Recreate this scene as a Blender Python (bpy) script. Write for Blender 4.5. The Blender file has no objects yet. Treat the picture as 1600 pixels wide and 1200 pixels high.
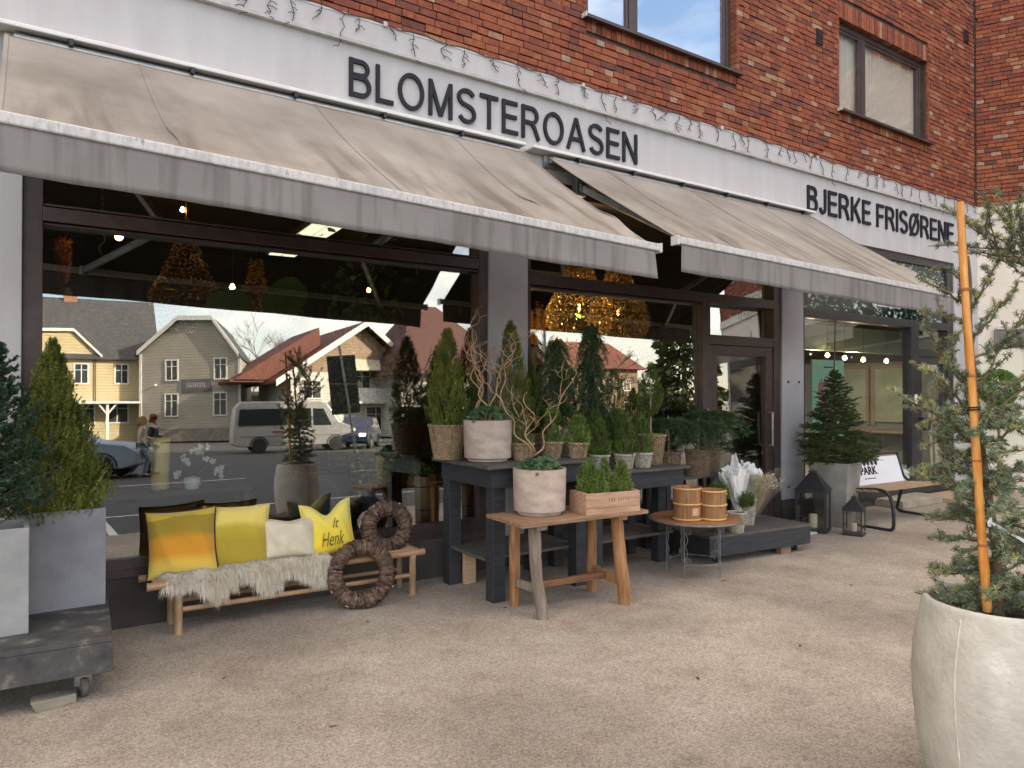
import bpy, math, random
import numpy as np
from mathutils import Vector, Matrix
R=random.Random(7); NP=np.random.default_rng(7)
S=bpy.context.scene; COL=S.collection
PI=math.pi; rad=math.radians
# ---------------------------------------------------------------- camera model
F=1130.;YAW=rad(55.84);PIT=math.atan(12/1130.);H=1.6;GY=5.58
_fw=np.array((math.cos(YAW)*math.cos(PIT),math.sin(YAW)*math.cos(PIT),math.sin(PIT)))
_rt=np.array((math.sin(YAW),-math.cos(YAW),0.))
_up=np.cross(_rt,_fw)
def ray(x,y): return _fw+(x-800)/F*_rt+(600-y)/F*_up
def atY(x,y,c): d=ray(x,y);k=c/d[1];return Vector((d[0]*k,c,H+d[2]*k))
def atZ(x,y,c=0.): d=ray(x,y);k=(c-H)/d[2];return Vector((d[0]*k,d[1]*k,c))
def atD(x,y,k): d=ray(x,y);return Vector((d[0]*k,d[1]*k,H+d[2]*k))
TILT=rad(1.2)
def refl(x,y):
    d=ray(x,y);N=np.array((0,-math.cos(TILT),math.sin(TILT)))
    dn=d@N;k=(GY*N[1]+(1.5-H)*N[2])/dn;p=d*k;p[2]+=H
    return p,d-2*dn*N
def rY(x,y,c): p,r=refl(x,y);k=(c-p[1])/r[1];return Vector(p+r*k)
def rZ(x,y,c=0.): p,r=refl(x,y);k=(c-p[2])/r[2];return Vector(p+r*k)
# ---------------------------------------------------------------- materials
def newmat(name):
    m=bpy.data.materials.new(name);m.use_nodes=True;nt=m.node_tree;b=nt.nodes['Principled BSDF'];return m,nt,b
def M(name,c1,c2=None,scale=4,rough=.7,bump=0,bscale=60,metal=0,stretch=(1,1,1),island=0,detail=6,c3=None,lo=.35,hi=.65,spec=.5,bstretch=None,emit=None,estr=0,sub=0,alpha=1,hue=0):
    m,nt,b=newmat(name);L=nt.links;N=nt.nodes
    b.inputs['Roughness'].default_value=rough;b.inputs['Metallic'].default_value=metal
    b.inputs['Specular IOR Level'].default_value=spec
    c1=(*c1,1);out=None
    tc=N.new('ShaderNodeTexCoord')
    if c2:
        mp=N.new('ShaderNodeMapping');mp.inputs['Scale'].default_value=stretch
        no=N.new('ShaderNodeTexNoise');no.inputs['Scale'].default_value=scale;no.inputs['Detail'].default_value=detail;no.inputs['Roughness'].default_value=.6
        cr=N.new('ShaderNodeValToRGB');e=cr.color_ramp.elements
        e[0].position=lo;e[0].color=c1;e[1].position=hi;e[1].color=(*c2,1)
        if c3: k=e.new(min(.95,hi+.13));k.color=(*c3,1)
        L.new(tc.outputs['Object'],mp.inputs[0]);L.new(mp.outputs[0],no.inputs['Vector']);L.new(no.outputs['Fac'],cr.inputs[0])
        out=cr.outputs[0]
    if island:
        g=N.new('ShaderNodeNewGeometry');hs=N.new('ShaderNodeHueSaturation')
        mr=N.new('ShaderNodeMapRange');mr.inputs['To Min'].default_value=1-island;mr.inputs['To Max'].default_value=1+island
        L.new(g.outputs['Random Per Island'],mr.inputs[0]);L.new(mr.outputs[0],hs.inputs['Value'])
        if hue:
            m2=N.new('ShaderNodeMapRange');m2.inputs['To Min'].default_value=.5-hue;m2.inputs['To Max'].default_value=.5+hue
            L.new(g.outputs['Random Per Island'],m2.inputs[0]);L.new(m2.outputs[0],hs.inputs['Hue'])
        if out: L.new(out,hs.inputs['Color'])
        else: hs.inputs['Color'].default_value=c1
        out=hs.outputs[0]
    if out: L.new(out,b.inputs['Base Color'])
    else: b.inputs['Base Color'].default_value=c1
    if bump:
        mp=N.new('ShaderNodeMapping');mp.inputs['Scale'].default_value=bstretch or stretch
        n2=N.new('ShaderNodeTexNoise');n2.inputs['Scale'].default_value=bscale;n2.inputs['Detail'].default_value=4
        bp=N.new('ShaderNodeBump');bp.inputs['Strength'].default_value=bump;bp.inputs['Distance'].default_value=.01
        L.new(tc.outputs['Object'],mp.inputs[0]);L.new(mp.outputs[0],n2.inputs['Vector']);L.new(n2.outputs['Fac'],bp.inputs['Height']);L.new(bp.outputs[0],b.inputs['Normal'])
    if emit: b.inputs['Emission Color'].default_value=(*emit,1);b.inputs['Emission Strength'].default_value=estr
    if sub: b.inputs['Subsurface Weight'].default_value=sub;b.inputs['Subsurface Radius'].default_value=(.02,.02,.01)
    return m
def glassmat(name,tint,r0,power=4.5,rough=0.,wav=0.):
    m=bpy.data.materials.new(name);m.use_nodes=True;nt=m.node_tree;N=nt.nodes;L=nt.links;N.clear()
    o=N.new('ShaderNodeOutputMaterial');mx=N.new('ShaderNodeMixShader');t=N.new('ShaderNodeBsdfTransparent');g=N.new('ShaderNodeBsdfGlossy')
    t.inputs[0].default_value=(*tint,1);g.inputs['Roughness'].default_value=rough;g.inputs[0].default_value=(1,1,1,1)
    lw=N.new('ShaderNodeLayerWeight');lw.inputs['Blend'].default_value=.5
    p=N.new('ShaderNodeMath');p.operation='POWER';p.inputs[1].default_value=power
    mr=N.new('ShaderNodeMapRange');mr.inputs['To Min'].default_value=r0
    L.new(lw.outputs['Facing'],p.inputs[0]);L.new(p.outputs[0],mr.inputs[0]);L.new(mr.outputs[0],mx.inputs[0])
    if wav:
        tc=N.new('ShaderNodeTexCoord');n2=N.new('ShaderNodeTexNoise');n2.inputs['Scale'].default_value=1.2;n2.inputs['Detail'].default_value=1
        bp=N.new('ShaderNodeBump');bp.inputs['Strength'].default_value=wav;bp.inputs['Distance'].default_value=.01
        L.new(tc.outputs['Object'],n2.inputs['Vector']);L.new(n2.outputs['Fac'],bp.inputs['Height']);L.new(bp.outputs[0],g.inputs['Normal'])
    L.new(t.outputs[0],mx.inputs[1]);L.new(g.outputs[0],mx.inputs[2]);L.new(mx.outputs[0],o.inputs[0])
    return m
# ---------------------------------------------------------------- mesh building
def rotz(a): return Matrix.Rotation(a,3,'Z')
class MB:
    def __init__(s): s.v=[];s.f=[]
    def add(s,vs,fs):
        n=len(s.v);s.v+=[tuple(p) for p in vs];s.f+=[tuple(i+n for i in f) for f in fs];return s
    def box(s,c,d,rz=0,rot=None):
        x,y,z=[k/2 for k in d];c=Vector(c)
        m=rot if rot is not None else rotz(rz)
        vs=[c+m@Vector(p) for p in((-x,-y,-z),(x,-y,-z),(x,y,-z),(-x,y,-z),(-x,-y,z),(x,-y,z),(x,y,z),(-x,y,z))]
        return s.add(vs,[(0,3,2,1),(4,5,6,7),(0,1,5,4),(1,2,6,5),(2,3,7,6),(3,0,4,7)])
    def bb(s,x0,x1,y0,y1,z0,z1): return s.box(((x0+x1)/2,(y0+y1)/2,(z0+z1)/2),(abs(x1-x0),abs(y1-y0),abs(z1-z0)))
    def beam(s,a,b,w,h,up=(0,0,1)):
        a,b=Vector(a),Vector(b);d=(b-a);l=d.length;d.normalize();u=Vector(up)
        if abs(d.dot(u))>.95:u=Vector((1,0,0))
        r=d.cross(u).normalized();u=r.cross(d)
        return s.box((a+b)/2,(w,l,h),rot=Matrix((r,d,u)).transposed())
    def tube(s,pts,r,seg=8,cap=True,closed=False):
        pts=[Vector(p) for p in pts];n=len(pts);rs=r if hasattr(r,'__len__') else [r]*n
        t0=(pts[1]-pts[0]).normalized();u=t0.orthogonal().normalized();base=len(s.v);fs=[]
        vs=[]
        for i,p in enumerate(pts):
            if closed:t=(pts[(i+1)%n]-pts[i-1]).normalized()
            else:t=(pts[min(i+1,n-1)]-pts[max(i-1,0)]).normalized()
            u=(u-t*u.dot(t));u=u.normalized() if u.length>1e-6 else t.orthogonal().normalized()
            w=t.cross(u)
            for k in range(seg):
                a=2*PI*k/seg;vs.append(p+(u*math.cos(a)+w*math.sin(a))*rs[i])
        m=n if closed else n-1
        for i in range(m):
            j=(i+1)%n
            for k in range(seg):
                k2=(k+1)%seg;fs.append((i*seg+k,i*seg+k2,j*seg+k2,j*seg+k))
        if cap and not closed:
            fs.append(tuple(range(seg))[::-1]);fs.append(tuple((n-1)*seg+k for k in range(seg)))
        return s.add(vs,fs)
    def lathe(s,prof,seg=40,c=(0,0,0),wob=None,cap0=True,cap1=False):
        vs=[];fs=[];n=len(prof)
        for i,(r,z) in enumerate(prof):
            for k in range(seg):
                a=2*PI*k/seg;rr=r+(wob(i,k,a,z) if wob else 0)
                vs.append((c[0]+rr*math.cos(a),c[1]+rr*math.sin(a),c[2]+z))
        for i in range(n-1):
            for k in range(seg):
                k2=(k+1)%seg;fs.append((i*seg+k,i*seg+k2,(i+1)*seg+k2,(i+1)*seg+k))
        if cap0:fs.append(tuple(range(seg))[::-1])
        if cap1:fs.append(tuple((n-1)*seg+k for k in range(seg)))
        return s.add(vs,fs)
    def grid(s,fn,nu,nv,thick=None):
        vs=[fn(i/nu,j/nv) for j in range(nv+1) for i in range(nu+1)]
        fs=[(j*(nu+1)+i,j*(nu+1)+i+1,(j+1)*(nu+1)+i+1,(j+1)*(nu+1)+i) for j in range(nv) for i in range(nu)]
        return s.add(vs,fs)
    def prism(s,poly,y0,y1,xf=None):
        "polygon in XZ extruded along Y"
        n=len(poly);vs=[(p[0],y0,p[1]) for p in poly]+[(p[0],y1,p[1]) for p in poly]
        if xf: vs=[xf(Vector(v)) for v in vs]
        return s.add(vs,[tuple(range(n)),tuple(range(2*n-1,n-1,-1))]+[(i,i+n,(i+1)%n+n,(i+1)%n) for i in range(n)])
    def mesh(s,name):
        me=bpy.data.meshes.new(name);me.from_pydata(s.v,[],s.f);me.update();return me
class TR:
    "cloud of separate triangles"
    def __init__(s): s.a=[]
    def add(s,t): s.a.append(t.reshape(-1,3,3));return s
    def mesh(s,name):
        t=np.concatenate(s.a).astype(np.float32);n=len(t)
        me=bpy.data.meshes.new(name);me.vertices.add(3*n);me.vertices.foreach_set('co',t.ravel())
        me.loops.add(3*n);me.loops.foreach_set('vertex_index',np.arange(3*n,dtype=np.int32))
        me.polygons.add(n);me.polygons.foreach_set('loop_start',np.arange(0,3*n,3,dtype=np.int32))
        me.update(calc_edges=True);return me
def nrm(a): return a/np.maximum(np.linalg.norm(a,axis=-1,keepdims=True),1e-9)
def shoots(tr,P0,P1,n,nl,w,fwd=.7,flat=0.,taper=.5,spread=1.):
    "needles round the straight shoots P0->P1 (k,3)"
    P0=np.asarray(P0,float);P1=np.asarray(P1,float);k=len(P0)
    ax=nrm(P1-P0);t=NP.random((k,n,1))
    p=P0[:,None]+(P1-P0)[:,None]*t
    rv=NP.normal(size=(k,n,3));rv[...,2]*=(1-flat)
    rv=rv-(rv*ax[:,None]).sum(-1,keepdims=True)*ax[:,None];rv=nrm(rv)
    d=nrm(ax[:,None]*fwd+rv*spread)
    side=nrm(np.cross(d,NP.normal(size=d.shape)))
    l=nl*(.7+.5*NP.random((k,n,1)))*(1-taper*t**3)
    a=p-side*w;b=p+side*w;c=p+d*l
    tr.add(np.stack([a,b,c],-2))
def leaves(tr,P,D,l,w,up=None):
    "two triangles per leaf (folded diamond)"
    P=np.asarray(P,float);D=nrm(np.asarray(D,float));n=len(P)
    side=nrm(np.cross(D,NP.normal(size=D.shape)));nn=np.cross(D,side)
    L=l*(.6+.7*NP.random((n,1)));W=w*(.7+.5*NP.random((n,1)))
    tip=P+D*L;m=P+D*L*.45+nn*W*.3
    tr.add(np.stack([P,m+side*W,tip],-2));tr.add(np.stack([P,tip,m-side*W],-2))
def put(name,me,mat,parent=None,loc=None,rz=0,smooth=False,bevel=0,label=None,seg=2,rot=None):
    if isinstance(me,(MB,TR)): me=me.mesh(name)
    o=bpy.data.objects.new(name,me);COL.objects.link(o);me.materials.append(mat) if mat else None
    if parent:o.parent=parent
    if loc is not None:o.location=loc
    if rot is not None:o.rotation_euler=rot
    elif rz:o.rotation_euler=(0,0,rz)
    if smooth:
        me.polygons.foreach_set('use_smooth',[True]*len(me.polygons))
        if smooth!='all':
            try: me.set_sharp_from_angle(angle=rad(40))
            except Exception: pass
    if bevel:
        b=o.modifiers.new('bevel','BEVEL');b.width=bevel;b.segments=seg;b.limit_method='ANGLE'
    if label:o['label']=label
    return o
def tag(o,label,cat,group=None):
    o['label']=label;o['category']=cat
    if group:o['group']=group
    return o
def thing(name,label,cat,loc=(0,0,0),rz=0,group=None,rot=None):
    o=bpy.data.objects.new(name,None);COL.objects.link(o);o.location=loc;o.rotation_euler=rot or (0,0,rz);o.empty_display_size=.1
    return tag(o,label,cat,group)
def struct(o): o['kind']='structure';return o
def copytree(root,loc,rz=None,label=None):
    r=root.copy();COL.objects.link(r);r.location=loc
    if rz is not None:r.rotation_euler=(0,0,rz)
    if label:r['label']=label
    def rec(a,b):
        for ch in a.children:
            c=ch.copy();COL.objects.link(c);c.parent=b;rec(ch,c)
    rec(root,r);return r
def textmesh(txt,size,ext,offset=0,sx=1,shear=0,spacing=1):
    c=bpy.data.curves.new('t','FONT');c.body=txt;c.size=size;c.extrude=ext;c.offset=offset;c.shear=shear;c.space_character=spacing
    o=bpy.data.objects.new('t',c);COL.objects.link(o)
    dg=bpy.context.evaluated_depsgraph_get();me=bpy.data.meshes.new_from_object(o.evaluated_get(dg))
    COL.objects.unlink(o);bpy.data.objects.remove(o)
    return me
def fitmesh(me,w,h,centre=False):
    "scale to w x h with the lower left corner at the origin, standing in the XZ plane, facing -Y"
    co=np.empty(len(me.vertices)*3,np.float32);me.vertices.foreach_get('co',co);co=co.reshape(-1,3)
    mn=co.min(0);mx=co.max(0);q=np.empty_like(co)
    q[:,0]=(co[:,0]-mn[0])/(mx[0]-mn[0])*w;q[:,2]=(co[:,1]-mn[1])/(mx[1]-mn[1])*h;q[:,1]=-co[:,2]
    if centre:q[:,0]-=w/2
    me.vertices.foreach_set('co',q.ravel());me.update();return me
def arc(cx,cy,rx,ry,a0,a1,n=14): return [(cx+rx*math.cos(rad(a0+(a1-a0)*i/n)),cy+ry*math.sin(rad(a0+(a1-a0)*i/n))) for i in range(n+1)]
def _gly():
    h=.5;t=.065;g={}
    g['B']=(.66,[[(t,0),(t,1)],[(t,1-t),(.36,1-t)]+arc(.36,.755,.20,.18,90,-90)+[(t,.575-.01)],[(t,.52),(.38,.52)]+arc(.38,.295,.23,.23,90,-90)+[(t,t)]])
    g['L']=(.55,[[(t,0),(t,1)],[(t,t),(.55,t)]])
    g['O']=(.86,[arc(.43,.5,.43-t,.5-t*.8,0,360,36)])
    g['M']=(.82,[[(t,0),(t,1)],[(t,1-.02),(.41,.04)],[(.41,.04),(.82-t,.98)],[(.82-t,0),(.82-t,1)]])
    g['S']=(.70,[arc(.35,.74,.27,.205,20,250,16)+arc(.37,.285,.265,.225,80,-160,18)])
    g['T']=(.68,[[(.34,0),(.34,.94)],[(0,1-t),(.68,1-t)]])
    g['E']=(.62,[[(t,0),(t,1)],[(t,1-t),(.60,1-t)],[(t,.52),(.57,.52)],[(t,t),(.62,t)]])
    g['F']=(.58,[[(t,0),(t,1)],[(t,1-t),(.58,1-t)],[(t,.50),(.52,.50)]])
    g['R']=(.74,[[(t,0),(t,1)],[(t,1-t),(.40,1-t)]+arc(.40,.715,.22,.22,90,-90)+[(t,.495)],[(.40,.49),(.52,.36),(.69,0)]])
    g['A']=(.80,[[(.04,0),(.40,1)],[(.40,1),(.76,0)],[(.17,.34),(.63,.34)]])
    g['N']=(.72,[[(t,0),(t,1)],[(t,.97),(.72-t,.03)],[(.72-t,0),(.72-t,1)]])
    g['J']=(.46,[[(.46-t,1),(.46-t,.28)]+arc(.23,.26,.165,.20,0,-175,12)])
    g['K']=(.70,[[(t,0),(t,1)],[(t,.36),(.62,1)],[(.27,.55),(.66,0)]])
    g['I']=(.13,[[(t,0),(t,1)]])
    g['Ø']=(.86,g['O'][1]+[[(.08,-.02),(.78,1.02)]])
    return g
def lettersmesh(txt,W_,H_,th=.125,dep=.02):
    g=_gly();mb=MB();x=0
    for c in txt:
        if c==' ':x+=.34;continue
        w,st=g[c]
        for si,pl in enumerate(st):
            d=dep+.0004*si;n=len(pl);closed=(abs(pl[0][0]-pl[-1][0])+abs(pl[0][1]-pl[-1][1]))<1e-4 and n>4
            L_=[];R_=[]
            for i,p in enumerate(pl):
                a=pl[(i-1)%(n-1)] if closed else pl[max(i-1,0)];b=pl[(i+1)%(n-1)] if closed and i==n-1 else pl[min(i+1,n-1)]
                if closed and i==0:a=pl[n-2]
                if closed and i==n-1:b=pl[1]
                v1=Vector((p[0]-a[0],p[1]-a[1]));v2=Vector((b[0]-p[0],b[1]-p[1]))
                if v1.length<1e-6:v1=v2
                if v2.length<1e-6:v2=v1
                v1.normalize();v2.normalize();t_=(v1+v2).normalized();nn=Vector((-t_.y,t_.x));k=1/max(.6,nn.dot(Vector((-v1.y,v1.x))))
                L_.append((x+p[0]+nn.x*th/2*k,p[1]+nn.y*th/2*k));R_.append((x+p[0]-nn.x*th/2*k,p[1]-nn.y*th/2*k))
            vs=[]
            for q in(-d,0):
                for A_,B_ in zip(L_,R_):vs+=[(A_[0],q,A_[1]),(B_[0],q,B_[1])]
            m=2*n;fs=[]
            for i in range(n-1):
                a=2*i;fs+=[(a,a+1,a+3,a+2),(m+a,m+a+2,m+a+3,m+a+1),(a,a+2,m+a+2,m+a),(a+1,m+a+1,m+a+3,a+3)]
            if not closed:fs+=[(0,m,m+1,1),(m-2,m-1,2*m-1,2*m-2)]
            mb.add(vs,fs)
        x+=w+.15
    x-=.15
    mb.v=[(v[0]/x*W_,v[1],v[2]*H_) for v in mb.v]
    return mb
# ---------------------------------------------------------------- palette
asphalt=M('asphalt paving',(.315,.270,.220),(.455,.400,.338),scale=1.3,rough=.92,bump=.55,bscale=170,detail=12,lo=.3,hi=.7)
def asphalt_grain(m,sc=260,amt=.5):
    nt=m.node_tree;N=nt.nodes;L=nt.links;b=N['Principled BSDF'];src=b.inputs['Base Color'].links[0].from_socket
    tc=N.new('ShaderNodeTexCoord');v=N.new('ShaderNodeTexVoronoi');v.inputs['Scale'].default_value=sc
    mr=N.new('ShaderNodeMapRange');mr.inputs['To Min'].default_value=1-amt;mr.inputs['To Max'].default_value=1+amt
    sp=N.new('ShaderNodeSeparateColor');L.new(tc.outputs['Object'],v.inputs['Vector']);L.new(v.outputs['Color'],sp.inputs[0]);L.new(sp.outputs[0],mr.inputs[0])
    mx=N.new('ShaderNodeMix');mx.data_type='RGBA';mx.blend_type='MULTIPLY';mx.inputs[0].default_value=1
    cb=N.new('ShaderNodeCombineColor')
    for i in range(3):L.new(mr.outputs[0],cb.inputs[i])
    L.new(src,mx.inputs[6]);L.new(cb.outputs[0],mx.inputs[7])
    v2=N.new('ShaderNodeTexVoronoi');v2.inputs['Scale'].default_value=55;r2=N.new('ShaderNodeValToRGB');r2.color_ramp.elements[0].position=.05;r2.color_ramp.elements[0].color=(.72,.68,.65,1);r2.color_ramp.elements[1].position=.16;r2.color_ramp.elements[1].color=(1,1,1,1)
    L.new(tc.outputs['Object'],v2.inputs['Vector']);L.new(v2.outputs['Distance'],r2.inputs[0]);m4=N.new('ShaderNodeMix');m4.data_type='RGBA';m4.blend_type='MULTIPLY';m4.inputs[0].default_value=1;L.new(mx.outputs[2],m4.inputs[6]);L.new(r2.outputs[0],m4.inputs[7]);mx=m4
    n5=N.new('ShaderNodeTexNoise');n5.inputs['Scale'].default_value=3.4;n5.inputs['Detail'].default_value=10;n5.inputs['Roughness'].default_value=.75;r5=N.new('ShaderNodeValToRGB');r5.color_ramp.elements[0].position=.34;r5.color_ramp.elements[0].color=(.82,.78,.76,1);r5.color_ramp.elements[1].position=.52;r5.color_ramp.elements[1].color=(1,1,1,1)
    L.new(tc.outputs['Object'],n5.inputs['Vector']);L.new(n5.outputs['Fac'],r5.inputs[0]);m5=N.new('ShaderNodeMix');m5.data_type='RGBA';m5.blend_type='MULTIPLY';m5.inputs[0].default_value=1;L.new(mx.outputs[2],m5.inputs[6]);L.new(r5.outputs[0],m5.inputs[7]);mx=m5
    # worn darker cracks and seams
    n=N.new('ShaderNodeTexNoise');n.inputs['Scale'].default_value=.55;n.inputs['Detail'].default_value=8;L.new(tc.outputs['Object'],n.inputs['Vector'])
    r=N.new('ShaderNodeValToRGB');r.color_ramp.elements[0].position=.40;r.color_ramp.elements[0].color=(.80,.78,.78,1);r.color_ramp.elements[1].position=.58;r.color_ramp.elements[1].color=(1.06,1.05,1.03,1)
    L.new(n.outputs['Fac'],r.inputs[0]);m3=N.new('ShaderNodeMix');m3.data_type='RGBA';m3.blend_type='MULTIPLY';m3.inputs[0].default_value=1
    L.new(mx.outputs[2],m3.inputs[6]);L.new(r.outputs[0],m3.inputs[7]);L.new(m3.outputs[2],b.inputs['Base Color'])
asphalt_grain(asphalt,135,.34)
roadm=M('road asphalt',(.045,.045,.048),(.07,.07,.072),scale=2,rough=.9,bump=.3,bscale=120)
kerbm=M('granite kerb',(.25,.24,.23),(.36,.35,.34),scale=30,rough=.8,bump=.3)
linem=M('road paint',(.6,.6,.58),(.75,.75,.72),scale=8,rough=.7)
render_w=M('white render',(.475,.455,.465),(.545,.53,.535),scale=1.0,stretch=(4,4,.7),rough=.9,bump=.35,bscale=150,detail=10)
render_w2=M('band render',(.56,.55,.55),(.70,.68,.68),scale=3.5,rough=.9,bump=.3,bscale=120,detail=10,stretch=(1,1,.5))
colm=M('column paint',(.40,.39,.42),(.47,.46,.49),scale=2,rough=.8,bump=.25,bscale=160)
wingw=M('cream render',(.66,.60,.52),(.74,.68,.60),scale=1.5,rough=.9,bump=.3,bscale=130)
plinthm=M('brown plinth',(.055,.045,.04),(.085,.07,.06),scale=3,rough=.85,bump=.4,bscale=90)
framem=M('brown window frame',(.050,.032,.030),(.075,.050,.045),scale=9,rough=.45,stretch=(1,1,1))
framed=M('dark window frame',(.022,.020,.022),(.035,.032,.034),scale=9,rough=.4)
letterm=M('letter enamel',(.012,.012,.020),(.018,.018,.027),scale=20,rough=.6,spec=.25)
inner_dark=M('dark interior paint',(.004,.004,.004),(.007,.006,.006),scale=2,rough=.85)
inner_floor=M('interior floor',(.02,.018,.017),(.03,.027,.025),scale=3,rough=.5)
inner_teal=M('pale teal wall',(.30,.42,.40),(.36,.48,.45),scale=1,rough=.8)
inner_brown=M('salon ceiling',(.05,.035,.026),(.08,.055,.04),scale=2,rough=.7)
inner_cream=M('salon wall',(.30,.30,.27),(.36,.355,.32),scale=1.5,rough=.7)
metal_w=M('awning rail metal',(.42,.41,.40),(.60,.59,.57),scale=14,rough=.45,c3=(.22,.20,.18),lo=.36,hi=.60,detail=8,stretch=(2.5,1,1))
metal_g=M('galvanised metal',(.32,.33,.33),(.45,.45,.45),scale=14,rough=.4,metal=.7)
black_iron=M('black iron',(.012,.013,.016),(.022,.022,.026),scale=15,rough=.42)
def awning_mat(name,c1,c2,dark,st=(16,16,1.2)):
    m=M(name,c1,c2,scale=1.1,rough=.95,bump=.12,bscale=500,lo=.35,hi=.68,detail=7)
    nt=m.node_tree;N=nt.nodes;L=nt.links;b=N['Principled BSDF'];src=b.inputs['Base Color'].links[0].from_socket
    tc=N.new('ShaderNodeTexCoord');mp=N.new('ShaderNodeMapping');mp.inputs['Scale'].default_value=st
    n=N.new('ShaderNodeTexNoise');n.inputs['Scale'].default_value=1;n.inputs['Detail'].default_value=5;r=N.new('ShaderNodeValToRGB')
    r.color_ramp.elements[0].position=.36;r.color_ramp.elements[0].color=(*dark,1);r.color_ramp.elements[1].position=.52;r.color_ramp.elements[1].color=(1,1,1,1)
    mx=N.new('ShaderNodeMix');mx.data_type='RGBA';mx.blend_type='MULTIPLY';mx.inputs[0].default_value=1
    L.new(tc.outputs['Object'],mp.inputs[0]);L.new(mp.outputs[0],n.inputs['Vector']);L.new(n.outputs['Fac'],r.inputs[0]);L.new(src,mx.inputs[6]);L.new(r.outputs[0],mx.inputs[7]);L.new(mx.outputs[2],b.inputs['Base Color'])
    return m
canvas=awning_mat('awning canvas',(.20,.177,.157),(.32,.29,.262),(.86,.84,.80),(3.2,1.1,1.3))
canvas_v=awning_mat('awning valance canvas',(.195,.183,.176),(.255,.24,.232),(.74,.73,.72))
canvas_under=M('dark awning underside',(.022,.020,.019),(.03,.028,.026),scale=2,rough=.95)  # one dark tone for the canopy's lower face, the top is lighter
def _fold_streaks():  # fold shading painted into the canopy colour as dark and light streaks, with dirt
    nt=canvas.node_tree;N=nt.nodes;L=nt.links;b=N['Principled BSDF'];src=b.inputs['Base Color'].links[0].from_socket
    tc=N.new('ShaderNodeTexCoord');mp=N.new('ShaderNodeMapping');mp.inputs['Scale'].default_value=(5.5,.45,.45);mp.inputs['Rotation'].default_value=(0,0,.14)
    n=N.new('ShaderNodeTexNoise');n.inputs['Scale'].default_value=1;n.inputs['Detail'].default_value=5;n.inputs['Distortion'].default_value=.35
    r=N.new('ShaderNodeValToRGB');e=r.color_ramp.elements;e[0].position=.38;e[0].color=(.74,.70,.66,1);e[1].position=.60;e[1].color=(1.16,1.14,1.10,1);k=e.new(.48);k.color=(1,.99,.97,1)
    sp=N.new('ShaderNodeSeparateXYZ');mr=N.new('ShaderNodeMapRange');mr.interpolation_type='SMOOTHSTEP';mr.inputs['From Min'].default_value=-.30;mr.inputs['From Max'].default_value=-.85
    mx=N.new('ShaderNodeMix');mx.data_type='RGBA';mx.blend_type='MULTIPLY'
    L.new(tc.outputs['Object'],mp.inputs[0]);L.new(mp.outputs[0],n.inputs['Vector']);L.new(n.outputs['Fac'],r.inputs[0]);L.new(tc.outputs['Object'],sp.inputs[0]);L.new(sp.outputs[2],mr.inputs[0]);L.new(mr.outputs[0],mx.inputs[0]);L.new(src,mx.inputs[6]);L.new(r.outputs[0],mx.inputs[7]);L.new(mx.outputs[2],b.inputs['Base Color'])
_fold_streaks()
brickm=newmat('clay brick')
def _brick():
    m,nt,b=brickm;N=nt.nodes;L=nt.links
    g=N.new('ShaderNodeNewGeometry');cr=N.new('ShaderNodeValToRGB');cr.color_ramp.interpolation='LINEAR'
    st=[(0,(.13,.045,.034)),(.12,(.18,.053,.034)),(.32,(.225,.060,.031)),(.6,(.26,.070,.033)),(.84,(.30,.092,.042)),(.945,(.31,.14,.075)),(.988,(.36,.25,.18)),(1,(.26,.19,.16))]
    e=cr.color_ramp.elements;e[0].position=0;e[0].color=(*st[0][1],1);e[1].position=1;e[1].color=(*st[-1][1],1)
    for p,c in st[1:-1]:
        k=e.new(p);k.color=(*c,1)
    L.new(g.outputs['Random Per Island'],cr.inputs[0])
    tc=N.new('ShaderNodeTexCoord');n=N.new('ShaderNodeTexNoise');n.inputs['Scale'].default_value=22;n.inputs['Detail'].default_value=8
    L.new(tc.outputs['Object'],n.inputs['Vector']);r=N.new('ShaderNodeValToRGB');r.color_ramp.elements[0].position=.32;r.color_ramp.elements[0].color=(.74,.70,.68,1);r.color_ramp.elements[1].position=.62;r.color_ramp.elements[1].color=(1.12,1.1,1.06,1)
    L.new(n.outputs['Fac'],r.inputs[0]);mx=N.new('ShaderNodeMix');mx.data_type='RGBA';mx.blend_type='MULTIPLY';mx.inputs[0].default_value=1
    L.new(cr.outputs[0],mx.inputs[6]);L.new(r.outputs[0],mx.inputs[7]);L.new(mx.outputs[2],b.inputs['Base Color']);b.inputs['Roughness'].default_value=.85
    n2=N.new('ShaderNodeTexNoise');n2.inputs['Scale'].default_value=70;bp=N.new('ShaderNodeBump');bp.inputs['Strength'].default_value=.6;bp.inputs['Distance'].default_value=.006
    L.new(tc.outputs['Object'],n2.inputs['Vector']);L.new(n2.outputs['Fac'],bp.inputs['Height']);L.new(bp.outputs[0],b.inputs['Normal'])
_brick();brickm=brickm[0]
mortar=M('mortar',(.055,.040,.034),(.10,.075,.062),scale=20,rough=.95)
concrete=M('grey fibre concrete',(.20,.205,.225),(.28,.285,.31),scale=3,rough=.85,bump=.3,bscale=80,detail=12)
concrete2=M('pale fibre concrete',(.25,.255,.255),(.34,.345,.34),scale=4,rough=.85,bump=.3,bscale=80,detail=12)
potstone=M('pale cement pot',(.42,.39,.34),(.56,.53,.47),scale=5,rough=.85,bump=.5,bscale=45,detail=14,c3=(.70,.68,.62),lo=.34,hi=.62)
terra=M('whitewashed terracotta',(.40,.30,.24),(.56,.46,.39),scale=7,rough=.9,bump=.25,bscale=60,stretch=(1,1,2),detail=10,c3=(.66,.58,.52))
potgrey=M('dark grey pot',(.06,.065,.07),(.09,.095,.10),scale=6,rough=.6)
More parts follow.
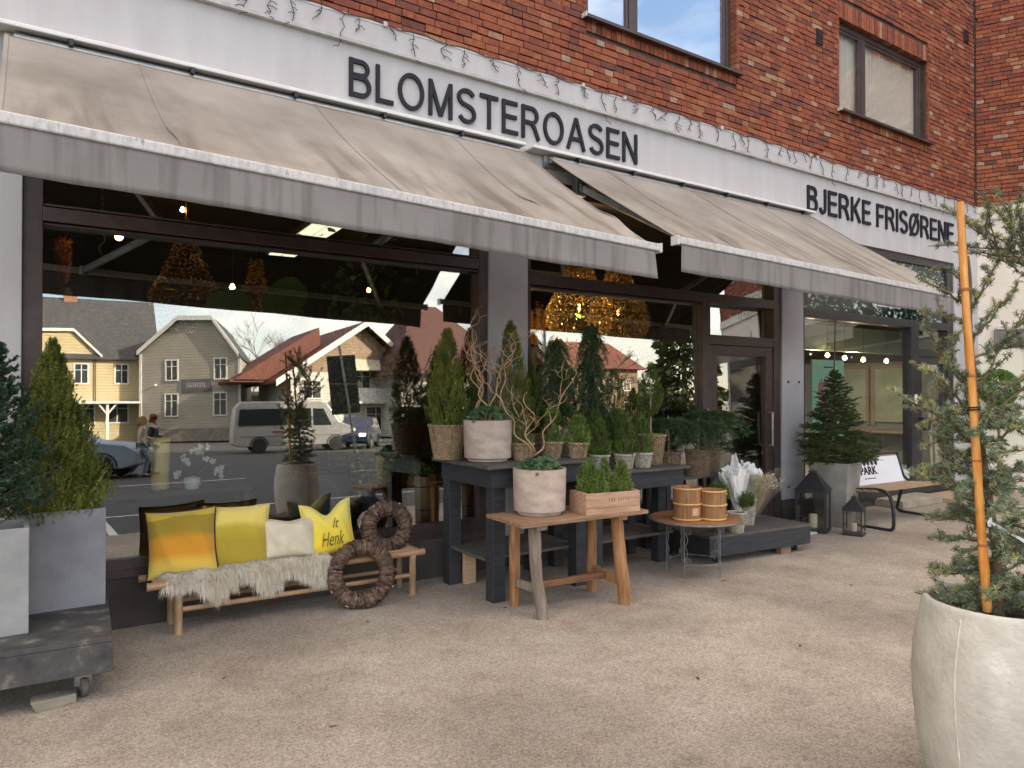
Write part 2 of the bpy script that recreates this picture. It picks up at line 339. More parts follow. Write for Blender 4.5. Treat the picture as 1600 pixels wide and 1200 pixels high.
blackwood=M('black stained wood',(.022,.024,.030),(.045,.047,.055),scale=3,rough=.6,bump=.3,bscale=20,stretch=(1,12,12),lo=.4,hi=.75)
topwood=M('weathered dark top',(.06,.055,.05),(.12,.11,.10),scale=3,rough=.7,bump=.4,bscale=18,stretch=(1.5,14,14))
dollym=M('worn black plywood',(.030,.030,.034),(.075,.072,.07),scale=6,rough=.75,bump=.35,bscale=40,c3=(.26,.23,.18),lo=.32,hi=.56,detail=12)
oldwood=M('old table wood',(.20,.115,.06),(.36,.23,.14),scale=2.5,rough=.75,bump=.5,bscale=16,stretch=(1.2,16,16),c3=(.46,.36,.27))
legwood=M('hewn leg wood',(.26,.12,.045),(.42,.22,.10),scale=3,rough=.7,bump=.6,bscale=14,stretch=(14,14,1.2),c3=(.40,.34,.28),lo=.35,hi=.62)
legwood2=M('grey hewn leg wood',(.17,.13,.10),(.32,.26,.21),scale=3,rough=.8,bump=.7,bscale=14,stretch=(10,10,1.5),c3=(.44,.40,.35))
bamboo=M('bamboo pole',(.36,.20,.105),(.50,.32,.19),scale=3,rough=.5,bump=.15,bscale=20,stretch=(1,8,8))
rawwood=M('raw pine',(.42,.28,.17),(.55,.38,.24),scale=3,rough=.7,stretch=(1.5,12,12),bump=.2,bscale=15)
cratew=M('crate wood',(.36,.21,.13),(.52,.34,.23),scale=3,rough=.75,bump=.3,bscale=14,stretch=(1.5,14,14),c3=(.58,.44,.33))
honeyw=M('honey wood staves',(.24,.115,.045),(.38,.20,.085),scale=3,rough=.4,stretch=(14,14,1.2),island=.12)
honeyb=M('cane hoop',(.55,.30,.11),(.66,.40,.18),scale=20,rough=.4)
wickerm=M('wicker',(.22,.145,.08),(.40,.29,.18),scale=25,rough=.65,island=.25,bump=.3,bscale=120)
wickerd=M('brown wicker',(.13,.085,.05),(.27,.19,.12),scale=25,rough=.65,island=.25,bump=.3,bscale=120)
wickerw=M('grey white wicker',(.30,.27,.22),(.50,.46,.39),scale=25,rough=.7,island=.2,bump=.3,bscale=120)
soil=M('potting soil',(.02,.014,.01),(.05,.035,.025),scale=30,rough=.95,bump=.8,bscale=60)
barkm=M('bark',(.08,.055,.04),(.16,.115,.08),scale=20,rough=.9,bump=.6,bscale=40,stretch=(1,1,.4))
willow=M('curly willow bark',(.36,.20,.11),(.50,.32,.20),scale=12,rough=.55)
orangem=M('peeled orange stake',(.62,.22,.03),(.78,.42,.13),scale=7,rough=.45,stretch=(6,6,1),c3=(.70,.50,.28),bump=.2,bscale=12,lo=.4,hi=.7)
def leafm(n,a,b,isl=.35,rough=.6,hue=.02,scale=7,sub=0): return M(n,tuple(k*1.35 for k in a),tuple(k*1.35 for k in b),scale=scale,rough=rough,island=isl,hue=hue,detail=3,lo=.38,hi=.62,spec=.3)
yewm=leafm('yew green',(.070,.088,.012),(.170,.180,.034))
yewd=leafm('dark juniper green',(.022,.045,.022),(.045,.080,.045))
sprucem=leafm('spruce green',(.028,.042,.012),(.068,.088,.026))
firm=leafm('fir green',(.060,.11,.050),(.14,.21,.10))
pinem=leafm('dwarf pine green',(.075,.115,.018),(.15,.20,.045))
weepm=leafm('weeping fir green',(.024,.048,.016),(.055,.092,.034))
cedarm=leafm('blue cedar green',(.080,.115,.068),(.20,.235,.145),isl=.35,hue=.03)
cedary=leafm('cedar tip green',(.19,.20,.075),(.32,.30,.13),isl=.3)
broadm=leafm('broad leaf green',(.03,.07,.012),(.07,.14,.03))
lemonl=leafm('lemon leaf',(.04,.08,.01),(.12,.16,.02))
ballm=leafm('box green',(.06,.12,.02),(.14,.24,.05))
G1=glassmat('shop glass',(.90,.93,.92),.20,4.0,wav=.012)
G2=glassmat('door glass',(.88,.90,.89),.14,4.0,wav=.01)
G3=glassmat('upper window glass',(.75,.78,.76),.42,3.5,wav=.004)
G4=glassmat('lantern glass',(.85,.86,.85),.05)
bulb=M('warm bulb',(1,.6,.25),emit=(1,.42,.10),estr=28)
bulb2=M('salon bulb',(1,.8,.55),emit=(1,.62,.32),estr=14)
goldm=M('gold beads',(.40,.27,.08),(.70,.50,.20),scale=30,rough=.25,metal=.35,island=.8)
# ================================================================ SETTING
def sheet(name,pts,z,mat,t=None):
    mb=MB();n=len(pts)
    if t:
        vs=[(x,y,z) for x,y in pts]+[(x,y,z-t) for x,y in pts]
        mb.add(vs,[tuple(range(n))]+[(i,i+n,(i+1)%n+n,(i+1)%n) for i in range(n)])
    else: mb.add([(x,y,z) for x,y in pts],[tuple(range(n))])
    return struct(put(name,mb,mat))
KY=.9
sheet('road',[(-400,-400),(400,-400),(400,400),(-400,400)],-.12,roadm)
sheet('pavement',[(-25,KY),(9.5,KY),(12,-6.5),(40,-6.5),(40,9),(-25,9)],0,asphalt,t=.2)
mb=MB()
for i in range(22):mb.bb(-12+i,-12.01+i+1,KY-.13,KY-.004,-.2,.004)
struct(put('kerb',mb,kerbm,bevel=.01))
mb=MB();mb.bb(1.0,1.11,-2.3,.74,-.117,-.114)
for k in range(1,6):mb.bb(1.0-5.5*k,1.11-5.5*k,-2.3,.74,-.117,-.114)
mb.bb(-20,8,-2.42,-2.31,-.117,-.114)
for i in range(20):mb.bb(-40+i*6,-37+i*6,-9.1,-8.98,-.117,-.114)
struct(put('road_markings',mb,linem))
# ---------------------------------------------------------------- shop building
B=thing('shop_building','red brick building with white rendered shop fronts on its ground floor','building',(0,0,0))
YF=5.50   # face of the rendered band
WX=12.93; WU=np.array((.471,-.882)); WN=np.array((-.882,-.471)); WL=9.8
def wing_pt(m,off=0,z=0): return (WX+WU[0]*m+WN[0]*off, YF+WU[1]*m+WN[1]*off, z)
def wing_box(mb,m0,m1,o0,o1,z0,z1):
    vs=[wing_pt(m,o,z) for z in(z0,z1) for m,o in((m0,o0),(m1,o0),(m1,o1),(m0,o1))]
    return mb.add(vs,[(0,3,2,1),(4,5,6,7),(0,1,5,4),(1,2,6,5),(2,3,7,6),(3,0,4,7)])
# masonry mass behind the bricks (openings left free for the two upper windows)
UW=[(4.64,6.93,5.33,7.35),(9.04,11.38,5.37,6.62)]
mb=MB();y0,y1=5.545,5.80
xs=[-9.0,UW[0][0],UW[0][1],UW[1][0],UW[1][1],13.2]
mb.bb(-9,4.64,y0,y1,4.55,14);mb.bb(4.64,6.93,y0,y1,4.55,5.33);mb.bb(4.64,6.93,y0,y1,7.35,14);mb.bb(6.93,9.04,y0,y1,4.55,14)
mb.bb(9.04,11.38,y0,y1,4.55,5.37);mb.bb(9.04,11.38,y0,y1,6.62,14);mb.bb(11.38,13.0,y0,y1,4.55,14)
wing_box(mb,-.02,WL,-.35,-.03,4.55,14)
put('wall',mb,mortar,B)
mb=MB();mb.bb(-9,28,17,17.2,0,14);mb.bb(-9,28,5.81,17,13.8,14.1);mb.bb(-9.0,-8.8,5.81,17,0,14)
mb.add([(17.5,-3.1,0),(28,-3.1,0),(28,17,0),(28,17,14),(28,-3.1,14),(17.5,-3.1,14)],[(0,1,4,5),(1,2,3,4)])
mb.add([(12.9,5.9,13.9),(17.5,-3.1,13.9),(28,-3.1,13.9),(28,17,13.9),(12.9,17,13.9)],[(0,1,2,3,4)])
put('rear_wall',mb,mortar,B)
# real bricks
def bricks():
    mb=MB();P=.0675;BL=.225;hj=.0075
    def lay(px,z,l,fn,h=P-2*hj+.004):
        pr=R.uniform(-.002,.010);dz=R.uniform(-.0025,.0025);a=R.uniform(-.03,.03)
        fn(px+hj/2,px+l-hj/2,z+hj+dz,z+hj+dz+h,pr,a)
    def front(a,b,z0,z1,pr,t):
        y=5.52-pr;mb.add([(a,y,z0),(b,y,z0+t*.1),(b,y,z1+t*.1),(a,y,z1),(a,y+.06,z0),(b,y+.06,z0),(b,y+.06,z1),(a,y+.06,z1)],[(0,1,2,3),(0,4,5,1),(3,2,6,7),(1,5,6,2),(0,3,7,4)])
    def wing(a,b,z0,z1,pr,t):
        q=[wing_pt(m,o-.005,z) for o in(.0+pr,-.06) for m,z in((a,z0),(b,z0),(b,z1),(a,z1))]
        mb.add(q,[(0,1,2,3),(0,4,5,1),(3,2,6,7),(1,5,6,2),(0,3,7,4)])
    row=0;z=4.615
    while z<8.35:
        for fn,x0,x1 in((front,-.3,12.9),(wing,.0,WL)):
            x=x0-(BL/2 if row%2 else 0)-R.choice((0,BL/4))*(row%3==0)
            if fn is front and z<4.8: pass
            while x<x1:
                l=BL*R.choice((1,.5,.5,1)) if R.random()<.75 else BL*R.uniform(.6,.95)
                a,b=max(x,x0),min(x+l,x1)
                segs=[(a,b)]
                if fn is front:
                    if a>-.3 and (612-F*0)<0: pass
                    for(w0,w1,z0,z1) in UW:
                        n=[]
                        for(p,q) in segs:
                            if z+P<=z0-.0 or z>=z1+.24 or q<=w0 or p>=w1: n.append((p,q))
                            else:
                                if p<w0:n.append((p,w0))
                                if q>w1:n.append((w1,q))
                        # soldier course bands over and under are laid apart
                        segs=n
                        seg2=[]
                        for(p,q) in segs:
                            if z+P>z0-.125 and z<z0 and q>w0 and p<w1:
                                if p<w0:seg2.append((p,w0))
                                if q>w1:seg2.append((w1,q))
                            else:seg2.append((p,q))
                        segs=seg2
                for p,q in segs:
                    if q-p>.03:lay(p,z,q-p,fn)
                x+=l
        z+=P;row+=1
    # soldier courses: heads over the windows, rowlock under the sills
    for(w0,w1,z0,z1) in UW:
        for zz,hh in((z1,.235),(z0-.13,.122)):
            x=w0
            while x<w1-.02:
                e=min(x+P,w1);front(x+hj/2,e-hj/2,zz+.006,zz+hh,R.uniform(-.003,.005),0);x+=P
        # reveals
        for xx,s in((w0,1),(w1,-1)):
            z=z0;k=0
            while z<z1-.02:
                c=[(xx,5.515,z+hj),(xx,5.62,z+hj),(xx,5.62,z+P-hj),(xx,5.515,z+P-hj)]
                o=[(xx-s*.05,p[1],p[2]) for p in c];mb.add(c+o,[(0,1,2,3),(0,3,7,4),(0,4,5,1),(3,2,6,7)]);z+=P
        x=w0
        while x<w1-.02:
            mb.add([(x+hj,5.515,z1),(x+P-hj,5.515,z1),(x+P-hj,5.62,z1),(x+hj,5.62,z1)],[(0,1,2,3)]);x+=P
    return mb
put('brickwork',bricks(),brickm,B)
# rendered bands
mb=MB();mb.bb(-9,12.93,5.50,5.80,3.62,4.385);mb.bb(-9,12.93,5.475,5.80,4.41,4.60)
put('fascia',mb,render_w,B)
mb=MB();mb.bb(-9,12.9,5.455,5.56,4.385,4.412);wing_box(mb,-.05,WL,-.06,.045,4.385,4.412)
put('ledge',mb,M('grey ledge',(.38,.37,.36),(.5,.49,.48),scale=12,rough=.7),B)
mb=MB();mb.bb(-9,12.9,5.47,5.7,4.597,4.612);wing_box(mb,-.03,WL,-.2,.03,4.597,4.612)
put('coping',mb,M('zinc coping',(.5,.5,.5),(.6,.6,.6),scale=10,rough=.5,metal=.3),B)
mb=MB();wing_box(mb,0,WL,-.35,.0,0,4.385);wing_box(mb,0,WL,-.35,.025,4.41,4.60)
put('corner_wall',mb,wingw,B)
for x0,x1,z0 in((-1.6,0.0,0),(3.48,3.91,.27),(7.75,8.19,.27),(12.15,12.93,.0)):
    put('column',MB().bb(x0,x1,5.495,5.8,z0,3.62),colm if z0 else render_w,B,bevel=.006)
for q in((7.755,8.185,5.502,5.8,0,.27),(3.485,3.905,5.502,5.8,0,.27),(0.0,3.48,5.53,5.8,0,.34),(3.91,6.45,5.53,5.8,0,.30),(8.19,11.0,5.56,5.8,0,.10)):put('plinth',MB().bb(*q),plinthm,B,bevel=.004)
for x in(7.86,8.08):
    for z in(1.72,.42):put('bolt_head',MB().lathe([(.0,0),(.014,0),(.014,.012),(0,.012)],10),framem,B,loc=(x,5.495,z),rot=(PI/2,0,0))
# ---- shop windows
def pane(name,x0,x1,z0,z1,mat,par,y=GY,tilt=TILT,label=None):
    t=math.tan(tilt);mb=MB()
    vs=[(x,y+dy+(z-1.5)*t,z) for dy in(0,.008) for x,z in((x0,z0),(x1,z0),(x1,z1),(x0,z1))]
    mb.add(vs,[(0,1,2,3),(7,6,5,4),(0,4,5,1),(1,5,6,2),(2,6,7,3),(3,7,4,0)])
    return put(name,mb,mat,par,label=label)
def frameset(bars,par,mat,name='frame'):
    mb=MB()
    for x0,x1,z0,z1,ya,yb in bars:mb.bb(x0,x1,ya,yb,z0,z1)
    return put(name,mb,mat,par,bevel=.004)
# window 1
w=frameset([(0,.11,.34,3.62,5.52,5.66),(3.39,3.48,.34,3.62,5.52,5.66),(.11,3.39,2.70,2.79,5.522,5.66),(.11,3.39,.34,.47,5.522,5.66),(.11,3.39,.40,.415,5.512,5.53),(.11,3.39,2.80,2.815,5.535,5.66),(.11,3.39,2.675,2.69,5.535,5.66),(.11,3.39,3.50,3.62,5.53,5.66)],B,framem,'shop_window')
pane('pane',.11,3.39,.47,2.70,G1,w);pane('pane',.11,3.39,2.79,3.5,G1,w)
# window 2 and the door
w=frameset([(3.91,3.96,.30,3.62,5.52,5.66),(6.34,6.47,.30,2.61,5.52,5.66),(3.96,7.62,2.61,2.72,5.518,5.66),(3.96,6.34,.30,.42,5.522,5.66),(7.62,7.75,0,3.62,5.52,5.66),(6.47,7.62,2.14,2.25,5.524,5.66),(3.96,7.62,3.5,3.62,5.53,5.66),(3.96,6.34,2.58,2.60,5.54,5.66)],B,framem,'shop_window')
pane('pane',3.96,6.34,.42,2.61,G1,w);pane('pane',3.96,7.62,2.72,3.5,G1,w);pane('pane',6.47,7.62,2.25,2.61,G1,w,tilt=rad(3.0))
d=frameset([(6.475,6.60,.04,2.135,5.535,5.60),(7.49,7.615,.04,2.135,5.535,5.60),(6.60,7.49,2.02,2.135,5.537,5.60),(6.60,7.49,.04,.30,5.537,5.60)],B,framem,'door')
pane('pane',6.60,7.49,.30,2.02,G2,d,y=5.57)
put('handle',MB().tube([(7.52,5.52,.95),(7.52,5.47,.95),(7.52,5.47,1.35),(7.52,5.52,1.35)],.012),metal_g,d,smooth=True)
put('threshold',MB().bb(6.47,7.62,5.45,5.66,0,.038),framed,B,bevel=.004)
# salon front
w=frameset([(8.19,8.25,.10,3.62,5.52,5.66),(10.88,11.09,.10,2.55,5.52,5.66),(8.25,12.0,2.55,2.66,5.518,5.66),(8.25,10.88,.10,.24,5.522,5.66),(11.97,12.15,0,3.62,5.52,5.66),(8.25,12.0,3.5,3.62,5.53,5.66),(11.09,11.97,2.13,2.24,5.524,5.66)],B,framed,'shop_window')
pane('pane',8.25,10.88,.24,2.55,G2,w);pane('pane',11.09,11.97,2.24,2.55,G2,w)
film=M('leaf printed film',(.010,.014,.016),(.05,.10,.07),scale=12,rough=.12,c3=(.62,.66,.60),lo=.50,hi=.58,detail=3,stretch=(1,1,1.6))
f=put('name_board',MB().bb(8.25,11.97,5.56,5.60,2.66,3.5),film,B)
me=fitmesh(textmesh('By Studio Bjerke',1,.01,offset=.01),.66,.085);put('lettering',me,M('white vinyl',(.8,.8,.8)),f,loc=(9.90,5.555,2.79))
d=frameset([(11.095,11.20,.04,2.125,5.535,5.60),(11.86,11.965,.04,2.125,5.535,5.60),(11.20,11.86,2.02,2.125,5.537,5.60),(11.20,11.86,.04,.28,5.537,5.60)],B,framed,'door')
pane('pane',11.20,11.86,.28,2.02,G2,d,y=5.57)
put('handle',MB().bb(11.12,11.30,5.45,5.535,1.02,1.22),black_iron,d,bevel=.01)
put('keypad',MB().bb(10.95,11.0,5.50,5.52,1.42,1.56),M('white plastic',(.75,.78,.8)),B,bevel=.004)
put('notice',MB().bb(10.25,10.85,5.545,5.56,.30,.46),M('pale notice',(.45,.62,.56),(.6,.7,.66),scale=20),w)
# door steps of the salon
put('step',MB().bb(9.9,11.0,5.15,5.555,0,.11),M('stone step',(.30,.26,.20),(.40,.36,.29),scale=5,bump=.3,rough=.9),B,bevel=.01)
put('step',MB().bb(11.02,12.1,5.0,5.50,0,.07),M('wooden ramp',(.34,.24,.15),(.46,.34,.23),scale=4,stretch=(1,10,10)),B,bevel=.006)
# upper windows
def upwin(x0,x1,z0,z1,mull,g):
    y=5.60
    bars=[(x0,x0+.07,z0,z1,y,y+.07),(x1-.07,x1,z0,z1,y,y+.07),(x0+.07,x1-.07,z1-.07,z1,y+.002,y+.07),(x0+.07,x1-.07,z0,z0+.06,y+.002,y+.07),(mull-.05,mull+.05,z0+.06,z1-.07,y+.001,y+.07)]
    w=frameset(bars,B,framem,'window')
    for a,b in((x0+.07,mull-.05),(mull+.05,x1-.07)):
        k=.035;q=[(a,a+k,z0+.06,z1-.07,y+.014,y+.06),(b-k,b,z0+.06,z1-.07,y+.014,y+.06),(a+k,b-k,z1-.07-k,z1-.07,y+.016,y+.06),(a+k,b-k,z0+.06,z0+.06+k,y+.016,y+.06)]
        frameset(q,w,framem,'sash');pane('pane',a+k,b-k,z0+.06+k,z1-.07-k,g,w,y=y+.035,tilt=0)
    mb=MB();mb.add([(x0-.06,5.44,z0-.035),(x1+.06,5.44,z0-.035),(x1+.06,5.62,z0+.01),(x0-.06,5.62,z0+.01),(x0-.06,5.44,z0-.06),(x1+.06,5.44,z0-.06),(x1+.06,5.62,z0-.015),(x0-.06,5.62,z0-.015)],[(0,1,2,3),(4,7,6,5),(0,4,5,1),(1,5,6,2),(3,2,6,7),(0,3,7,4)])
    put('sill',mb,framem,w)
    put('sill_cap',MB().bb(x0-.075,x0-.061,5.43,5.50,z0-.065,z0-.02),metal_w,w)
    return w
upwin(4.64,6.93,5.36,7.35,5.35,glassmat('sky mirror glass',(.7,.75,.8),.62,3.5,wav=.004));w=upwin(9.04,11.38,5.40,6.62,9.76,glassmat('curtained window glass',(.99,.99,.98),.17,3.5,wav=.004))
cur=M('linen curtain',(.86,.86,.78),(.92,.92,.85),scale=2,rough=.9)
def curt(x0,x1,z0,z1,y):
    return MB().grid(lambda u,v:(x0+(x1-x0)*u,y+.03*math.sin(u*(x1-x0)*60)+.01*math.sin(u*31),z0+(z1-z0)*v),int((x1-x0)*60),2)
put('curtain',curt(9.1,11.35,5.38,6.62,5.71),cur,B,smooth='all')
mb=MB();mb.bb(4.3,11.8,7.5,7.6,4.7,8.5);mb.bb(4.3,11.8,5.81,7.5,4.62,4.66);put('inner_wall',mb,inner_cream,B)
for x,z in((8.58,6.22),(12.62,7.35)):
    mb=MB();mb.bb(x-.07,x+.07,5.50,5.53,z-.10,z+.10);v=put('vent',mb,M('dark vent',(.02,.015,.015)),B)
    mb=MB()
    for k in range(6):mb.beam((x-.065,5.497,z-.08+k*.032),(x+.065,5.497,z-.08+k*.032),.012,.008)
    put('louvre',mb,framem,v)
# lettering
put('sign_lettering',lettersmesh('BLOMSTEROASEN',3.15,.31,.115),letterm,B,loc=(2.15,5.497,3.965),label='BLOMSTEROASEN in dark capital letters')
put('sign_lettering',lettersmesh('BJERKE FRISØRENE',3.84,.33,.12),letterm,B,loc=(8.27,5.497,3.905),label='BJERKE FRISØRENE in dark capital letters')
# interiors (rooms are part of the building)
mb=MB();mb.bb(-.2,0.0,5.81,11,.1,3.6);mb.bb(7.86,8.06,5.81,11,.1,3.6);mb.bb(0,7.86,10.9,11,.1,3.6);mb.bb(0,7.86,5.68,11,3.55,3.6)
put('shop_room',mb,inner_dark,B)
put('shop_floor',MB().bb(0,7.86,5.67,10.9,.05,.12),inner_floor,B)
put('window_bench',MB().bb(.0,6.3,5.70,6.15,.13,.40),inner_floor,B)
mb=MB();mb.bb(8.1,8.19,5.81,11,.1,3.6);mb.bb(8.2,15.6,10.9,11,.1,3.6);put('salon_wall',mb,inner_teal,B)
put('salon_side_wall',MB().bb(15.5,15.6,5.81,10.9,.1,3.6),inner_cream,B)
put('salon_front_wall',MB().bb(13.05,15.6,5.70,5.80,.1,3.6),inner_cream,B)
put('salon_dark_band',MB().bb(15.42,15.495,5.81,10.9,2.25,3.1),inner_brown,B)
put('salon_ceiling',MB().bb(8.2,15.5,5.68,10.9,3.1,3.2),inner_brown,B)
mb=MB();mb.bb(8.2,15.4,7.1,7.3,2.30,2.72);mb.bb(9.75,9.95,7.1,7.3,.1,2.35);put('salon_beam',mb,inner_teal,B)
put('salon_floor',MB().bb(8.2,15.5,5.68,10.9,.05,.12),M('salon floor',(.30,.27,.22),(.36,.33,.28),scale=2,rough=.35),B)
# ---------------------------------------------------------------- window poster on the wing
p=thing('window_poster','tall cream poster reading PARK on the wall right of the orange stake','poster',wing_pt(0,.0,0))
mb=MB();wing_box(mb,.03,.60,.003,.02,.25,2.36);me=mb.mesh('sheet')
o=put('sheet',me,M('cream poster',(.72,.70,.58),(.76,.74,.63),scale=1),None);o.parent=p;o.location=(-p.location[0],-p.location[1],0)
ang=math.atan2(WU[1],WU[0])
me=fitmesh(textmesh('PARK',1,.01,offset=.02),.26,.085);t=put('lettering',me,letterm,p,rot=(0,0,ang));q=Vector(wing_pt(.19,.024,1.08))-p.location;t.location=q
me=fitmesh(textmesh('by frisørene',1,.01),.15,.02);t=put('lettering',me,letterm,p,rot=(0,0,ang));t.location=Vector(wing_pt(.24,.024,1.02))-p.location
mb=MB()
for k,(a,b) in enumerate(((.05,.0),(.0,.02),(-.05,.01),(.02,.05),(-.03,.06))):
    pts=[(.33+a+.06*math.cos(j*PI/6)*(1-.4*math.sin(j*1.3)),1.24+b+.05*math.sin(j*PI/6)) for j in range(12)]
    vs=[wing_pt(m,.023+k*.001,z) for m,z in pts];mb.add(vs,[tuple(range(12))])
o=put('picture',mb,M('petal print',(.55,.10,.13),(.62,.40,.30),scale=14,c3=(.2,.12,.1)),p);o.location=(-p.location[0],-p.location[1],0)
# wing canopy (closed awning over the poster)
a=thing('closed_awning','narrow closed grey awning above the cream poster at the inner corner','awning',wing_pt(.0,.0,2.4))
mb=MB();wing_box(mb,.25,3.4,.0,.10,2.60,2.64);o=put('cassette',mb,metal_w,a);o.location=(-a.location[0],-a.location[1],-2.4)
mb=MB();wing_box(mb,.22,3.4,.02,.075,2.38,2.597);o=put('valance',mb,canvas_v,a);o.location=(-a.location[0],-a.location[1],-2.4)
wa=thing('awning','grey open awning on the side wing, mirrored in the glass shop door','awning',wing_pt(0,0,0));mb=MB()
q=[wing_pt(m,o,z) for m in(1.3,9.0) for o,z in((.03,3.35),(1.15,2.85),(1.15,2.65),(1.14,2.65),(1.14,2.84),(.03,3.33))];mb.add(q,[(0,6,7,1),(1,7,8,2),(2,8,9,3),(3,9,10,4),(4,10,11,5),(5,11,6,0),(0,1,2,3,4,5),(11,10,9,8,7,6)])
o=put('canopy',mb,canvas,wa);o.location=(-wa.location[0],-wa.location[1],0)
# more wing shopfront: seen only mirrored in the doors
mb=MB();wing_box(mb,1.0,9.6,.004,.03,.3,3.2);o=put('shop_window',mb,framed,B)
mb=MB();wing_box(mb,1.1,9.5,.032,.04,.4,2.6);put('pane',mb,M('mirror dark glass',(.03,.035,.04),rough=.05),o)
for m0 in(1.6,4.7,7.7):
    mb=MB();wing_box(mb,m0,m0+1.7,.004,.02,5.1,6.5);o=put('window',mb,framem,B);mb=MB();wing_box(mb,m0+.1,m0+1.6,.022,.03,5.2,6.4);put('pane',mb,M('sky dark glass',(.10,.14,.2),rough=.03),o)
# ---------------------------------------------------------------- icicle lights
sl=thing('string_lights','unlit dark icicle light string hanging along the top of the white band','string lights',(0,5.45,4.6))
cable=M('dark cable',(.015,.013,.012));mb=MB();mc=MB()
def icicle(fn,m):
    L_=R.choice((.10,.16,.22,.28,.2,.13));n=5;pts=[];dx=0
    for k in range(n+1):
        pts.append(fn(m+dx,.012,-L_*k/n));dx+=R.uniform(-.035,.035)
    mb.tube(pts,.0036,4)
    for k in range(1,n+1):
        if R.random()<.75:
            p=Vector(pts[k]);s_=R.choice((-1,1))*R.uniform(.025,.05);q=fn(m+(dx if k==n else 0)+s_,.02,-L_*k/n-R.uniform(.01,.035))
            mb.tube([p,(p+Vector(q))/2+Vector((0,0,.008)),q],.003,4)
fa=lambda m,o,z:Vector((m,5.47-o,4.6+z))
fb=lambda m,o,z:Vector(wing_pt(m,.03+o,4.6+z))
x=1.0
while x<12.85:icicle(fa,x);x+=R.uniform(.12,.34)
x=.1
while x<8.5:icicle(fb,x);x+=R.uniform(.12,.26)
mb.tube([fa(i*.12+.9,.006,.012+.012*math.sin(i*1.7)) for i in range(100)],.004,4)
mb.tube([fb(i*.12,.006,.012+.012*math.sin(i*1.7)) for i in range(72)],.004,4)
o=put('cable',mb,cable,sl);o.location=(0,-5.45,-4.6)
mb=MB()
for x in(2.45,4.55,5.1,6.6,8.3,8.45,9.9):mb.box(fa(x,.012,.01),(.03,.02,.035))
o=put('clip',mb,metal_w,sl);o.location=(0,-5.45,-4.6)
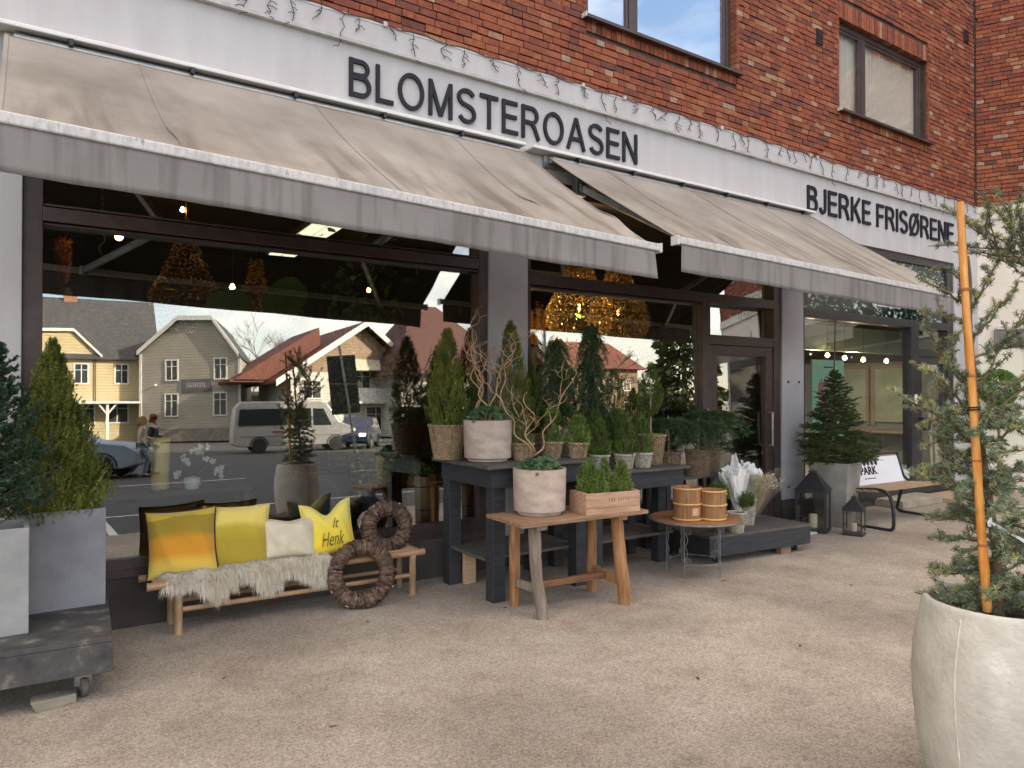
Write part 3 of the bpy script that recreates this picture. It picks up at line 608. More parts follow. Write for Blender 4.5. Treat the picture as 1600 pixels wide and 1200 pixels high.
# ---------------------------------------------------------------- awnings
AZ0=3.825
def awning(x0,x1,zl,zr,lab,first):
    W=x1-x0;yb=3.77
    a=thing('awning',lab,'awning',(x0,5.5,AZ0),group='grey folding arm awnings over the shop fronts')
    zf=lambda u:zl+(zr-zl)*u-AZ0
    rr=random.Random(int(W*100));folds=[(rr.uniform(.02,.98),rr.uniform(.4,1),rr.uniform(.022,.055)) for _ in range(int(W*5))]
    def surf(u,v):
        yy=-.10-(5.5-.10-yb)*v; zz=-.035+(zf(u)+.035)*v
        sag=-.05*math.sin(PI*v)*(1 if first else .6)
        h=0
        for c,am,wd in folds:
            lean=(u-c)*W-(1-v)*.55*(.5 if c<.5 else .9);q=lean/wd
            if abs(q)<4:h+=am*.060*math.exp(-q*q)*max(0,(v-.35)/.65)**1.5*(1-v**9)
        h+=.012*math.sin(u*W*3.1+v*2)*math.sin(PI*v)
        return (u*W,yy-h*.5,zz+sag+h)
    nu,nv=int(W*60),34
    mb=MB();mb.grid(surf,nu,nv)
    o=put('canopy',mb,canvas_under,a,smooth='all');o.data.materials.append(canvas);s=o.modifiers.new('thick','SOLIDIFY');s.thickness=.004;s.offset=-1;s.material_offset=1
    # seams
    seams=[.65-x0+1.2*k for k in range(9)] if first else [4.81-x0+1.2*k for k in range(5)]
    for sx,w_,dz in [(q,.012,.0075) for q in seams if .1<q<W-.05]+[(.012,.011,.0085),(W-.012,.011,.0085)]:
        vs=[]
        for j in range(nv+1):
            p=surf(sx/W,j/nv);vs+=[(p[0]-w_,p[1]-.003,p[2]+dz),(p[0]+w_,p[1]-.003,p[2]+dz)]
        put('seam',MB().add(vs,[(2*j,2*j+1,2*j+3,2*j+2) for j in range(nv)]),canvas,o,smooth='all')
    # front bar, tilted with the arms
    mb=MB();b0=Vector((-.05,yb-5.5,zl-AZ0-.005));b1=Vector((W+.05,yb-5.5,zr-AZ0-.005));mb.beam(b0,b1,.06,.055);put('front_bar',mb,metal_w,a,bevel=.008)
    for e in(b0,b1):put('end_cap',MB().box(e+Vector((0,0,-.003)),(.02,.075,.07)),M('awning end cap',(.55,.54,.52),rough=.5),a,bevel=.004)
    def val(u,v):
        return (u*W,yb-5.5-.015+.006*math.sin(u*W*9)*v+.004*math.sin(u*W*23+1)*v-.03*(max(0,u-.93)/.07)*v*(first),zf(u)-.032-.205*v*(1+.02*math.sin(u*W*5)))
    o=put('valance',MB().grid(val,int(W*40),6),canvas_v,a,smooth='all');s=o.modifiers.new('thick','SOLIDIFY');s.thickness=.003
    # cassette: top rail + roller
    mb=MB();mb.bb(-.8 if first else -.2,W,-.135,-.0,.02,.05);put('top_rail',mb,M('white rail paint',(.66,.65,.64),(.74,.73,.72),scale=6,rough=.4),a,bevel=.006)
    mb=MB();mb.tube([(0.05,-.07,-.03),(W-.05,-.07,-.03)],.035,14);put('roller',mb,metal_g,a,smooth=True)
    k=.35
    while k<W:
        put('bracket',MB().bb(k-.012,k+.012,-.138,-.0,-.02,.022),black_iron,a);k+=.72
    mb=MB();mb.bb(0,W,-.03,.0,-.10,.016);put('back_plate',mb,metal_g,a)
    n=2 if W<5.5 else 3
    for i in range(2):
        s_=1 if i==0 else -1
        sh=Vector((W*(.10 if s_>0 else .90),-.06,-.24));wr=Vector((W*(.14 if s_>0 else .86),yb-5.5+.05,zf(.1 if s_>0 else .9)-.02));el=(sh+wr)/2+Vector((s_*.62,.0,-.16))
        mb=MB();mb.beam(sh,el,.045,.06);mb.beam(el,wr,.04,.05)
        for p in(sh,el,wr):mb.lathe([(0,-.04),(.035,-.04),(.035,.04),(0,.04)],12,p)
        put('folding_arm',mb,metal_g,a,bevel=.004)
        mb=MB();mb.bb(sh[0]-.06,sh[0]+.06,-.08,0,-.32,-.10);put('arm_bracket',mb,metal_g,a,bevel=.005)
    return a
awning(-.10,3.80,2.775,2.655,'longer grey awning in front of the BLOMSTEROASEN name, over the display window',True)
awning(4.08,8.27,2.735,2.64,'shorter grey awning over the door, ending below the BJERKE FRISØRENE name',False)
# ================================================================ PLANT BUILDERS (all local to the plant's base)
def yew_cone(h,r,n,base=.0,sl=.14,nl=.022,w=.0022,nn=26,power=.75,tip=True,mat=None,belly=.18):
    "upright cone of ascending shoots"
    t=TR();z=NP.random(n)**1.15;a=NP.random(n)*2*PI
    prof=np.minimum(1,(z/belly)**.5)*(1-z)**power
    rr=r*prof*(.35+.65*NP.random(n)**.45)+.006
    L=sl*(.6+.7*NP.random(n))*(.55+.45*(1-z))
    tipp=np.stack([rr*np.cos(a),rr*np.sin(a),base+z*h*.98],1)
    out=np.stack([np.cos(a),np.sin(a),0*a],1)
    d=nrm(out*(.25+.6*NP.random((n,1))*(1-z[:,None]))+np.array((0,0,1.))+NP.normal(size=(n,3))*.13)
    shoots(t,tipp-d*L[:,None]*.7,tipp+d*L[:,None]*.3,nn,nl,w,fwd=.9)
    return t
def stemmb(h,r,z0=0,seg=7,wob=.01):
    pts=[(R.uniform(-wob,wob)*(i>0),R.uniform(-wob,wob)*(i>0),z0+h*i/6) for i in range(7)]
    return MB().tube(pts,[r*(1-.75*i/6)+.001 for i in range(7)],seg)
def spruce(h,r,n_br=70,z0=.02,dens=1.,nl=.016,w=.0019,droop=.15,top=.25,wood=None,seed=0):
    "whorled branches with side twigs; returns foliage, wood"
    rr=random.Random(seed);t=TR();mb=wood if wood is not None else MB();P0=[];P1=[]
    for i in range(n_br):
        zf=z0+(1-z0)*(i/n_br)**.95*(1-top*.0);z=h*zf
        L=r*((1-zf)**.8)*rr.uniform(.60,1.15)
        if zf>1-top:L=r*.22*((1-zf)/top)+.02
        a=i*2.399+rr.uniform(-.4,.4);up=.35*zf-.1+rr.uniform(-.1,.12)
        pts=[]
        for k in range(6):
            s=k/5;pts.append(Vector((math.cos(a)*L*s,math.sin(a)*L*s,z+L*(up*s-droop*s*s*1.2+.12*s**3))))
        mb.tube(pts,[.0045*(1-.7*k/5)*(1+L) for k in range(6)],4,cap=False)
        m=max(3,int(L*34*dens))
        for k in range(m):
            s=.18+.82*k/m;i0=min(4,int(s*5));p=pts[i0].lerp(pts[i0+1],s*5-i0);d=(pts[i0+1]-pts[i0]).normalized()
            side=Vector((-math.sin(a),math.cos(a),0))*(1 if k%2 else -1)
            tl=L*.42*(1-s*.72)*rr.uniform(.6,1.2)+.02
            e=p+(d*.75+side*.8+Vector((0,0,rr.uniform(-.55,.40)))).normalized()*tl
            P0.append(p);P1.append(e)
            if tl>.09:
                for q in(.45,.7):
                    f=p.lerp(e,q);P0.append(f);P1.append(f+(d*.9+side*rr.uniform(-.3,.8)+Vector((0,0,rr.uniform(-.3,.2)))).normalized()*tl*.42)
        for k in range(5):P0.append(pts[k]);P1.append(pts[k+1])
    P0.append((0,0,h*.6));P1.append((0,0,h))
    P0=np.array([tuple(p) for p in P0]);P1=np.array([tuple(p) for p in P1])
    L=np.linalg.norm(P1-P0,axis=1);shoots(t,P0,P1,34,nl,w,fwd=.75,taper=.2)
    return t,mb
def wicker_basket(r0,r1,h,seg=44,rows=None,lip=.012,weave=.0048):
    rows=rows or int(h/.0105)
    prof=[(r0+(r1-r0)*(i/rows)**.9,h*i/rows) for i in range(rows+1)]
    mb=MB();mb.lathe(prof,seg,wob=lambda i,k,a,z:weave*(1 if ((k//2)+i)%2 else -1)*(1 if i%1==0 else 0))
    mb.lathe([(p[0]-.012,p[1]) for p in prof[::6]],28,cap0=False)
    n=120
    for s in(0,1):
        mb.tube([((r1+.002+.5*lip*math.cos(20*2*PI*i/n+s*PI))*math.cos(2*PI*i/n),(r1+.002+.5*lip*math.cos(20*2*PI*i/n+s*PI))*math.sin(2*PI*i/n),h+.4*lip*math.sin(20*2*PI*i/n+s*PI)) for i in range(n)],lip*.62,5,closed=True)
    n=30
    for k in range(n):
        a=2*PI*k/n;mb.tube([(prof[j][0]*1.0*math.cos(a)+.004*math.cos(a),prof[j][0]*math.sin(a)+.004*math.sin(a),prof[j][1]) for j in(0,rows//2,rows)],.0035,4)
    return mb
def wrap_basket(lab,cat,loc,r0,r1,h,mat,group=None,name='wicker_basket'):
    t=thing(name,lab,cat,loc,R.uniform(0,6),group);put('woven_side',wicker_basket(r0,r1,h),mat,t)
    put('soil',MB().lathe([(r0+(r1-r0)*.85-.006,h*.86),(.0001,h*.9)],20,cap0=False),soil,t);return t
# ================================================================ LEFT DOLLY AND CONCRETE PLANTERS
d=thing('plant_dolly','worn black plywood dolly on castors carrying the concrete planters at the left edge','plant dolly',(.40,4.28,.0),rad(-3.5))
mb=MB();mb.bb(-1.6,0,0,1.1,.305,.33)
put('deck',mb,dollym,d,bevel=.003)
mb=MB();mb.bb(-1.6,-.0,.003,.028,.15,.304);mb.bb(-.028,-.003,.028,1.1,.15,.304);mb.bb(-1.6,-.03,1.07,1.095,.15,.304);put('skirt_board',mb,dollym,d,bevel=.003)
for x,y in((-.13,.12),(-1.2,.12),(-.13,.95)):
    c=put('castor',MB().bb(x-.03,x+.03,y-.04,y+.04,.12,.16).beam((x-.02,y,.15),(x-.02,y+.02,.055),.004,.04,up=(1,0,0)).beam((x+.02,y,.15),(x+.02,y+.02,.055),.004,.04,up=(1,0,0)),metal_g,d)
    put('wheel',MB().lathe([(0,-.016),(.045,-.016),(.052,-.010),(.052,.010),(.045,.016),(0,.016)],24),M('grey rubber wheel',(.10,.09,.085),(.16,.14,.13),scale=20),c,loc=(x,y+.02,.052),rot=(PI/2,0,PI/2+.3),smooth=True)
wb=thing('wood_wedge','rough wooden block wedged under the left dolly beside its castor','wood block',(.15,4.37,0),.25)
put('block',MB().add([(-.09,-.03,0),(.09,-.035,0),(.10,.06,0),(-.08,.06,0),(-.115,-.03,.055),(.09,-.035,.045),(.10,.06,.045),(-.09,.06,.06)],[(0,3,2,1),(4,5,6,7),(0,1,5,4),(1,2,6,5),(2,3,7,6),(3,0,4,7)]),M('pale wood block',(.22,.20,.16),(.32,.29,.23),scale=8),wb,bevel=.004)
def boxpot(name,lab,x0,x1,y0,y1,z0,z1,mat,t=.022,taper=.0,group=None):
    c=((x0+x1)/2,(y0+y1)/2);o=thing(name,lab,'planter',(c[0],c[1],z0),group=group);hx=(x1-x0)/2;hy=(y1-y0)/2;h=z1-z0
    mb=MB();L=[]
    for k,(ox,oy,z) in enumerate(((hx-taper,hy-taper,0),(hx,hy,h),(hx-t,hy-t,h),(hx-t,hy-t,h-.06))):
        L+=[(-ox,-oy,z),(ox,-oy,z),(ox,oy,z),(-ox,oy,z)]
    f=[(0,3,2,1)]
    for k in range(3):
        for i in range(4):
            j=(i+1)%4;f.append((4*k+i,4*k+j,4*k+4+j,4*k+4+i))
    mb.add(L,f);put('wall',mb,mat,o,bevel=.005)
    put('soil',MB().bb(-hx+t,hx-t,-hy+t,hy-t,h-.10,h-.05),soil,o);return o
boxpot('concrete_planter','pale grey square concrete planter in front of the bluish grey one on the dolly',-.42,.04,4.58,4.93,.33,.885,concrete2,group='square concrete planters on the dolly')
boxpot('concrete_planter','bluish grey square concrete planter holding the olive green cone, behind the paler one',-.02,.425,4.955,5.33,.33,.905,concrete,group='square concrete planters on the dolly')
y=thing('yew_bush','broad olive green conical yew in the bluish concrete planter by the left window edge','yew',(.155,5.14,.86))
put('foliage',yew_cone(1.06,.37,1500,sl=.17,nl=.021,w=.0030,nn=40,power=.85,belly=.12),yewm,y);put('trunk',stemmb(.8,.015),barkm,y)
# dark blue-green conifer, clumpy side sprays
def clumpy(h,r,n,seed=3):
    rr=random.Random(seed);t=TR();mb=MB();P0=[];P1=[]
    mb.tube([(0,0,0),(.01,0,h*.5),(.0,.01,h)],[.016,.01,.003],6)
    for i in range(n):
        zf=(i+.5)/n;a=i*2.4+rr.uniform(-.3,.3);L=r*(1-zf)**.7*rr.uniform(.7,1.15)+.04;z=h*zf
        b=Vector((math.cos(a)*L,math.sin(a)*L,z+L*.55));mb.tube([(0,0,z),b],[.005,.002],4,cap=False)
        for k in range(20):
            s=rr.uniform(.3,1);p=Vector((0,0,z)).lerp(b,s)+Vector([rr.gauss(0,.022) for _ in range(3)])
            q=p+Vector((math.cos(a)*.5+rr.gauss(0,.5),math.sin(a)*.5+rr.gauss(0,.5),.6+rr.gauss(0,.3))).normalized()*rr.uniform(.03,.065);P0.append(tuple(p));P1.append(tuple(q))
    shoots(t,P0,P1,46,.018,.0038,fwd=.8,taper=.1);return t,mb
t,mb=clumpy(1.02,.34,95)
y=thing('juniper_bush','dark blue green clumpy juniper in the pale concrete planter, cut by the left frame edge','juniper',(-.20,4.78,.83))
put('foliage',t,yewd,y);put('trunk',mb,barkm,y)
# ================================================================ BAMBOO BENCH WITH CUSHIONS
b=thing('bamboo_bench','low bench of bamboo poles under the window holding yellow cushions','bench',(1.70,5.33,0),rad(-1))
def pole(name,a,c,r,par,mat=bamboo,nodes=4,seg=12):
    a,c=Vector(a),Vector(c);pts=[];rs=[];n=nodes
    for k in range(n):
        for s,f in((.0,1.06),(.06,.97),(.5,.95),(.94,.97)):
            pts.append(a.lerp(c,(k+s)/n));rs.append(r*f)
    pts.append(c);rs.append(r*1.05)
    return put(name,MB().tube(pts,rs,seg),mat,par,smooth=True)
pole('front_rail',(-1.02,-.15,.335),(.97,-.13,.325),.026,b,nodes=5);pole('back_rail',(-1.04,.12,.335),(.95,.12,.325),.024,b,nodes=5)
pole('lower_rail',(-.82,-.13,.155),(.88,-.12,.15),.018,b,nodes=4);pole('lower_rail',(-.82,.11,.155),(.88,.11,.15),.017,b,nodes=4)
for x,y_ in((-.83,-.14),(-.84,.12),(.87,-.13),(.87,.12)):pole('leg',(x,y_,0),(x,y_,.315),.028 if y_<0 else .024,b,mat=M('bamboo leg',(.30,.18,.09),(.46,.31,.18),scale=4,rough=.55,stretch=(8,8,1),bump=.2,bscale=20),nodes=2)
for k in range(5):pole('seat_slat',(-.98,-.10+.047*k,.350),(.93,-.09+.047*k,.342),.011,b,nodes=6,seg=8)
for x in(-.83,.87):pole('cross_bar',(x,-.16,.30),(x,.14,.30),.015,b,nodes=1)
def velvet(name,bands):
    "cushion cloth with woven colour bands"
    m,nt,b_=newmat(name);N=nt.nodes;L=nt.links;tc=N.new('ShaderNodeTexCoord');n=N.new('ShaderNodeTexNoise');n.inputs['Scale'].default_value=4;n.inputs['Detail'].default_value=5
    sp=N.new('ShaderNodeSeparateXYZ');ad=N.new('ShaderNodeMath');ad.operation='MULTIPLY_ADD';ad.inputs[1].default_value=.22
    cr=N.new('ShaderNodeValToRGB');e=cr.color_ramp.elements;e[0].position=bands[0][0];e[0].color=(*bands[0][1],1);e[1].position=bands[-1][0];e[1].color=(*bands[-1][1],1)
    for p,c in bands[1:-1]:
        k=e.new(p);k.color=(*c,1)
    L.new(tc.outputs['Generated'],sp.inputs[0]);L.new(tc.outputs['Object'],n.inputs['Vector']);L.new(n.outputs['Fac'],ad.inputs[0]);L.new(sp.outputs[2],ad.inputs[2]);L.new(ad.outputs[0],cr.inputs[0]);L.new(cr.outputs[0],b_.inputs['Base Color'])
    b_.inputs['Roughness'].default_value=.8;b_.inputs['Sheen Weight'].default_value=.5
    n2=N.new('ShaderNodeTexNoise');n2.inputs['Scale'].default_value=35;n2.inputs['Detail'].default_value=6;bp=N.new('ShaderNodeBump');bp.inputs['Strength'].default_value=.25;bp.inputs['Distance'].default_value=.01
    L.new(tc.outputs['Object'],n2.inputs['Vector']);L.new(n2.outputs['Fac'],bp.inputs['Height']);L.new(bp.outputs[0],b_.inputs['Normal']);return m
def cushion(lab,loc,w,h,t,rot,mat,pipe=None,seed=0,dent=0,group='cushions on the bamboo bench',lean=-.22):
    o=thing('cushion',lab,'cushion',loc,group=group,rot=(lean,rot[0],rot[1]));rr=random.Random(seed);ph=[rr.uniform(0,6) for _ in range(6)]
    def edge(u,v):
        x=(u-.5)*2;z=(v-.5)*2
        pin=.075
        X=x*(1-pin*(1-z*z)*abs(x)**2);Z=z*(1-pin*(1-x*x)*abs(z)**2)
        if dent:Z=Z-dent*math.exp(-(x/.42)**2)*max(0,(z+.2)/1.2)*1.0+.05*max(0,z)*abs(x)
        return X*w/2,Z*h/2+h/2,x,z
    def surf(sgn):
        def f(u,v):
            X,Z,x,z=edge(u,v)
            th=t*((1-x**4)*(1-z**4))**.55*(.92+.08*math.sin(3*x+ph[0]))
            wr=.010*math.sin(x*5+z*4+ph[1])*((1-x*x)*(1-z*z))**.5+.009*math.exp(-((x+.55+.35*z)/.09)**2)*(1-z*z)+.007*math.exp(-((x-.6+.3*z)/.07)**2)*(1-z*z)+.006*math.sin(14*x+ph[2])*max(0,abs(z)-.55)*(1-z**4)
            return (X,sgn*(th+wr*1.0),Z)
        return f
    mb=MB();n=30
    mb.grid(surf(-1),n,n);k=len(mb.v);mb.grid(surf(1),n,n)
    me=mb.mesh('cover')
    c=put('cover',me,mat,o,smooth='all')
    ring=[edge(i/n,0) for i in range(n)]+[edge(1,i/n) for i in range(n)]+[edge(1-i/n,1) for i in range(n)]+[edge(0,1-i/n) for i in range(n)]
    put('piping',MB().tube([(p[0]*1.012,0,(p[1]-h/2)*1.012+h/2) for p in ring],.0055 if pipe else .003,6,closed=True),pipe or mat,o,smooth='all')
    return o
yl=(.78,.56,.06);og=(.72,.33,.012);ol=(.30,.21,.012);py=(.80,.62,.16)
v1=velvet('amber velvet',[(.0,py),(.32,(.78,.50,.06)),(.44,(.70,.30,.012)),(.66,(.66,.30,.012)),(.76,(.36,.24,.012)),(.98,(.34,.24,.015)),(1.1,(.6,.42,.04))])
v2=velvet('lemon and olive velvet',[(.0,(.46,.33,.02)),(.30,(.42,.31,.02)),(.55,(.42,.31,.02)),(.74,(.52,.39,.03)),(.84,(.78,.62,.13)),(1.1,py)])
cr_=M('cream linen',(.62,.55,.40),(.72,.65,.50),scale=12,rough=.9,bump=.4,bscale=120)
v4=velvet('bright yellow cotton',[(0,(.85,.60,.02)),(.5,(.84,.64,.05)),(1.1,(.80,.70,.16))])
dkpipe=M('dark piping',(.03,.012,.008));ypipe=M('yellow piping',(.55,.42,.10),(.7,.55,.16),scale=10)
def onbench(px,yy=5.27):return atY(px,900,yy).x
cushion('amber and olive banded velvet cushion with dark piping, leftmost on the bamboo bench',(.915,5.30,.352),.44,.45,.075,(-.03,-.12),v1,dkpipe,1)
cushion('yellow velvet cushion with olive patch, standing between the amber and the cream cushion',(1.27,5.32,.352),.44,.44,.07,(.02,-.10),v2,ypipe,2)
cushion('plain cream linen cushion between two yellow cushions on the sheepskin',(1.63,5.30,.38),.40,.29,.075,(.03,-.05),cr_,None,3,dent=.10)
cu=cushion('bright yellow cushion with black handwriting and a dented top, beside the twig wreaths',(1.95,5.30,.36),.38,.40,.085,(-.10,-.15),v4,None,4,dent=.42)
for txt,w_,h_,x,z in(('It',.05,.075,.02,.20),('Henk',.17,.10,-.075,.075)):
    me=textmesh(txt,1,.004,offset=-.006,shear=.45);me=fitmesh(me,w_,h_)
    co=np.empty(len(me.vertices)*3,np.float32);me.vertices.foreach_get('co',co);co=co.reshape(-1,3)
    xx=co[:,0]+x;zz=co[:,2]+z;th=.085*np.clip((1-(xx/.19)**4)*(1-((zz-.2)/.2)**4),0.02,1)**.55
    co[:,1]=-th-.012;co[:,0]=xx;co[:,2]=zz;me.vertices.foreach_set('co',co.ravel());me.update()
    put('lettering',me,M('olive print',(.20,.16,.04)),cu)
# sheepskin
def skin():
    t=TR();C=1500;K=30
    cu=NP.random(C);cv=NP.random(C)**.8
    # locks: along the seat and hanging in three uneven tongues over the rail
    cx=-.70+1.08*cu;hangmax=.015+.10*np.clip(np.sin((cu-.12)*PI*2*1.55)**2*1.2-.1,0,1)*(cu>.1)
    seat=.27;tot=seat+hangmax;sv=cv*tot;top=sv<seat
    cy=np.where(top,.13-sv,-.150-.02*(sv-seat));cz=np.where(top,.372+.022*np.sin(cx*16)**2*(sv/seat),.365-(sv-seat))
    n=C*K;ix=np.repeat(np.arange(C),K)
    P=np.stack([cx,cy,cz],1)[ix]+NP.normal(size=(n,3))*np.array((.010,.007,.004))
    h=np.where(top,np.clip((sv-.18)/.09,0,1)*.6,1.)[ix]
    ph=NP.normal(size=(C,2))*.28
    D=nrm(np.stack([ph[ix,0]+.12*NP.normal(size=n),-.75+.15*NP.normal(size=n)+.25*h,.30-1.15*h+ph[ix,1]*.3*(1-h)+.1*NP.normal(size=n)],1))
    L=((.045+.03*NP.random(C))[ix]+.022*h)*(.75+.4*NP.random(n))
    side=nrm(np.cross(D,NP.normal(size=(n,3))));w=.0011
    m1=P+D*(L*.4)[:,None];m2=P+D*(L*.75)[:,None]+np.stack([.006*np.sin(ix*1.7),0*L,-.10*L],1);cen=(np.stack([cx,cy,cz],1)[ix]-P)*.15
    tip=P+D*L[:,None]+cen+np.stack([.010*np.sin(ix*1.7),0*L,-.30*L],1);m2=m2+cen*.5
    for a,b,wa,wb in((P,m1,w,w),(m1,m2,w,w*.8)):
        t.add(np.stack([a-side*wa,a+side*wa,b+side*wb],-2));t.add(np.stack([a-side*wa,b+side*wb,b-side*wb],-2))
    t.add(np.stack([m2-side*w*.8,m2+side*w*.8,tip],-2));return t
sk=thing('sheepskin','long haired cream sheepskin draped over the front rail of the bamboo bench','sheepskin',(1.50,5.33,.0),rad(-1))
put('fleece',skin(),M('cream fleece',(.68,.60,.47),(.84,.79,.68),scale=9,rough=.9,island=.10),sk)
mb=MB();mb.grid(lambda u,v:(-.66+1.0*u,.13-.27*v,.366+.008*math.sin(u*25+v*4)),40,8);mb.grid(lambda u,v:(-.66+1.0*u,-.142-.01*v,.366-.03*v),40,3)
put('hide',mb,M('hide',(.5,.43,.32)),sk,smooth='all')
# wreaths
wreathm=M('brown twig wrap',(.06,.034,.024),(.17,.105,.072),scale=30,rough=.45,island=.65,bump=.4,bscale=90,c3=(.34,.25,.20))
def wreath(lab,loc,Rr,r,rot,seed):
    o=thing('twig_wreath',lab,'wreath',loc,group='brown twig wreaths at the bench end',rot=rot);rr=random.Random(seed);mb=MB()
    mb.tube([(Rr*math.cos(2*PI*i/48),0,Rr*math.sin(2*PI*i/48)) for i in range(48)],r*.93,12,closed=True)
    for k in range(190):
        a0=2*PI*k/190+rr.uniform(-.02,.02);tw=rr.uniform(-.10,.16);pts=[];r2=r*rr.uniform(.97,1.04);c0=rr.uniform(0,6)
        for j in range(9):
            b_=2*PI*j/8+c0;a=a0+tw*j/8;q=Rr+r2*math.cos(b_);pts.append((q*math.cos(a),r2*math.sin(b_),q*math.sin(a)))
        mb.tube(pts,rr.uniform(.003,.0085),4,cap=False)
    put('twig_ring',mb,wreathm,o)
    mb=MB()
    for k in range(3):
        a=rr.uniform(.6,6);q=Rr+r*.9;mb.box((q*math.cos(a),-r*.5,q*math.sin(a)),(.022,.008,.010),rot=Matrix.Rotation(rr.uniform(0,3),3,'Y'))
    put('wood_chip',mb,rawwood,o);return o
wreath('larger brown twig wreath standing on the ground, leaning on the bench front',(2.10,5.09,.245),.195,.056,(rad(-9),0,rad(-12)),1)
wreath('brown twig wreath lying up on the bench end against the window',(2.42,5.34,.52),.150,.060,(rad(-8),.6,rad(-16)),2)
# ================================================================ TABLES
def planks(mb,x0,x1,y0,y1,z0,z1,n,rr,ax='x'):
    w=(y1-y0)/n
    for i in range(n):
        e=rr.uniform(-.012,.012);mb.bb(x0+rr.uniform(-.006,.01),x1+e,y0+w*i+.0015,y0+w*(i+1)-.0015,z0,z1+rr.uniform(-.0015,.0015))
    return mb
t1=thing('display_table','taller black wooden display table with thick legs left of the other one','table',(0,0,0),group='black display tables')
put('tabletop',planks(MB(),2.86,3.93,4.53,5.42,1.02,1.048,5,R),topwood,t1,bevel=.003)
mb=MB();mb.bb(2.93,3.90,4.575,4.60,.87,1.018);mb.bb(2.93,3.90,5.35,5.375,.87,1.018);mb.bb(2.93,2.955,4.602,5.348,.87,1.018);mb.bb(3.875,3.90,4.602,5.348,.87,1.018);put('apron',mb,blackwood,t1,bevel=.003)
for x,y in((3.01,4.66),(2.99,5.30),(3.83,4.68),(3.82,5.30)):put('leg',MB().bb(x-.055,x+.055,y-.055,y+.055,0,.868),blackwood,t1,bevel=.004)
put('shelf',planks(MB(),2.945,3.89,4.72,5.34,.30,.325,4,R),topwood,t1,bevel=.002)
t2=thing('display_table','lower black wooden display table behind the round metal table','table',(0,0,0),group='black display tables')
put('tabletop',planks(MB(),3.97,5.14,4.62,5.42,.89,.918,5,R),topwood,t2,bevel=.003)
mb=MB();mb.bb(4.0,5.08,4.655,4.68,.74,.888);mb.bb(4.0,5.08,5.35,5.375,.74,.888);mb.bb(4.0,4.025,4.682,5.348,.74,.888);mb.bb(5.055,5.08,4.682,5.348,.74,.888);put('apron',mb,blackwood,t2,bevel=.003)
for x,y in((4.08,4.75),(5.0,4.90),(4.08,5.3),(5.0,5.3)):put('leg',MB().bb(x-.05,x+.05,y-.05,y+.05,0,.738),blackwood,t2,bevel=.004)
put('shelf',planks(MB(),4.03,5.10,4.80,5.34,.27,.295,4,R),topwood,t2,bevel=.002)
t3=thing('plant_bench','narrow black bench carrying brown baskets beside the glass door','bench',(0,0,0))
put('top',planks(MB(),5.22,6.35,5.0,5.44,.72,.745,3,R),topwood,t3,bevel=.003)
for x,y in((5.30,5.08),(6.27,5.08),(5.30,5.36),(6.27,5.36)):put('leg',MB().bb(x-.03,x+.03,y-.03,y+.03,.0,.718),blackwood,t3)
cb=thing('pine_offcut','short raw pine board standing against the inner leg of the taller black table','board',(3.075,5.22,0))
put('board',MB().bb(-.02,.09,-.02,.02,0,.298),rawwood,cb,bevel=.003)
# old farm table
t=thing('farm_table','small weathered brown wooden table with hewn legs and stretcher, standing in front','table',(3.39,4.25,0),rad(-1.5))
put('tabletop',planks(MB(),-.57,.57,-.255,.255,.672,.70,5,R),oldwood,t,bevel=.004)
def hewn(a,c,r,par,mat,sd,name='leg'):
    rr=random.Random(sd);a,c=Vector(a),Vector(c);mb=MB();n=12;seg=9;vs=[];ph=[rr.uniform(0,6) for _ in range(3)]
    for i in range(n+1):
        p=a.lerp(c,i/n)+Vector((.004*math.sin(i*.6+ph[0]),.004*math.sin(i*.5+ph[1]),0))
        for k in range(seg):
            an=2*PI*k/seg;q=r*(1+.10*math.sin(3*an+i*.35+ph[2])+rr.uniform(-.05,.05))*(.92 if i in(0,n) else 1)
            qx=max(-.80*r,min(.80*r,q*math.cos(an)));vs.append(p+Vector((qx,max(-.85*r,min(.85*r,q*math.sin(an))),0)))
    fs=[(i*seg+k,i*seg+(k+1)%seg,(i+1)*seg+(k+1)%seg,(i+1)*seg+k) for i in range(n) for k in range(seg)]
    fs+=[tuple(range(seg))[::-1],tuple(n*seg+k for k in range(seg))];mb.add(vs,fs);return put(name,mb,mat,par,smooth=True)
hewn((-.345,-.145,0),(-.40,-.12,.655),.046,t,legwood2,1);hewn((-.33,.22,0),(-.37,.17,.655),.042,t,legwood,2)
hewn((.385,-.19,0),(.35,-.14,.655),.050,t,legwood,3);hewn((.40,.22,0),(.36,.17,.655),.042,t,legwood,4)
put('batten',MB().bb(-.43,-.34,-.22,.22,.635,.671),legwood2,t,bevel=.008);put('batten',MB().bb(.31,.40,-.22,.22,.635,.671),legwood,t,bevel=.008)
hm=M('stretcher wood',(.14,.06,.03),(.30,.15,.07),scale=3,rough=.7,stretch=(2,12,12),bump=.4,bscale=14)
put('stretcher',MB().beam((-.33,.03,.19),(.38,.03,.175),.04,.05),hm,t,bevel=.006)
put('stretcher',MB().beam((-.345,-.13,.20),(-.335,.21,.18),.035,.06),legwood2,t,bevel=.006);put('stretcher',MB().beam((.385,-.17,.16),(.395,.21,.19),.035,.07),legwood,t,bevel=.006)
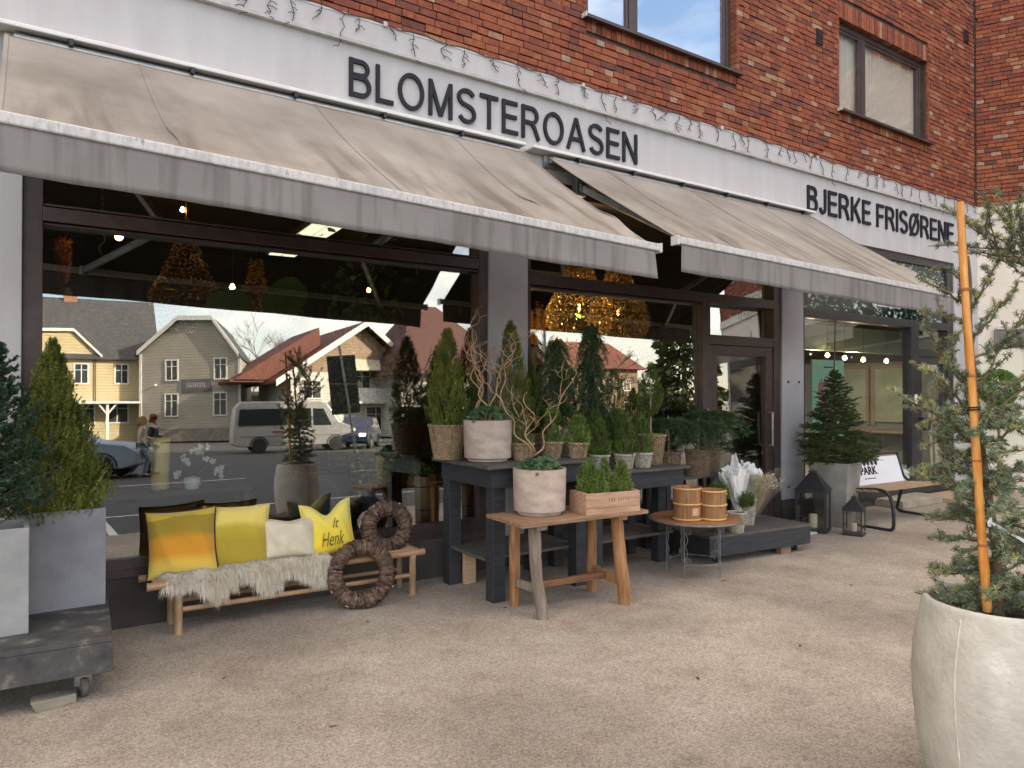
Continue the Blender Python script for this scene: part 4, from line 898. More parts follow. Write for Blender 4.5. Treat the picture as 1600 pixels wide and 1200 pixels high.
# round iron table
rt_=thing('round_table','round rust topped garden table with thin curled iron legs','table',(4.95,4.40,0))
rust=M('rusty table top',(.16,.075,.035),(.36,.17,.07),scale=4,rough=.55,c3=(.08,.06,.05),bump=.2,bscale=50)
irong=M('grey wrought iron',(.13,.14,.14),(.24,.25,.25),scale=30,rough=.5,metal=.4)
put('tabletop',MB().lathe([(0,.468),(.395,.468),(.40,.474),(.40,.484),(.394,.490),(0,.490)],64),rust,rt_,smooth=True)
put('rim',MB().tube([(.40*math.cos(2*PI*i/64),.40*math.sin(2*PI*i/64),.479) for i in range(64)],.008,6,closed=True),irong,rt_,smooth=True)
angs=[-PI/2-YAW*0+rad(k) for k in(-70,5,80,160,235)]
fr=[(.255*math.cos(a),.255*math.sin(a)) for a in angs]
for i,(x,y) in enumerate(fr):
    mb=MB();mb.tube([(x,y,.47),(x,y,0)],.0055,6);n2=fr[(i+1)%5];dx,dy=(n2[0]-x),(n2[1]-y);l=math.hypot(dx,dy);dx/=l;dy/=l
    for z0,s in((.40,-1),(.14,1)):
        pts=[]
        for k in range(22):
            th=k*.42;q=.032*(1-k/26);pts.append((x+dx*(.036+q*math.cos(th+PI)),y+dy*(.036+q*math.cos(th+PI)),z0+s*q*math.sin(th+PI)*-1))
        mb.tube(pts,.0035,5,cap=False)
    mb.tube([(x+dx*(.006+.024*abs(math.sin(k*PI/10))),y+dy*(.006+.024*abs(math.sin(k*PI/10))),.16+.22*k/20) for k in range(21)],.0032,5)
    put('leg',mb,irong,rt_,smooth=True)
put('ring',MB().tube([(*fr[i%5],.112) for i in range(6)],.004,5).tube([(*fr[i%5],.45) for i in range(6)],.004,5),irong,rt_)
# wooden stave jars
def jar(lab,loc,r,h):
    o=thing('stave_jar',lab,'wooden jar',loc,R.uniform(0,3),group='honey coloured stave jars');mb=MB();n=26
    for k in range(n):
        a0=2*PI*(k+.03)/n;a1=2*PI*(k+.97)/n;vs=[]
        for z in(0,h):
            for q,a in((r,a0),(r,a1),(r-.012,a1),(r-.012,a0)):vs.append((q*math.cos(a),q*math.sin(a),z))
        mb.add(vs,[(0,3,2,1),(4,5,6,7),(0,1,5,4),(1,2,6,5),(2,3,7,6),(3,0,4,7)])
    mb.lathe([(0,.01),(r-.01,.01)],26,cap0=False);put('stave_wall',mb,honeyw,o)
    for z in(.012,h*.5,h-.012):put('hoop',MB().tube([((r+.002)*math.cos(2*PI*i/40),(r+.002)*math.sin(2*PI*i/40),z) for i in range(40)],.0085,7,closed=True),honeyb,o,smooth=True)
    put('lid',MB().lathe([(r-.012,h-.035),(0,h-.03)],26,cap0=False),honeyw,o);return o
j=jar('honey coloured stave jar with a pale worn patch, left one on the round table',(4.80,4.36,.49),.120,.285)
put('worn_patch',MB().grid(lambda u,v:((.1215)*math.cos(-1.75+.55*(u-.5)),(.1215)*math.sin(-1.75+.55*(u-.5)),.05+.065*v),6,3),M('pale worn patch',(.62,.40,.25),(.55,.28,.12),scale=30,lo=.45,hi=.6),j)
j.rotation_euler=(0,0,0)
jar('honey coloured stave jar in the middle of three on the round table',(4.985,4.235,.49),.108,.262)
jar('shortest honey coloured stave jar, half hidden behind the right hand one',(5.13,4.33,.49),.095,.215)
# second dolly
d=thing('plant_dolly','low black dolly on castors in front of the glass door with two wicker flower buckets','plant dolly',(6.58,4.345,0),rad(-5.5))
put('deck',MB().bb(-1.36,0,0,1.05,.245,.272),topwood,d,bevel=.004)
mb=MB();mb.bb(-1.36,0,.002,.028,.075,.244);mb.bb(-.028,-.002,.028,1.05,.075,.244);mb.bb(-1.358,-1.33,.028,1.05,.075,.244);put('skirt_board',mb,blackwood,d,bevel=.004)
for x,y in((-.14,.08),(-1.2,.08)):
    c=put('castor',MB().bb(x-.03,x+.03,y-.03,y+.03,.085,.11).beam((x-.02,y,.09),(x-.02,y+.01,.035),.004,.03,up=(1,0,0)),metal_g,d)
    put('wheel',MB().lathe([(0,-.012),(.032,-.012),(.036,-.006),(.036,.006),(.032,.012),(0,.012)],20),black_iron,c,loc=(x,y+.01,.036),rot=(PI/2,0,PI/2+.4),smooth=True)
wb=thing('wood_wedge','small brown wooden block under the edge of the black dolly by the lanterns','wood block',(6.27,4.43,0),-.1);put('block',MB().bb(-.08,.06,-.03,.04,0,.072),M('brown block',(.16,.11,.08),(.24,.17,.12),scale=8),wb,bevel=.004)
# ================================================================ POTS
def terracotta(lab,loc,r,h,plant):
    o=thing('cement_pot',lab,'flower pot',loc,group='whitewashed pots of fir sprigs')
    p=[(r*.80,0),(r*.82,.004),(r*.825,h*.055),(r*.80,h*.065),(r*.955,h*.085),(r*.965,h*.13),(r,h*.97),(r*1.0,h),(r*.93,h),(r*.90,h*.9)]
    put('body',MB().lathe(p,64),terra,o,smooth=True);put('soil',MB().lathe([(r*.92,h*.88),(.0001,h*.93)],24,cap0=False),soil,o)
    return o
def firsprigs(r,n,seed,out=.85,nl=.019):
    rr=random.Random(seed);t=TR();P0=[];P1=[];mb=MB()
    for i in range(n):
        a=i*2.399+rr.uniform(-.3,.3);L=r*rr.uniform(.75,1.35)*out;rise=rr.uniform(.02,.10)
        c=[Vector((math.cos(a)*L*s,math.sin(a)*L*s,rise*math.sin(s*PI*.9)*1.2-.05*s*s*rr.uniform(.2,1.2))) for s in(0,.25,.5,.75,1)]
        mb.tube(c,[.003,.003,.0025,.002,.001],4,cap=False)
        for k in range(4):
            P0.append(c[k]);P1.append(c[k+1])
            if k>0:
                for sd in(-1,1):
                    d=(c[k+1]-c[k]).normalized();s_=Vector((-d.y,d.x,0))*sd;P0.append(c[k]);P1.append(c[k]+(d*.8+s_+Vector((0,0,rr.uniform(-.2,.2)))).normalized()*L*.36*(1.25-.22*k))
    P0=np.array([tuple(p) for p in P0]);P1=np.array([tuple(p) for p in P1]);shoots(t,P0,P1,50,nl*1.25,.0042,fwd=.75,flat=.5,taper=.1);return t,mb
def curly(n,h,seed,lean=.35,r=.0075,forks=3):
    rr=random.Random(seed);mb=MB()
    def br(p,d,L,rad_,dep):
        pts=[Vector(p)];dd=Vector(d).normalized();m=int(L/.022);f1=rr.uniform(.35,.55);f2=rr.uniform(.3,.5);p1=rr.uniform(0,6);p2=rr.uniform(0,6);am=rr.uniform(.45,.75)*(1+.35*dep)
        for k in range(m):
            s=Vector((math.sin(k*f1+p1),math.sin(k*f2+p2),.35*math.sin(k*.6+p2)))*am
            pts.append(pts[-1]+(dd+s).normalized()*.022)
        mb.tube(pts,[rad_*(1-.75*i/m)+.0008 for i in range(len(pts))],6,cap=False)
        if dep<forks:
            for _ in range(2 if dep else 2):
                i=rr.randrange(int(m*.3),max(int(m*.3)+1,int(m*.85)));nd=(dd+Vector((rr.uniform(-1,1),rr.uniform(-.7,.7),rr.uniform(-.1,.5)))).normalized()
                br(pts[i],nd,L*rr.uniform(.35,.6),rad_*.55,dep+1)
    for i in range(n):
        a=2*PI*i/n+rr.uniform(-.5,.5);br((.02*math.cos(a),.02*math.sin(a),0),(lean*math.cos(a),lean*math.sin(a)*.6,1),h*rr.uniform(.75,1.1),r,0)
    return mb
o=terracotta('larger whitewashed pot of fir sprigs and curly willow on the black table',(3.09,4.90,1.05),.195,.325,None)
t_,m_=firsprigs(.21,15,5);put('fir_sprigs',t_,firm,o,loc=(0,0,.325));put('sprig_stems',m_,barkm,o,loc=(0,0,.325))
put('willow_twigs',curly(5,.88,12,lean=.30),willow,o,loc=(0,0,.30),smooth='all')
o=terracotta('whitewashed pot of fir sprigs on the brown farm table beside the crate',(3.185,4.33,.70),.198,.335,None)
t_,m_=firsprigs(.20,14,9);put('fir_sprigs',t_,firm,o,loc=(0,0,.325));put('sprig_stems',m_,barkm,o,loc=(0,0,.325))
# crate of dwarf conifers
cr=thing('wooden_crate','long wooden crate with faded print on the farm table, filled with dwarf conifers','crate',(3.655,4.14,.70),rad(-9))
mb=MB();w2,d2,hh=.235,.125,.155
mb.bb(-w2,w2,-d2,-d2+.014,.045,hh);mb.bb(-w2,w2,-d2-.003,-d2+.012,0,.043);mb.bb(-w2,w2,d2-.014,d2,0,hh);mb.bb(-w2,-w2+.016,-d2+.015,d2-.015,0,hh+.004);mb.bb(w2-.016,w2,-d2+.015,d2-.015,0,hh+.004);mb.bb(-w2+.017,w2-.017,-d2+.015,d2-.015,0,.10)
put('box',mb,cratew,cr,bevel=.002)
mb=MB();rq=random.Random(9)
for k in range(9):
    if k!=3:x_=-.04+k*.021;mb.bb(x_,x_+rq.uniform(.003,.010),-d2-.0012,-d2+.001,.085+rq.uniform(0,.01),.118-rq.uniform(0,.008))
put('faded_stencil',mb,M('faded stencil',(.24,.14,.09)),cr)
for k,(x,y,h_) in enumerate(((-.16,.02,.26),(-.06,-.03,.22),(.03,.05,.30),(.13,-.02,.29),(.19,.03,.24),(-.10,.07,.30))):
    o=thing('dwarf_conifer','yellow green dwarf conifer growing in the printed wooden crate','conifer',(3.655+x*.98+y*.15,4.14+y-x*.156,.80),R.uniform(0,6),group='dwarf conifers in the crate')
    put('foliage',yew_cone(h_,.085,95,sl=.11,nl=.024,w=.0022,nn=34,power=.5,belly=.15),pinem,o);put('stem',stemmb(h_*.7,.006),barkm,o)
# ---- baskets and their trees
def potted(kind,lab,loc,r0,r1,bh,mat,**k):
    t=thing(kind,lab,'potted '+k.get('cat','conifer'),loc,R.uniform(0,6),k.get('group'))
    b_=put('wicker_basket',wicker_basket(r0,r1,bh),mat,t);put('soil',MB().lathe([(r0+(r1-r0)*.85-.008,bh*.84),(.0001,bh*.9)],20,cap0=False),soil,b_);return t
TZ=1.048
o=potted('potted_spruce','tall yellow green cone conifer in a light wicker basket left of the whitewashed pot',(2.90,5.22,TZ),.105,.150,.275,wickerm)
put('foliage',yew_cone(.84,.215,900,sl=.13,nl=.019,w=.0026,nn=30,power=.62,belly=.22),yewm,o,loc=(0,0,.24));put('trunk',stemmb(.6,.010,z0=.22),barkm,o)
o=potted('potted_spruce','tall yellow green cone conifer in a brown basket behind the larger whitewashed pot',(3.55,5.25,TZ),.12,.155,.29,wickerd)
put('foliage',yew_cone(.94,.215,950,sl=.13,nl=.019,w=.0026,nn=30,power=.62,belly=.22),yewm,o,loc=(0,0,.24));put('trunk',stemmb(.6,.010,z0=.22),barkm,o)
# third cone, mirrored dark one
o=potted('potted_pine','small tufted green pine in a small light wicker basket, left of the curly willow',(3.36,4.80,TZ),.062,.088,.13,wickerm,cat='pine')
put('foliage',yew_cone(.26,.10,80,sl=.10,nl=.026,w=.0022,nn=34,power=.5),pinem,o,loc=(0,0,.11))
w_=curly(4,.90,24,lean=.75,r=.0085);
o2=thing('willow_twigs','tall pale curly willow twigs standing in the small light wicker basket','willow twigs',(3.40,4.74,TZ+.03));put('twig',w_,willow,o2,smooth='all')
o=potted('potted_pine','small tufted green pine in a small light wicker basket, right of the curly willow',(3.66,4.80,TZ),.062,.090,.13,wickerm,cat='pine')
put('foliage',yew_cone(.34,.11,110,sl=.11,nl=.026,w=.0022,nn=34,power=.5),pinem,o,loc=(0,0,.11));put('trunk',stemmb(.25,.006,z0=.1),barkm,o)
def weeping(h,r,seed,n=46,dens=1):
    rr=random.Random(seed);t=TR();mb=MB();mb.tube([(0,0,0),(.012,0,h*.5),(0,.008,h)],[.014,.010,.004],6);P0=[];P1=[]
    for i in range(n):
        zf=.22+.76*i/n;a=i*2.399+rr.uniform(-.4,.4);L=r*(1-zf)**.45*rr.uniform(.6,1.15)+.02;z=h*zf;dr=rr.uniform(.20,.38)*min(1,1.3-zf)
        pts=[Vector((math.cos(a)*L*s,math.sin(a)*L*s,z+.05*math.sin(s*2.4)-dr*s**2.2)) for s in(0,.2,.4,.6,.8,1)]
        mb.tube(pts,[.004,.0035,.003,.0025,.002,.001],4,cap=False)
        for k in range(5):
            P0.append(pts[k]);P1.append(pts[k+1])
            for q in range(int(4*dens)):
                p=pts[k].lerp(pts[k+1],rr.random());P0.append(p);P1.append(p+Vector((math.cos(a)*.3+rr.gauss(0,.4),math.sin(a)*.3+rr.gauss(0,.4),-1.0)).normalized()*rr.uniform(.05,.10))
    P0.append((0,0,h*.8));P1.append((0,0,h+.06))
    shoots(t,np.array([tuple(p) for p in P0]),np.array([tuple(p) for p in P1]),26,.019,.0023,fwd=.8,taper=.2);return t,mb
o=potted('weeping_conifer','dark weeping conifer in net wrapping, between the willow twigs and the tag bearing one',(4.02,5.20,.918),.11,.14,.22,wickerd)
t_,m_=weeping(1.0,.27,31,60,1.4);put('foliage',t_,weepm,o,loc=(0,0,.18));put('trunk',m_,barkm,o,loc=(0,0,.18))
netm=M('grey net',(.16,.14,.11),(.30,.27,.22),scale=40,rough=.8)
net=thing('net_sack','grey netted root ball standing beside the small light basket','net sack',(3.93,4.93,.918));mb=MB();mb.lathe([(.07,0),(.09,.06),(.085,.2),(.06,.33),(.045,.36)],24,cap1=True);put('sack',mb,netm,net,smooth=True)
mb=MB()
for k in range(24):
    a=2*PI*k/12
    mb.tube([((q+.002)*math.cos(a+s*z*6),(q+.002)*math.sin(a+s*z*6),z) for s in((1 if k<12 else -1),) for q,z in((.072,.01),(.091,.06),(.09,.13),(.086,.2),(.072,.27),(.058,.33))],.0018,4)
put('mesh_net',mb,M('dark net cord',(.09,.08,.06)),net)
o=potted('weeping_conifer','tall dark weeping conifer with a white plant tag and a thin stake',(4.36,5.12,.918),.11,.14,.22,wickerd)
t_,m_=weeping(1.14,.24,37,74,1.3);put('foliage',t_,weepm,o,loc=(0,0,.18));put('trunk',m_,barkm,o,loc=(0,0,.18));put('stake',MB().tube([(.01,0,.1),(.02,0,1.50)],.005,6),M('grey stake',(.28,.26,.22)),o)
put('plant_tag',MB().box((0,-.10,.72),(.035,.003,.06),rz=.6),M('white tag',(.75,.78,.8)),o)
for x,y,h_,lab in((4.18,4.80,.36,'bushy green dwarf conifer, left of three low ones on the lower black table'),(4.42,4.74,.40,'bushy green dwarf conifer, middle of three low ones on the lower black table'),(4.66,4.76,.40,'bushy green dwarf conifer in a grey white basket beside the large basket')):
    o=potted('potted_pine',lab,(x,y,.918),.062,.082,.125,wickerw,cat='conifer',group='low dwarf conifers on the lower black table')
    put('foliage',yew_cone(h_,.115,170,sl=.12,nl=.024,w=.0022,nn=34,power=.45),leafm('mid green conifer',(.05,.08,.012),(.11,.15,.034)) if h_<.5 else pinem,o,loc=(0,0,.10));put('trunk',stemmb(.25,.006,z0=.1),barkm,o)
def standard(h,cz,ch,cr2,seed):
    return yew_cone(ch,cr2,360,sl=.12,nl=.018,w=.0022,nn=28,power=.6,belly=.25)
stdm=leafm('cone green',(.042,.065,.010),(.095,.125,.026))
o=potted('standard_conifer','green cone on a bare stem in the largest woven basket on the lower black table',(4.93,4.93,.918),.10,.135,.27,wickerm)
put('foliage',standard(0,0,.46,.165,1),stdm,o,loc=(0,0,.50));put('trunk',MB().tube([(0,0,.2),(.005,0,.4),(0,0,.75)],.009,7),willow,o)
o=potted('standard_conifer','dark green cone close behind the low dwarf conifers, just left of the large basket',(4.78,5.27,.918),.10,.12,.20,wickerd)
put('foliage',standard(0,0,.50,.17,2),stdm,o,loc=(0,0,.42));put('trunk',MB().tube([(0,0,.15),(0,0,.6)],.008,7),barkm,o)
def umbrella(seed,r=.27,n=34,low=.30):
    rr=random.Random(seed);t=TR();mb=MB();P0=[];P1=[]
    for i in range(n):
        a=i*2.399+rr.uniform(-.3,.3);L=r*rr.uniform(.5,1.15);dr=rr.uniform(.10,low)
        pts=[Vector((math.cos(a)*L*s,math.sin(a)*L*s,.06*math.sin(s*2.6)+rr.uniform(0,.0)-dr*s**2)) for s in(0,.2,.4,.6,.8,1)]
        mb.tube(pts,[.005,.004,.003,.0025,.002,.001],4,cap=False)
        for k in range(5):
            P0.append(pts[k]);P1.append(pts[k+1])
            for q in range(6):
                p=pts[k].lerp(pts[k+1],rr.random());P0.append(p);P1.append(p+Vector((math.cos(a)*.6+rr.gauss(0,.5),math.sin(a)*.6+rr.gauss(0,.5),-.55+rr.gauss(0,.3))).normalized()*rr.uniform(.05,.09))
    shoots(t,np.array([tuple(p) for p in P0]),np.array([tuple(p) for p in P1]),26,.021,.0024,fwd=.8,taper=.2);return t,mb
for k,(x,y,z,hb,sh,lab) in enumerate(((5.45,5.20,.745,.24,.55,'drooping umbrella fir on a thin stem in a brown basket, right beside the large basket'),(5.78,5.10,.745,.25,.52,'drooping umbrella fir on a stem, nearest the white wrapped bouquets'),(6.12,5.26,.745,.25,.62,'drooping umbrella fir with long side sprays reaching in front of the door'))):
    o=potted('umbrella_fir',lab,(x,y,z),.11,.125,hb,wickerd,group='drooping umbrella firs by the door')
    t_,m_=umbrella(50+k,r=.29+.06*k,n=46);put('foliage',t_,weepm,o,loc=(0,0,sh));put('branches',m_,barkm,o,loc=(0,0,sh));put('trunk',MB().tube([(0,0,.15),(.004,0,sh*.6),(0,0,sh+.02)],.008,7),willow,o)
    put('hook',MB().tube([(0,0,sh),(0,0,sh+.06)],.004,6),metal_g,o)
for x,y,z,h_,r_,bm,lab in ((3.24,5.33,TZ,.62,.16,wickerd,'green cone conifer in a brown basket at the back, left behind the larger whitewashed pot'),(3.82,5.30,TZ,.66,.17,wickerd,'green cone conifer in a brown basket at the back, right end of the taller table'),(5.06,5.30,.918,.58,.16,wickerd,'green cone conifer at the back corner of the lower table, behind the large basket')):
    o=potted('potted_spruce',lab,(x,y,z),.085,.11,.17,bm,group='green cone conifers at the back of the tables');put('foliage',yew_cone(h_,r_,520,sl=.12,nl=.019,w=.0026,nn=30,power=.62,belly=.2),stdm,o,loc=(0,0,.14));put('trunk',stemmb(.4,.008,z0=.12),barkm,o)
for x,y,z,h_,lab in ((3.86,4.70,TZ,.26,'low tufted pine in a small basket at the front right end of the taller table'),(4.28,4.98,.918,.42,'bushy green conifer in the second row, behind the low dwarf conifers'),(4.55,5.0,.918,.46,'bushy green conifer in the second row, left of the large basket')):
    o=potted('potted_pine',lab,(x,y,z),.06,.082,.12,wickerm,cat='pine');put('foliage',yew_cone(h_,.12,200,sl=.12,nl=.024,w=.0024,nn=34,power=.45),pinem if z>1 else stdm,o,loc=(0,0,.10))
# topiary bush in a small pot on the ground below (right of jars)
o=thing('thyme_ball','round bright green bush on a short stem between jars and flower buckets','shrub',(5.46,4.56,.272))
put('trunk',MB().tube([(0,0,.02),(0,0,.30)],.006,6),barkm,o);t_=TR();n=420
a=NP.random(n)*2*PI;ph=np.arccos(1-1.5*NP.random(n));rr_=.125*(.6+.4*NP.random(n));q=np.stack([rr_*np.sin(ph)*np.cos(a),rr_*np.sin(ph)*np.sin(a),rr_*np.cos(ph)*.95],1)
shoots(t_,q*.72,q*1.05+np.array((0,0,.01)),26,.012,.0022,fwd=.9);put('foliage',t_,leafm('thyme green',(.05,.09,.012),(.11,.16,.03)),o,loc=(0,0,.36));put('pot',MB().lathe([(.045,0),(.06,.09),(.052,.09),(.05,.07)],20),potgrey,o,smooth=True)
# flower buckets
paperm=M('white wrapping paper',(.74,.74,.74),(.82,.81,.80),scale=5,rough=.6,bump=.25,bscale=9)
kraft=M('kraft paper',(.42,.32,.20),(.5,.39,.26),scale=6,rough=.8)
def wrap(mb,base,top,r,seed,n=44,open_=1.25):
    rr=random.Random(seed);b_=Vector(base);t_=Vector(top);ax=(t_-b_).normalized();u=ax.orthogonal().normalized();w=ax.cross(u);L=(t_-b_).length
    p=[rr.uniform(0,6.28) for _ in range(6)];cor=[rr.uniform(0,6.28) for _ in range(3)];cz=[[rr.uniform(-1,1) for _ in range(9)] for _ in range(n)]
    def f(uu,v):
        k=int(round(uu*n))%n;a=2*PI*uu;j=int(round(v*8))
        ed=.86+sum(.11*math.exp(-(((a-c+PI)%(2*PI)-PI)/.55)**2) for c in cor)+.03*math.sin(9*a+p[3])
        q=.022+r*v**1.15*(1+.16*math.sin(3*a+p[0]+2*v)+.10*math.sin(7*a+p[1]-3*v)+.05*math.sin(13*a+p[2]+5*v))
        q*=1+.10*cz[k][j]*v
        return tuple(b_+ax*L*v*(1+(ed-1)*v)+(u*math.cos(a)+w*math.sin(a))*q+ax*.012*cz[k][j-1]*v)
    mb.grid(f,n,8);return mb
for lab,loc,specs in (('pale wicker bucket on the black dolly holding white wrapped and dried flower bouquets',(6.02,4.70,.272),((-.10,-.03,.52,.11,paperm,1),(.03,.03,.56,.10,paperm,2),(.17,-.04,.46,.13,None,3))),('smaller pale wicker bucket at the front of the black dolly, by the round table',(5.60,4.475,.272),())):
    big=len(specs)>0
    o=thing('flower_bucket',lab,'flower bucket',loc);put('wicker_basket',wicker_basket(.075 if big else .055,.10 if big else .085,.255 if big else .185),wickerw,o)
    put('inside',MB().lathe([(.085 if big else .07,.2 if big else .15),(.0001,.2 if big else .15)],20,cap0=False),soil,o)
for i,(lab,bx,by,top,r,m_) in enumerate((('crumpled white paper bouquet leaning left out of the pale wicker bucket',5.93,4.70,(-.16,-.02,.50),.10,paperm),('white paper bouquet with a torn open tip beside the other white one',6.02,4.74,(.0,.06,.47),.085,paperm),('wide white paper bouquet at the right, above the dried flowers',6.07,4.76,(.16,.06,.46),.12,paperm))):
    o=thing('paper_bouquet',lab,'bouquet',(bx,by,.30+.06),group='white paper bouquets');mb=MB();wrap(mb,(0,0,0),top,r,30+i);q=put('wrapping_paper',mb,m_,o);s=q.modifiers.new('t','SOLIDIFY');s.thickness=.0015
    mb=MB();wrap(mb,(0,0,.06),(top[0]*1.05,top[1]*.8,top[2]*1.10),r*.6,60+i);put('inner_paper',mb,m_,o)
o=thing('dried_flowers','cream and brown dried flower bunch in clear wrap leaning right','dried flowers',(6.10,4.64,.36));P=[];mb=MB();rr=random.Random(8);tips=[]
for k in range(90):
    a=rr.uniform(0,2*PI);q=rr.random()**.5*.13;tip=Vector((.06+q*math.cos(a)*1.0,-.03+q*math.sin(a),.34+rr.uniform(-.08,.07)));mb.tube([(0.0,0,0),tip*.55+Vector((0,0,.02)),tip],.0011,3,cap=False);tips.append(tip)
put('stems',mb,M('straw stems',(.32,.25,.11),(.4,.32,.15),scale=9),o)
t_=TR();T=np.array([tuple(t) for t in tips]);T=np.repeat(T,16,0)+NP.normal(size=(len(T)*16,3))*.012;leaves(t_,T,NP.normal(size=T.shape)+np.array((0,0,.8)),.014,.005);put('flower_heads',t_,M('dried flower heads',(.50,.40,.22),(.62,.56,.40),scale=30,island=.4,c3=(.25,.14,.07)),o)
mb=MB();wrap(mb,(.0,0,-.02),(.10,-.05,.46),.17,77);put('clear_wrap',mb,glassmat('cellophane',(.93,.93,.92),.08,3,rough=.15),o)
o=thing('greenery_bunch','green filler bunch in the pale wicker bucket under the white bouquets','greenery',(5.93,4.60,.40));t_=TR();n=260;a=NP.random(n)*2*PI;q=NP.random(n)**.5*.11;P1=np.stack([q*np.cos(a)-.03,q*np.sin(a)*.8,.16+.10*NP.random(n)-q*.5],1);shoots(t_,P1*.55,P1,30,.016,.0022);put('foliage',t_,leafm('filler green',(.045,.075,.012),(.10,.14,.03)),o)
# ================================================================ LANTERNS
def lantern(lab,loc,w,h,rz):
    o=thing('lantern',lab,'lantern',loc,rz,'black metal lanterns');e=w*.66;hw=w/2;mb=MB();p=.022*w/.33
    for x in(-1,1):
        for y in(-1,1):mb.box((x*(hw-p/2),y*(hw-p/2),e/2+.03),(p,p,e-.02))
    eh=h*.655;mb=MB()
    for x in(-1,1):
        for y in(-1,1):mb.box((x*(hw-p/2),y*(hw-p/2),(eh+.04)/2),(p,p,eh-.04))
    mb.bb(-hw-.004,hw+.004,-hw-.004,hw+.004,0,.04*h/.7);mb.bb(-hw-.002,hw+.002,-hw-.002,hw+.002,eh-.012,eh+.012)
    put('frame',mb,black_iron,o,bevel=.002)
    s=hw+.012;k=.035*w/.33;zt=h*.955;mb=MB().add([(-s,-s,eh+.012),(s,-s,eh+.012),(s,s,eh+.012),(-s,s,eh+.012),(-k,-k,zt),(k,-k,zt),(k,k,zt),(-k,k,zt)],[(0,3,2,1),(4,5,6,7),(0,1,5,4),(1,2,6,5),(2,3,7,6),(3,0,4,7)])
    put('roof',mb,black_iron,o,bevel=.002)
    mb=MB();mb.bb(-k*1.2,k*1.2,-k*1.2,k*1.2,zt,zt+.02);mb.tube([(.02*math.cos(a/8*PI),0,zt+.02+.022*math.sin(a/8*PI)) for a in range(9)],.003,5);put('cap',mb,black_iron,o)
    for i in range(4):
        g=put('pane',MB().bb(-hw+p,hw-p,-.002,.002,.045*h/.7,eh-.014),G4,o,rz=i*PI/2);a=i*PI/2;g.location=(math.sin(a)*(hw-p/2),-math.cos(a)*(hw-p/2),0)
    put('candle',MB().lathe([(0,.04),(.14*w,.04),(.145*w,.05),(.145*w,.04+.42*w),(.12*w,.04+.45*w),(0,.04+.42*w)],20),M('cream candle',(.75,.66,.48),(.8,.72,.55),scale=8,sub=.3),o,smooth=True)
lantern('larger black metal lantern with candle standing against the grey column',(7.565,4.965,0),.335,.70,rad(24))
lantern('smaller black metal lantern with candle in front of the tall square planter',(7.72,4.56,0),.20,.43,rad(20))
tl=thing('paving_slab','thin pale stone slab on the ground under the larger lantern','slab',(7.10,5.05,0));put('slab',MB().bb(-.1,.5,-.22,.2,.0,.018),M('pale slab',(.45,.45,.43),(.55,.55,.52),scale=9),tl)
# tall planter with spruce
o=thing('tall_planter','tall tapered grey square planter with a bushy spruce behind the lanterns','planter',(8.10,5.02,0),rad(12));mb=MB();a0,a1,h=.165,.235,.76
L=[]
for s,z in((a0,0),(a1,h),(a1-.025,h),(a1-.03,h-.06)):L+=[(-s,-s,z),(s,-s,z),(s,s,z),(-s,s,z)]
f=[(0,3,2,1)]
for k in range(3):
    for i in range(4):f.append((4*k+i,4*k+(i+1)%4,4*k+4+(i+1)%4,4*k+4+i))
put('wall',mb.add(L,f),M('weathered grey planter',(.22,.20,.18),(.34,.32,.29),scale=4,bump=.4,bscale=60,rough=.9,detail=12),o,bevel=.006);put('soil',MB().bb(-.2,.2,-.2,.2,h-.1,h-.04),soil,o)
s_=thing('spruce_tree','bushy dark green spruce in the tall grey planter beside the salon poster','spruce',(8.10,5.02,.70));wd=MB();wd.tube([(0,0,0),(.01,0,.5),(.0,.01,1.1),(.02,0,1.78)],[.018,.014,.010,.006],7)
t_,m_=spruce(1.16,.58,130,z0=.08,dens=1.45,nl=.019,w=.0028,top=.16,wood=wd,seed=4,droop=.10);put('foliage',t_,sprucem,s_);put('trunk',m_,barkm,s_)
# park bench
o=thing('park_bench','black steel park bench with wooden slats and white PARK sign before the salon window','bench',(8.95,4.80,0),rad(-2))
slatm=M('bench slats',(.28,.18,.11),(.42,.30,.20),scale=3,stretch=(1.5,14,14),rough=.6,bump=.2,bscale=18)
mb=MB()
for k in range(5):mb.bb(-.72,.72,-.26+.098*k,-.17+.098*k,.43-.008*k,.462-.008*k)
put('seat',mb,slatm,o,bevel=.006)
mb=MB()
for k in range(3):
    y=.27+.035*k;z=.50+.105*k;mb.box((0,y,z+.03),(1.44,.026,.085),rot=Matrix.Rotation(rad(-17),3,'X'))
put('backrest',mb,slatm,o,bevel=.006)
for x in(-.70,.70):
    pts=[]
    for p in((.33,.80),(.25,.46),(.10,.42),(-.25,.47),(-.38,.44),(-.43,.30),(-.44,.06),(-.41,.012),(-.30,.012),(.30,.012),(.34,.05),(.24,.40)):pts.append((x,p[0],p[1]))
    P=[]
    for i in range(len(pts)-1):
        for s in(0,.33,.66):P.append(Vector(pts[i]).lerp(Vector(pts[i+1]),s))
    P.append(Vector(pts[-1]))
    for _ in range(2):P=[P[0]]+[(P[i-1]+P[i]*2+P[i+1])/4 for i in range(1,len(P)-1)]+[P[-1]]
    put('side_frame',MB().tube(P,.020,8),black_iron,o,smooth=True)
put('rail',MB().tube([(-.70,.31,.70),(-.70,.335,.79),(.70,.335,.79),(.70,.31,.70)],.014,6),black_iron,o)
sg=thing('park_sign','white sign reading PARK fixed to the backrest of the park bench','sign',(8.95+.02,4.80+.22,.40),rot=(rad(-17),0,rad(-2)))
put('board',MB().bb(-.42,.66,-.012,0,.02,.37),M('white sign board',(.74,.75,.80),(.78,.79,.83),scale=2,rough=.4),sg,bevel=.003)
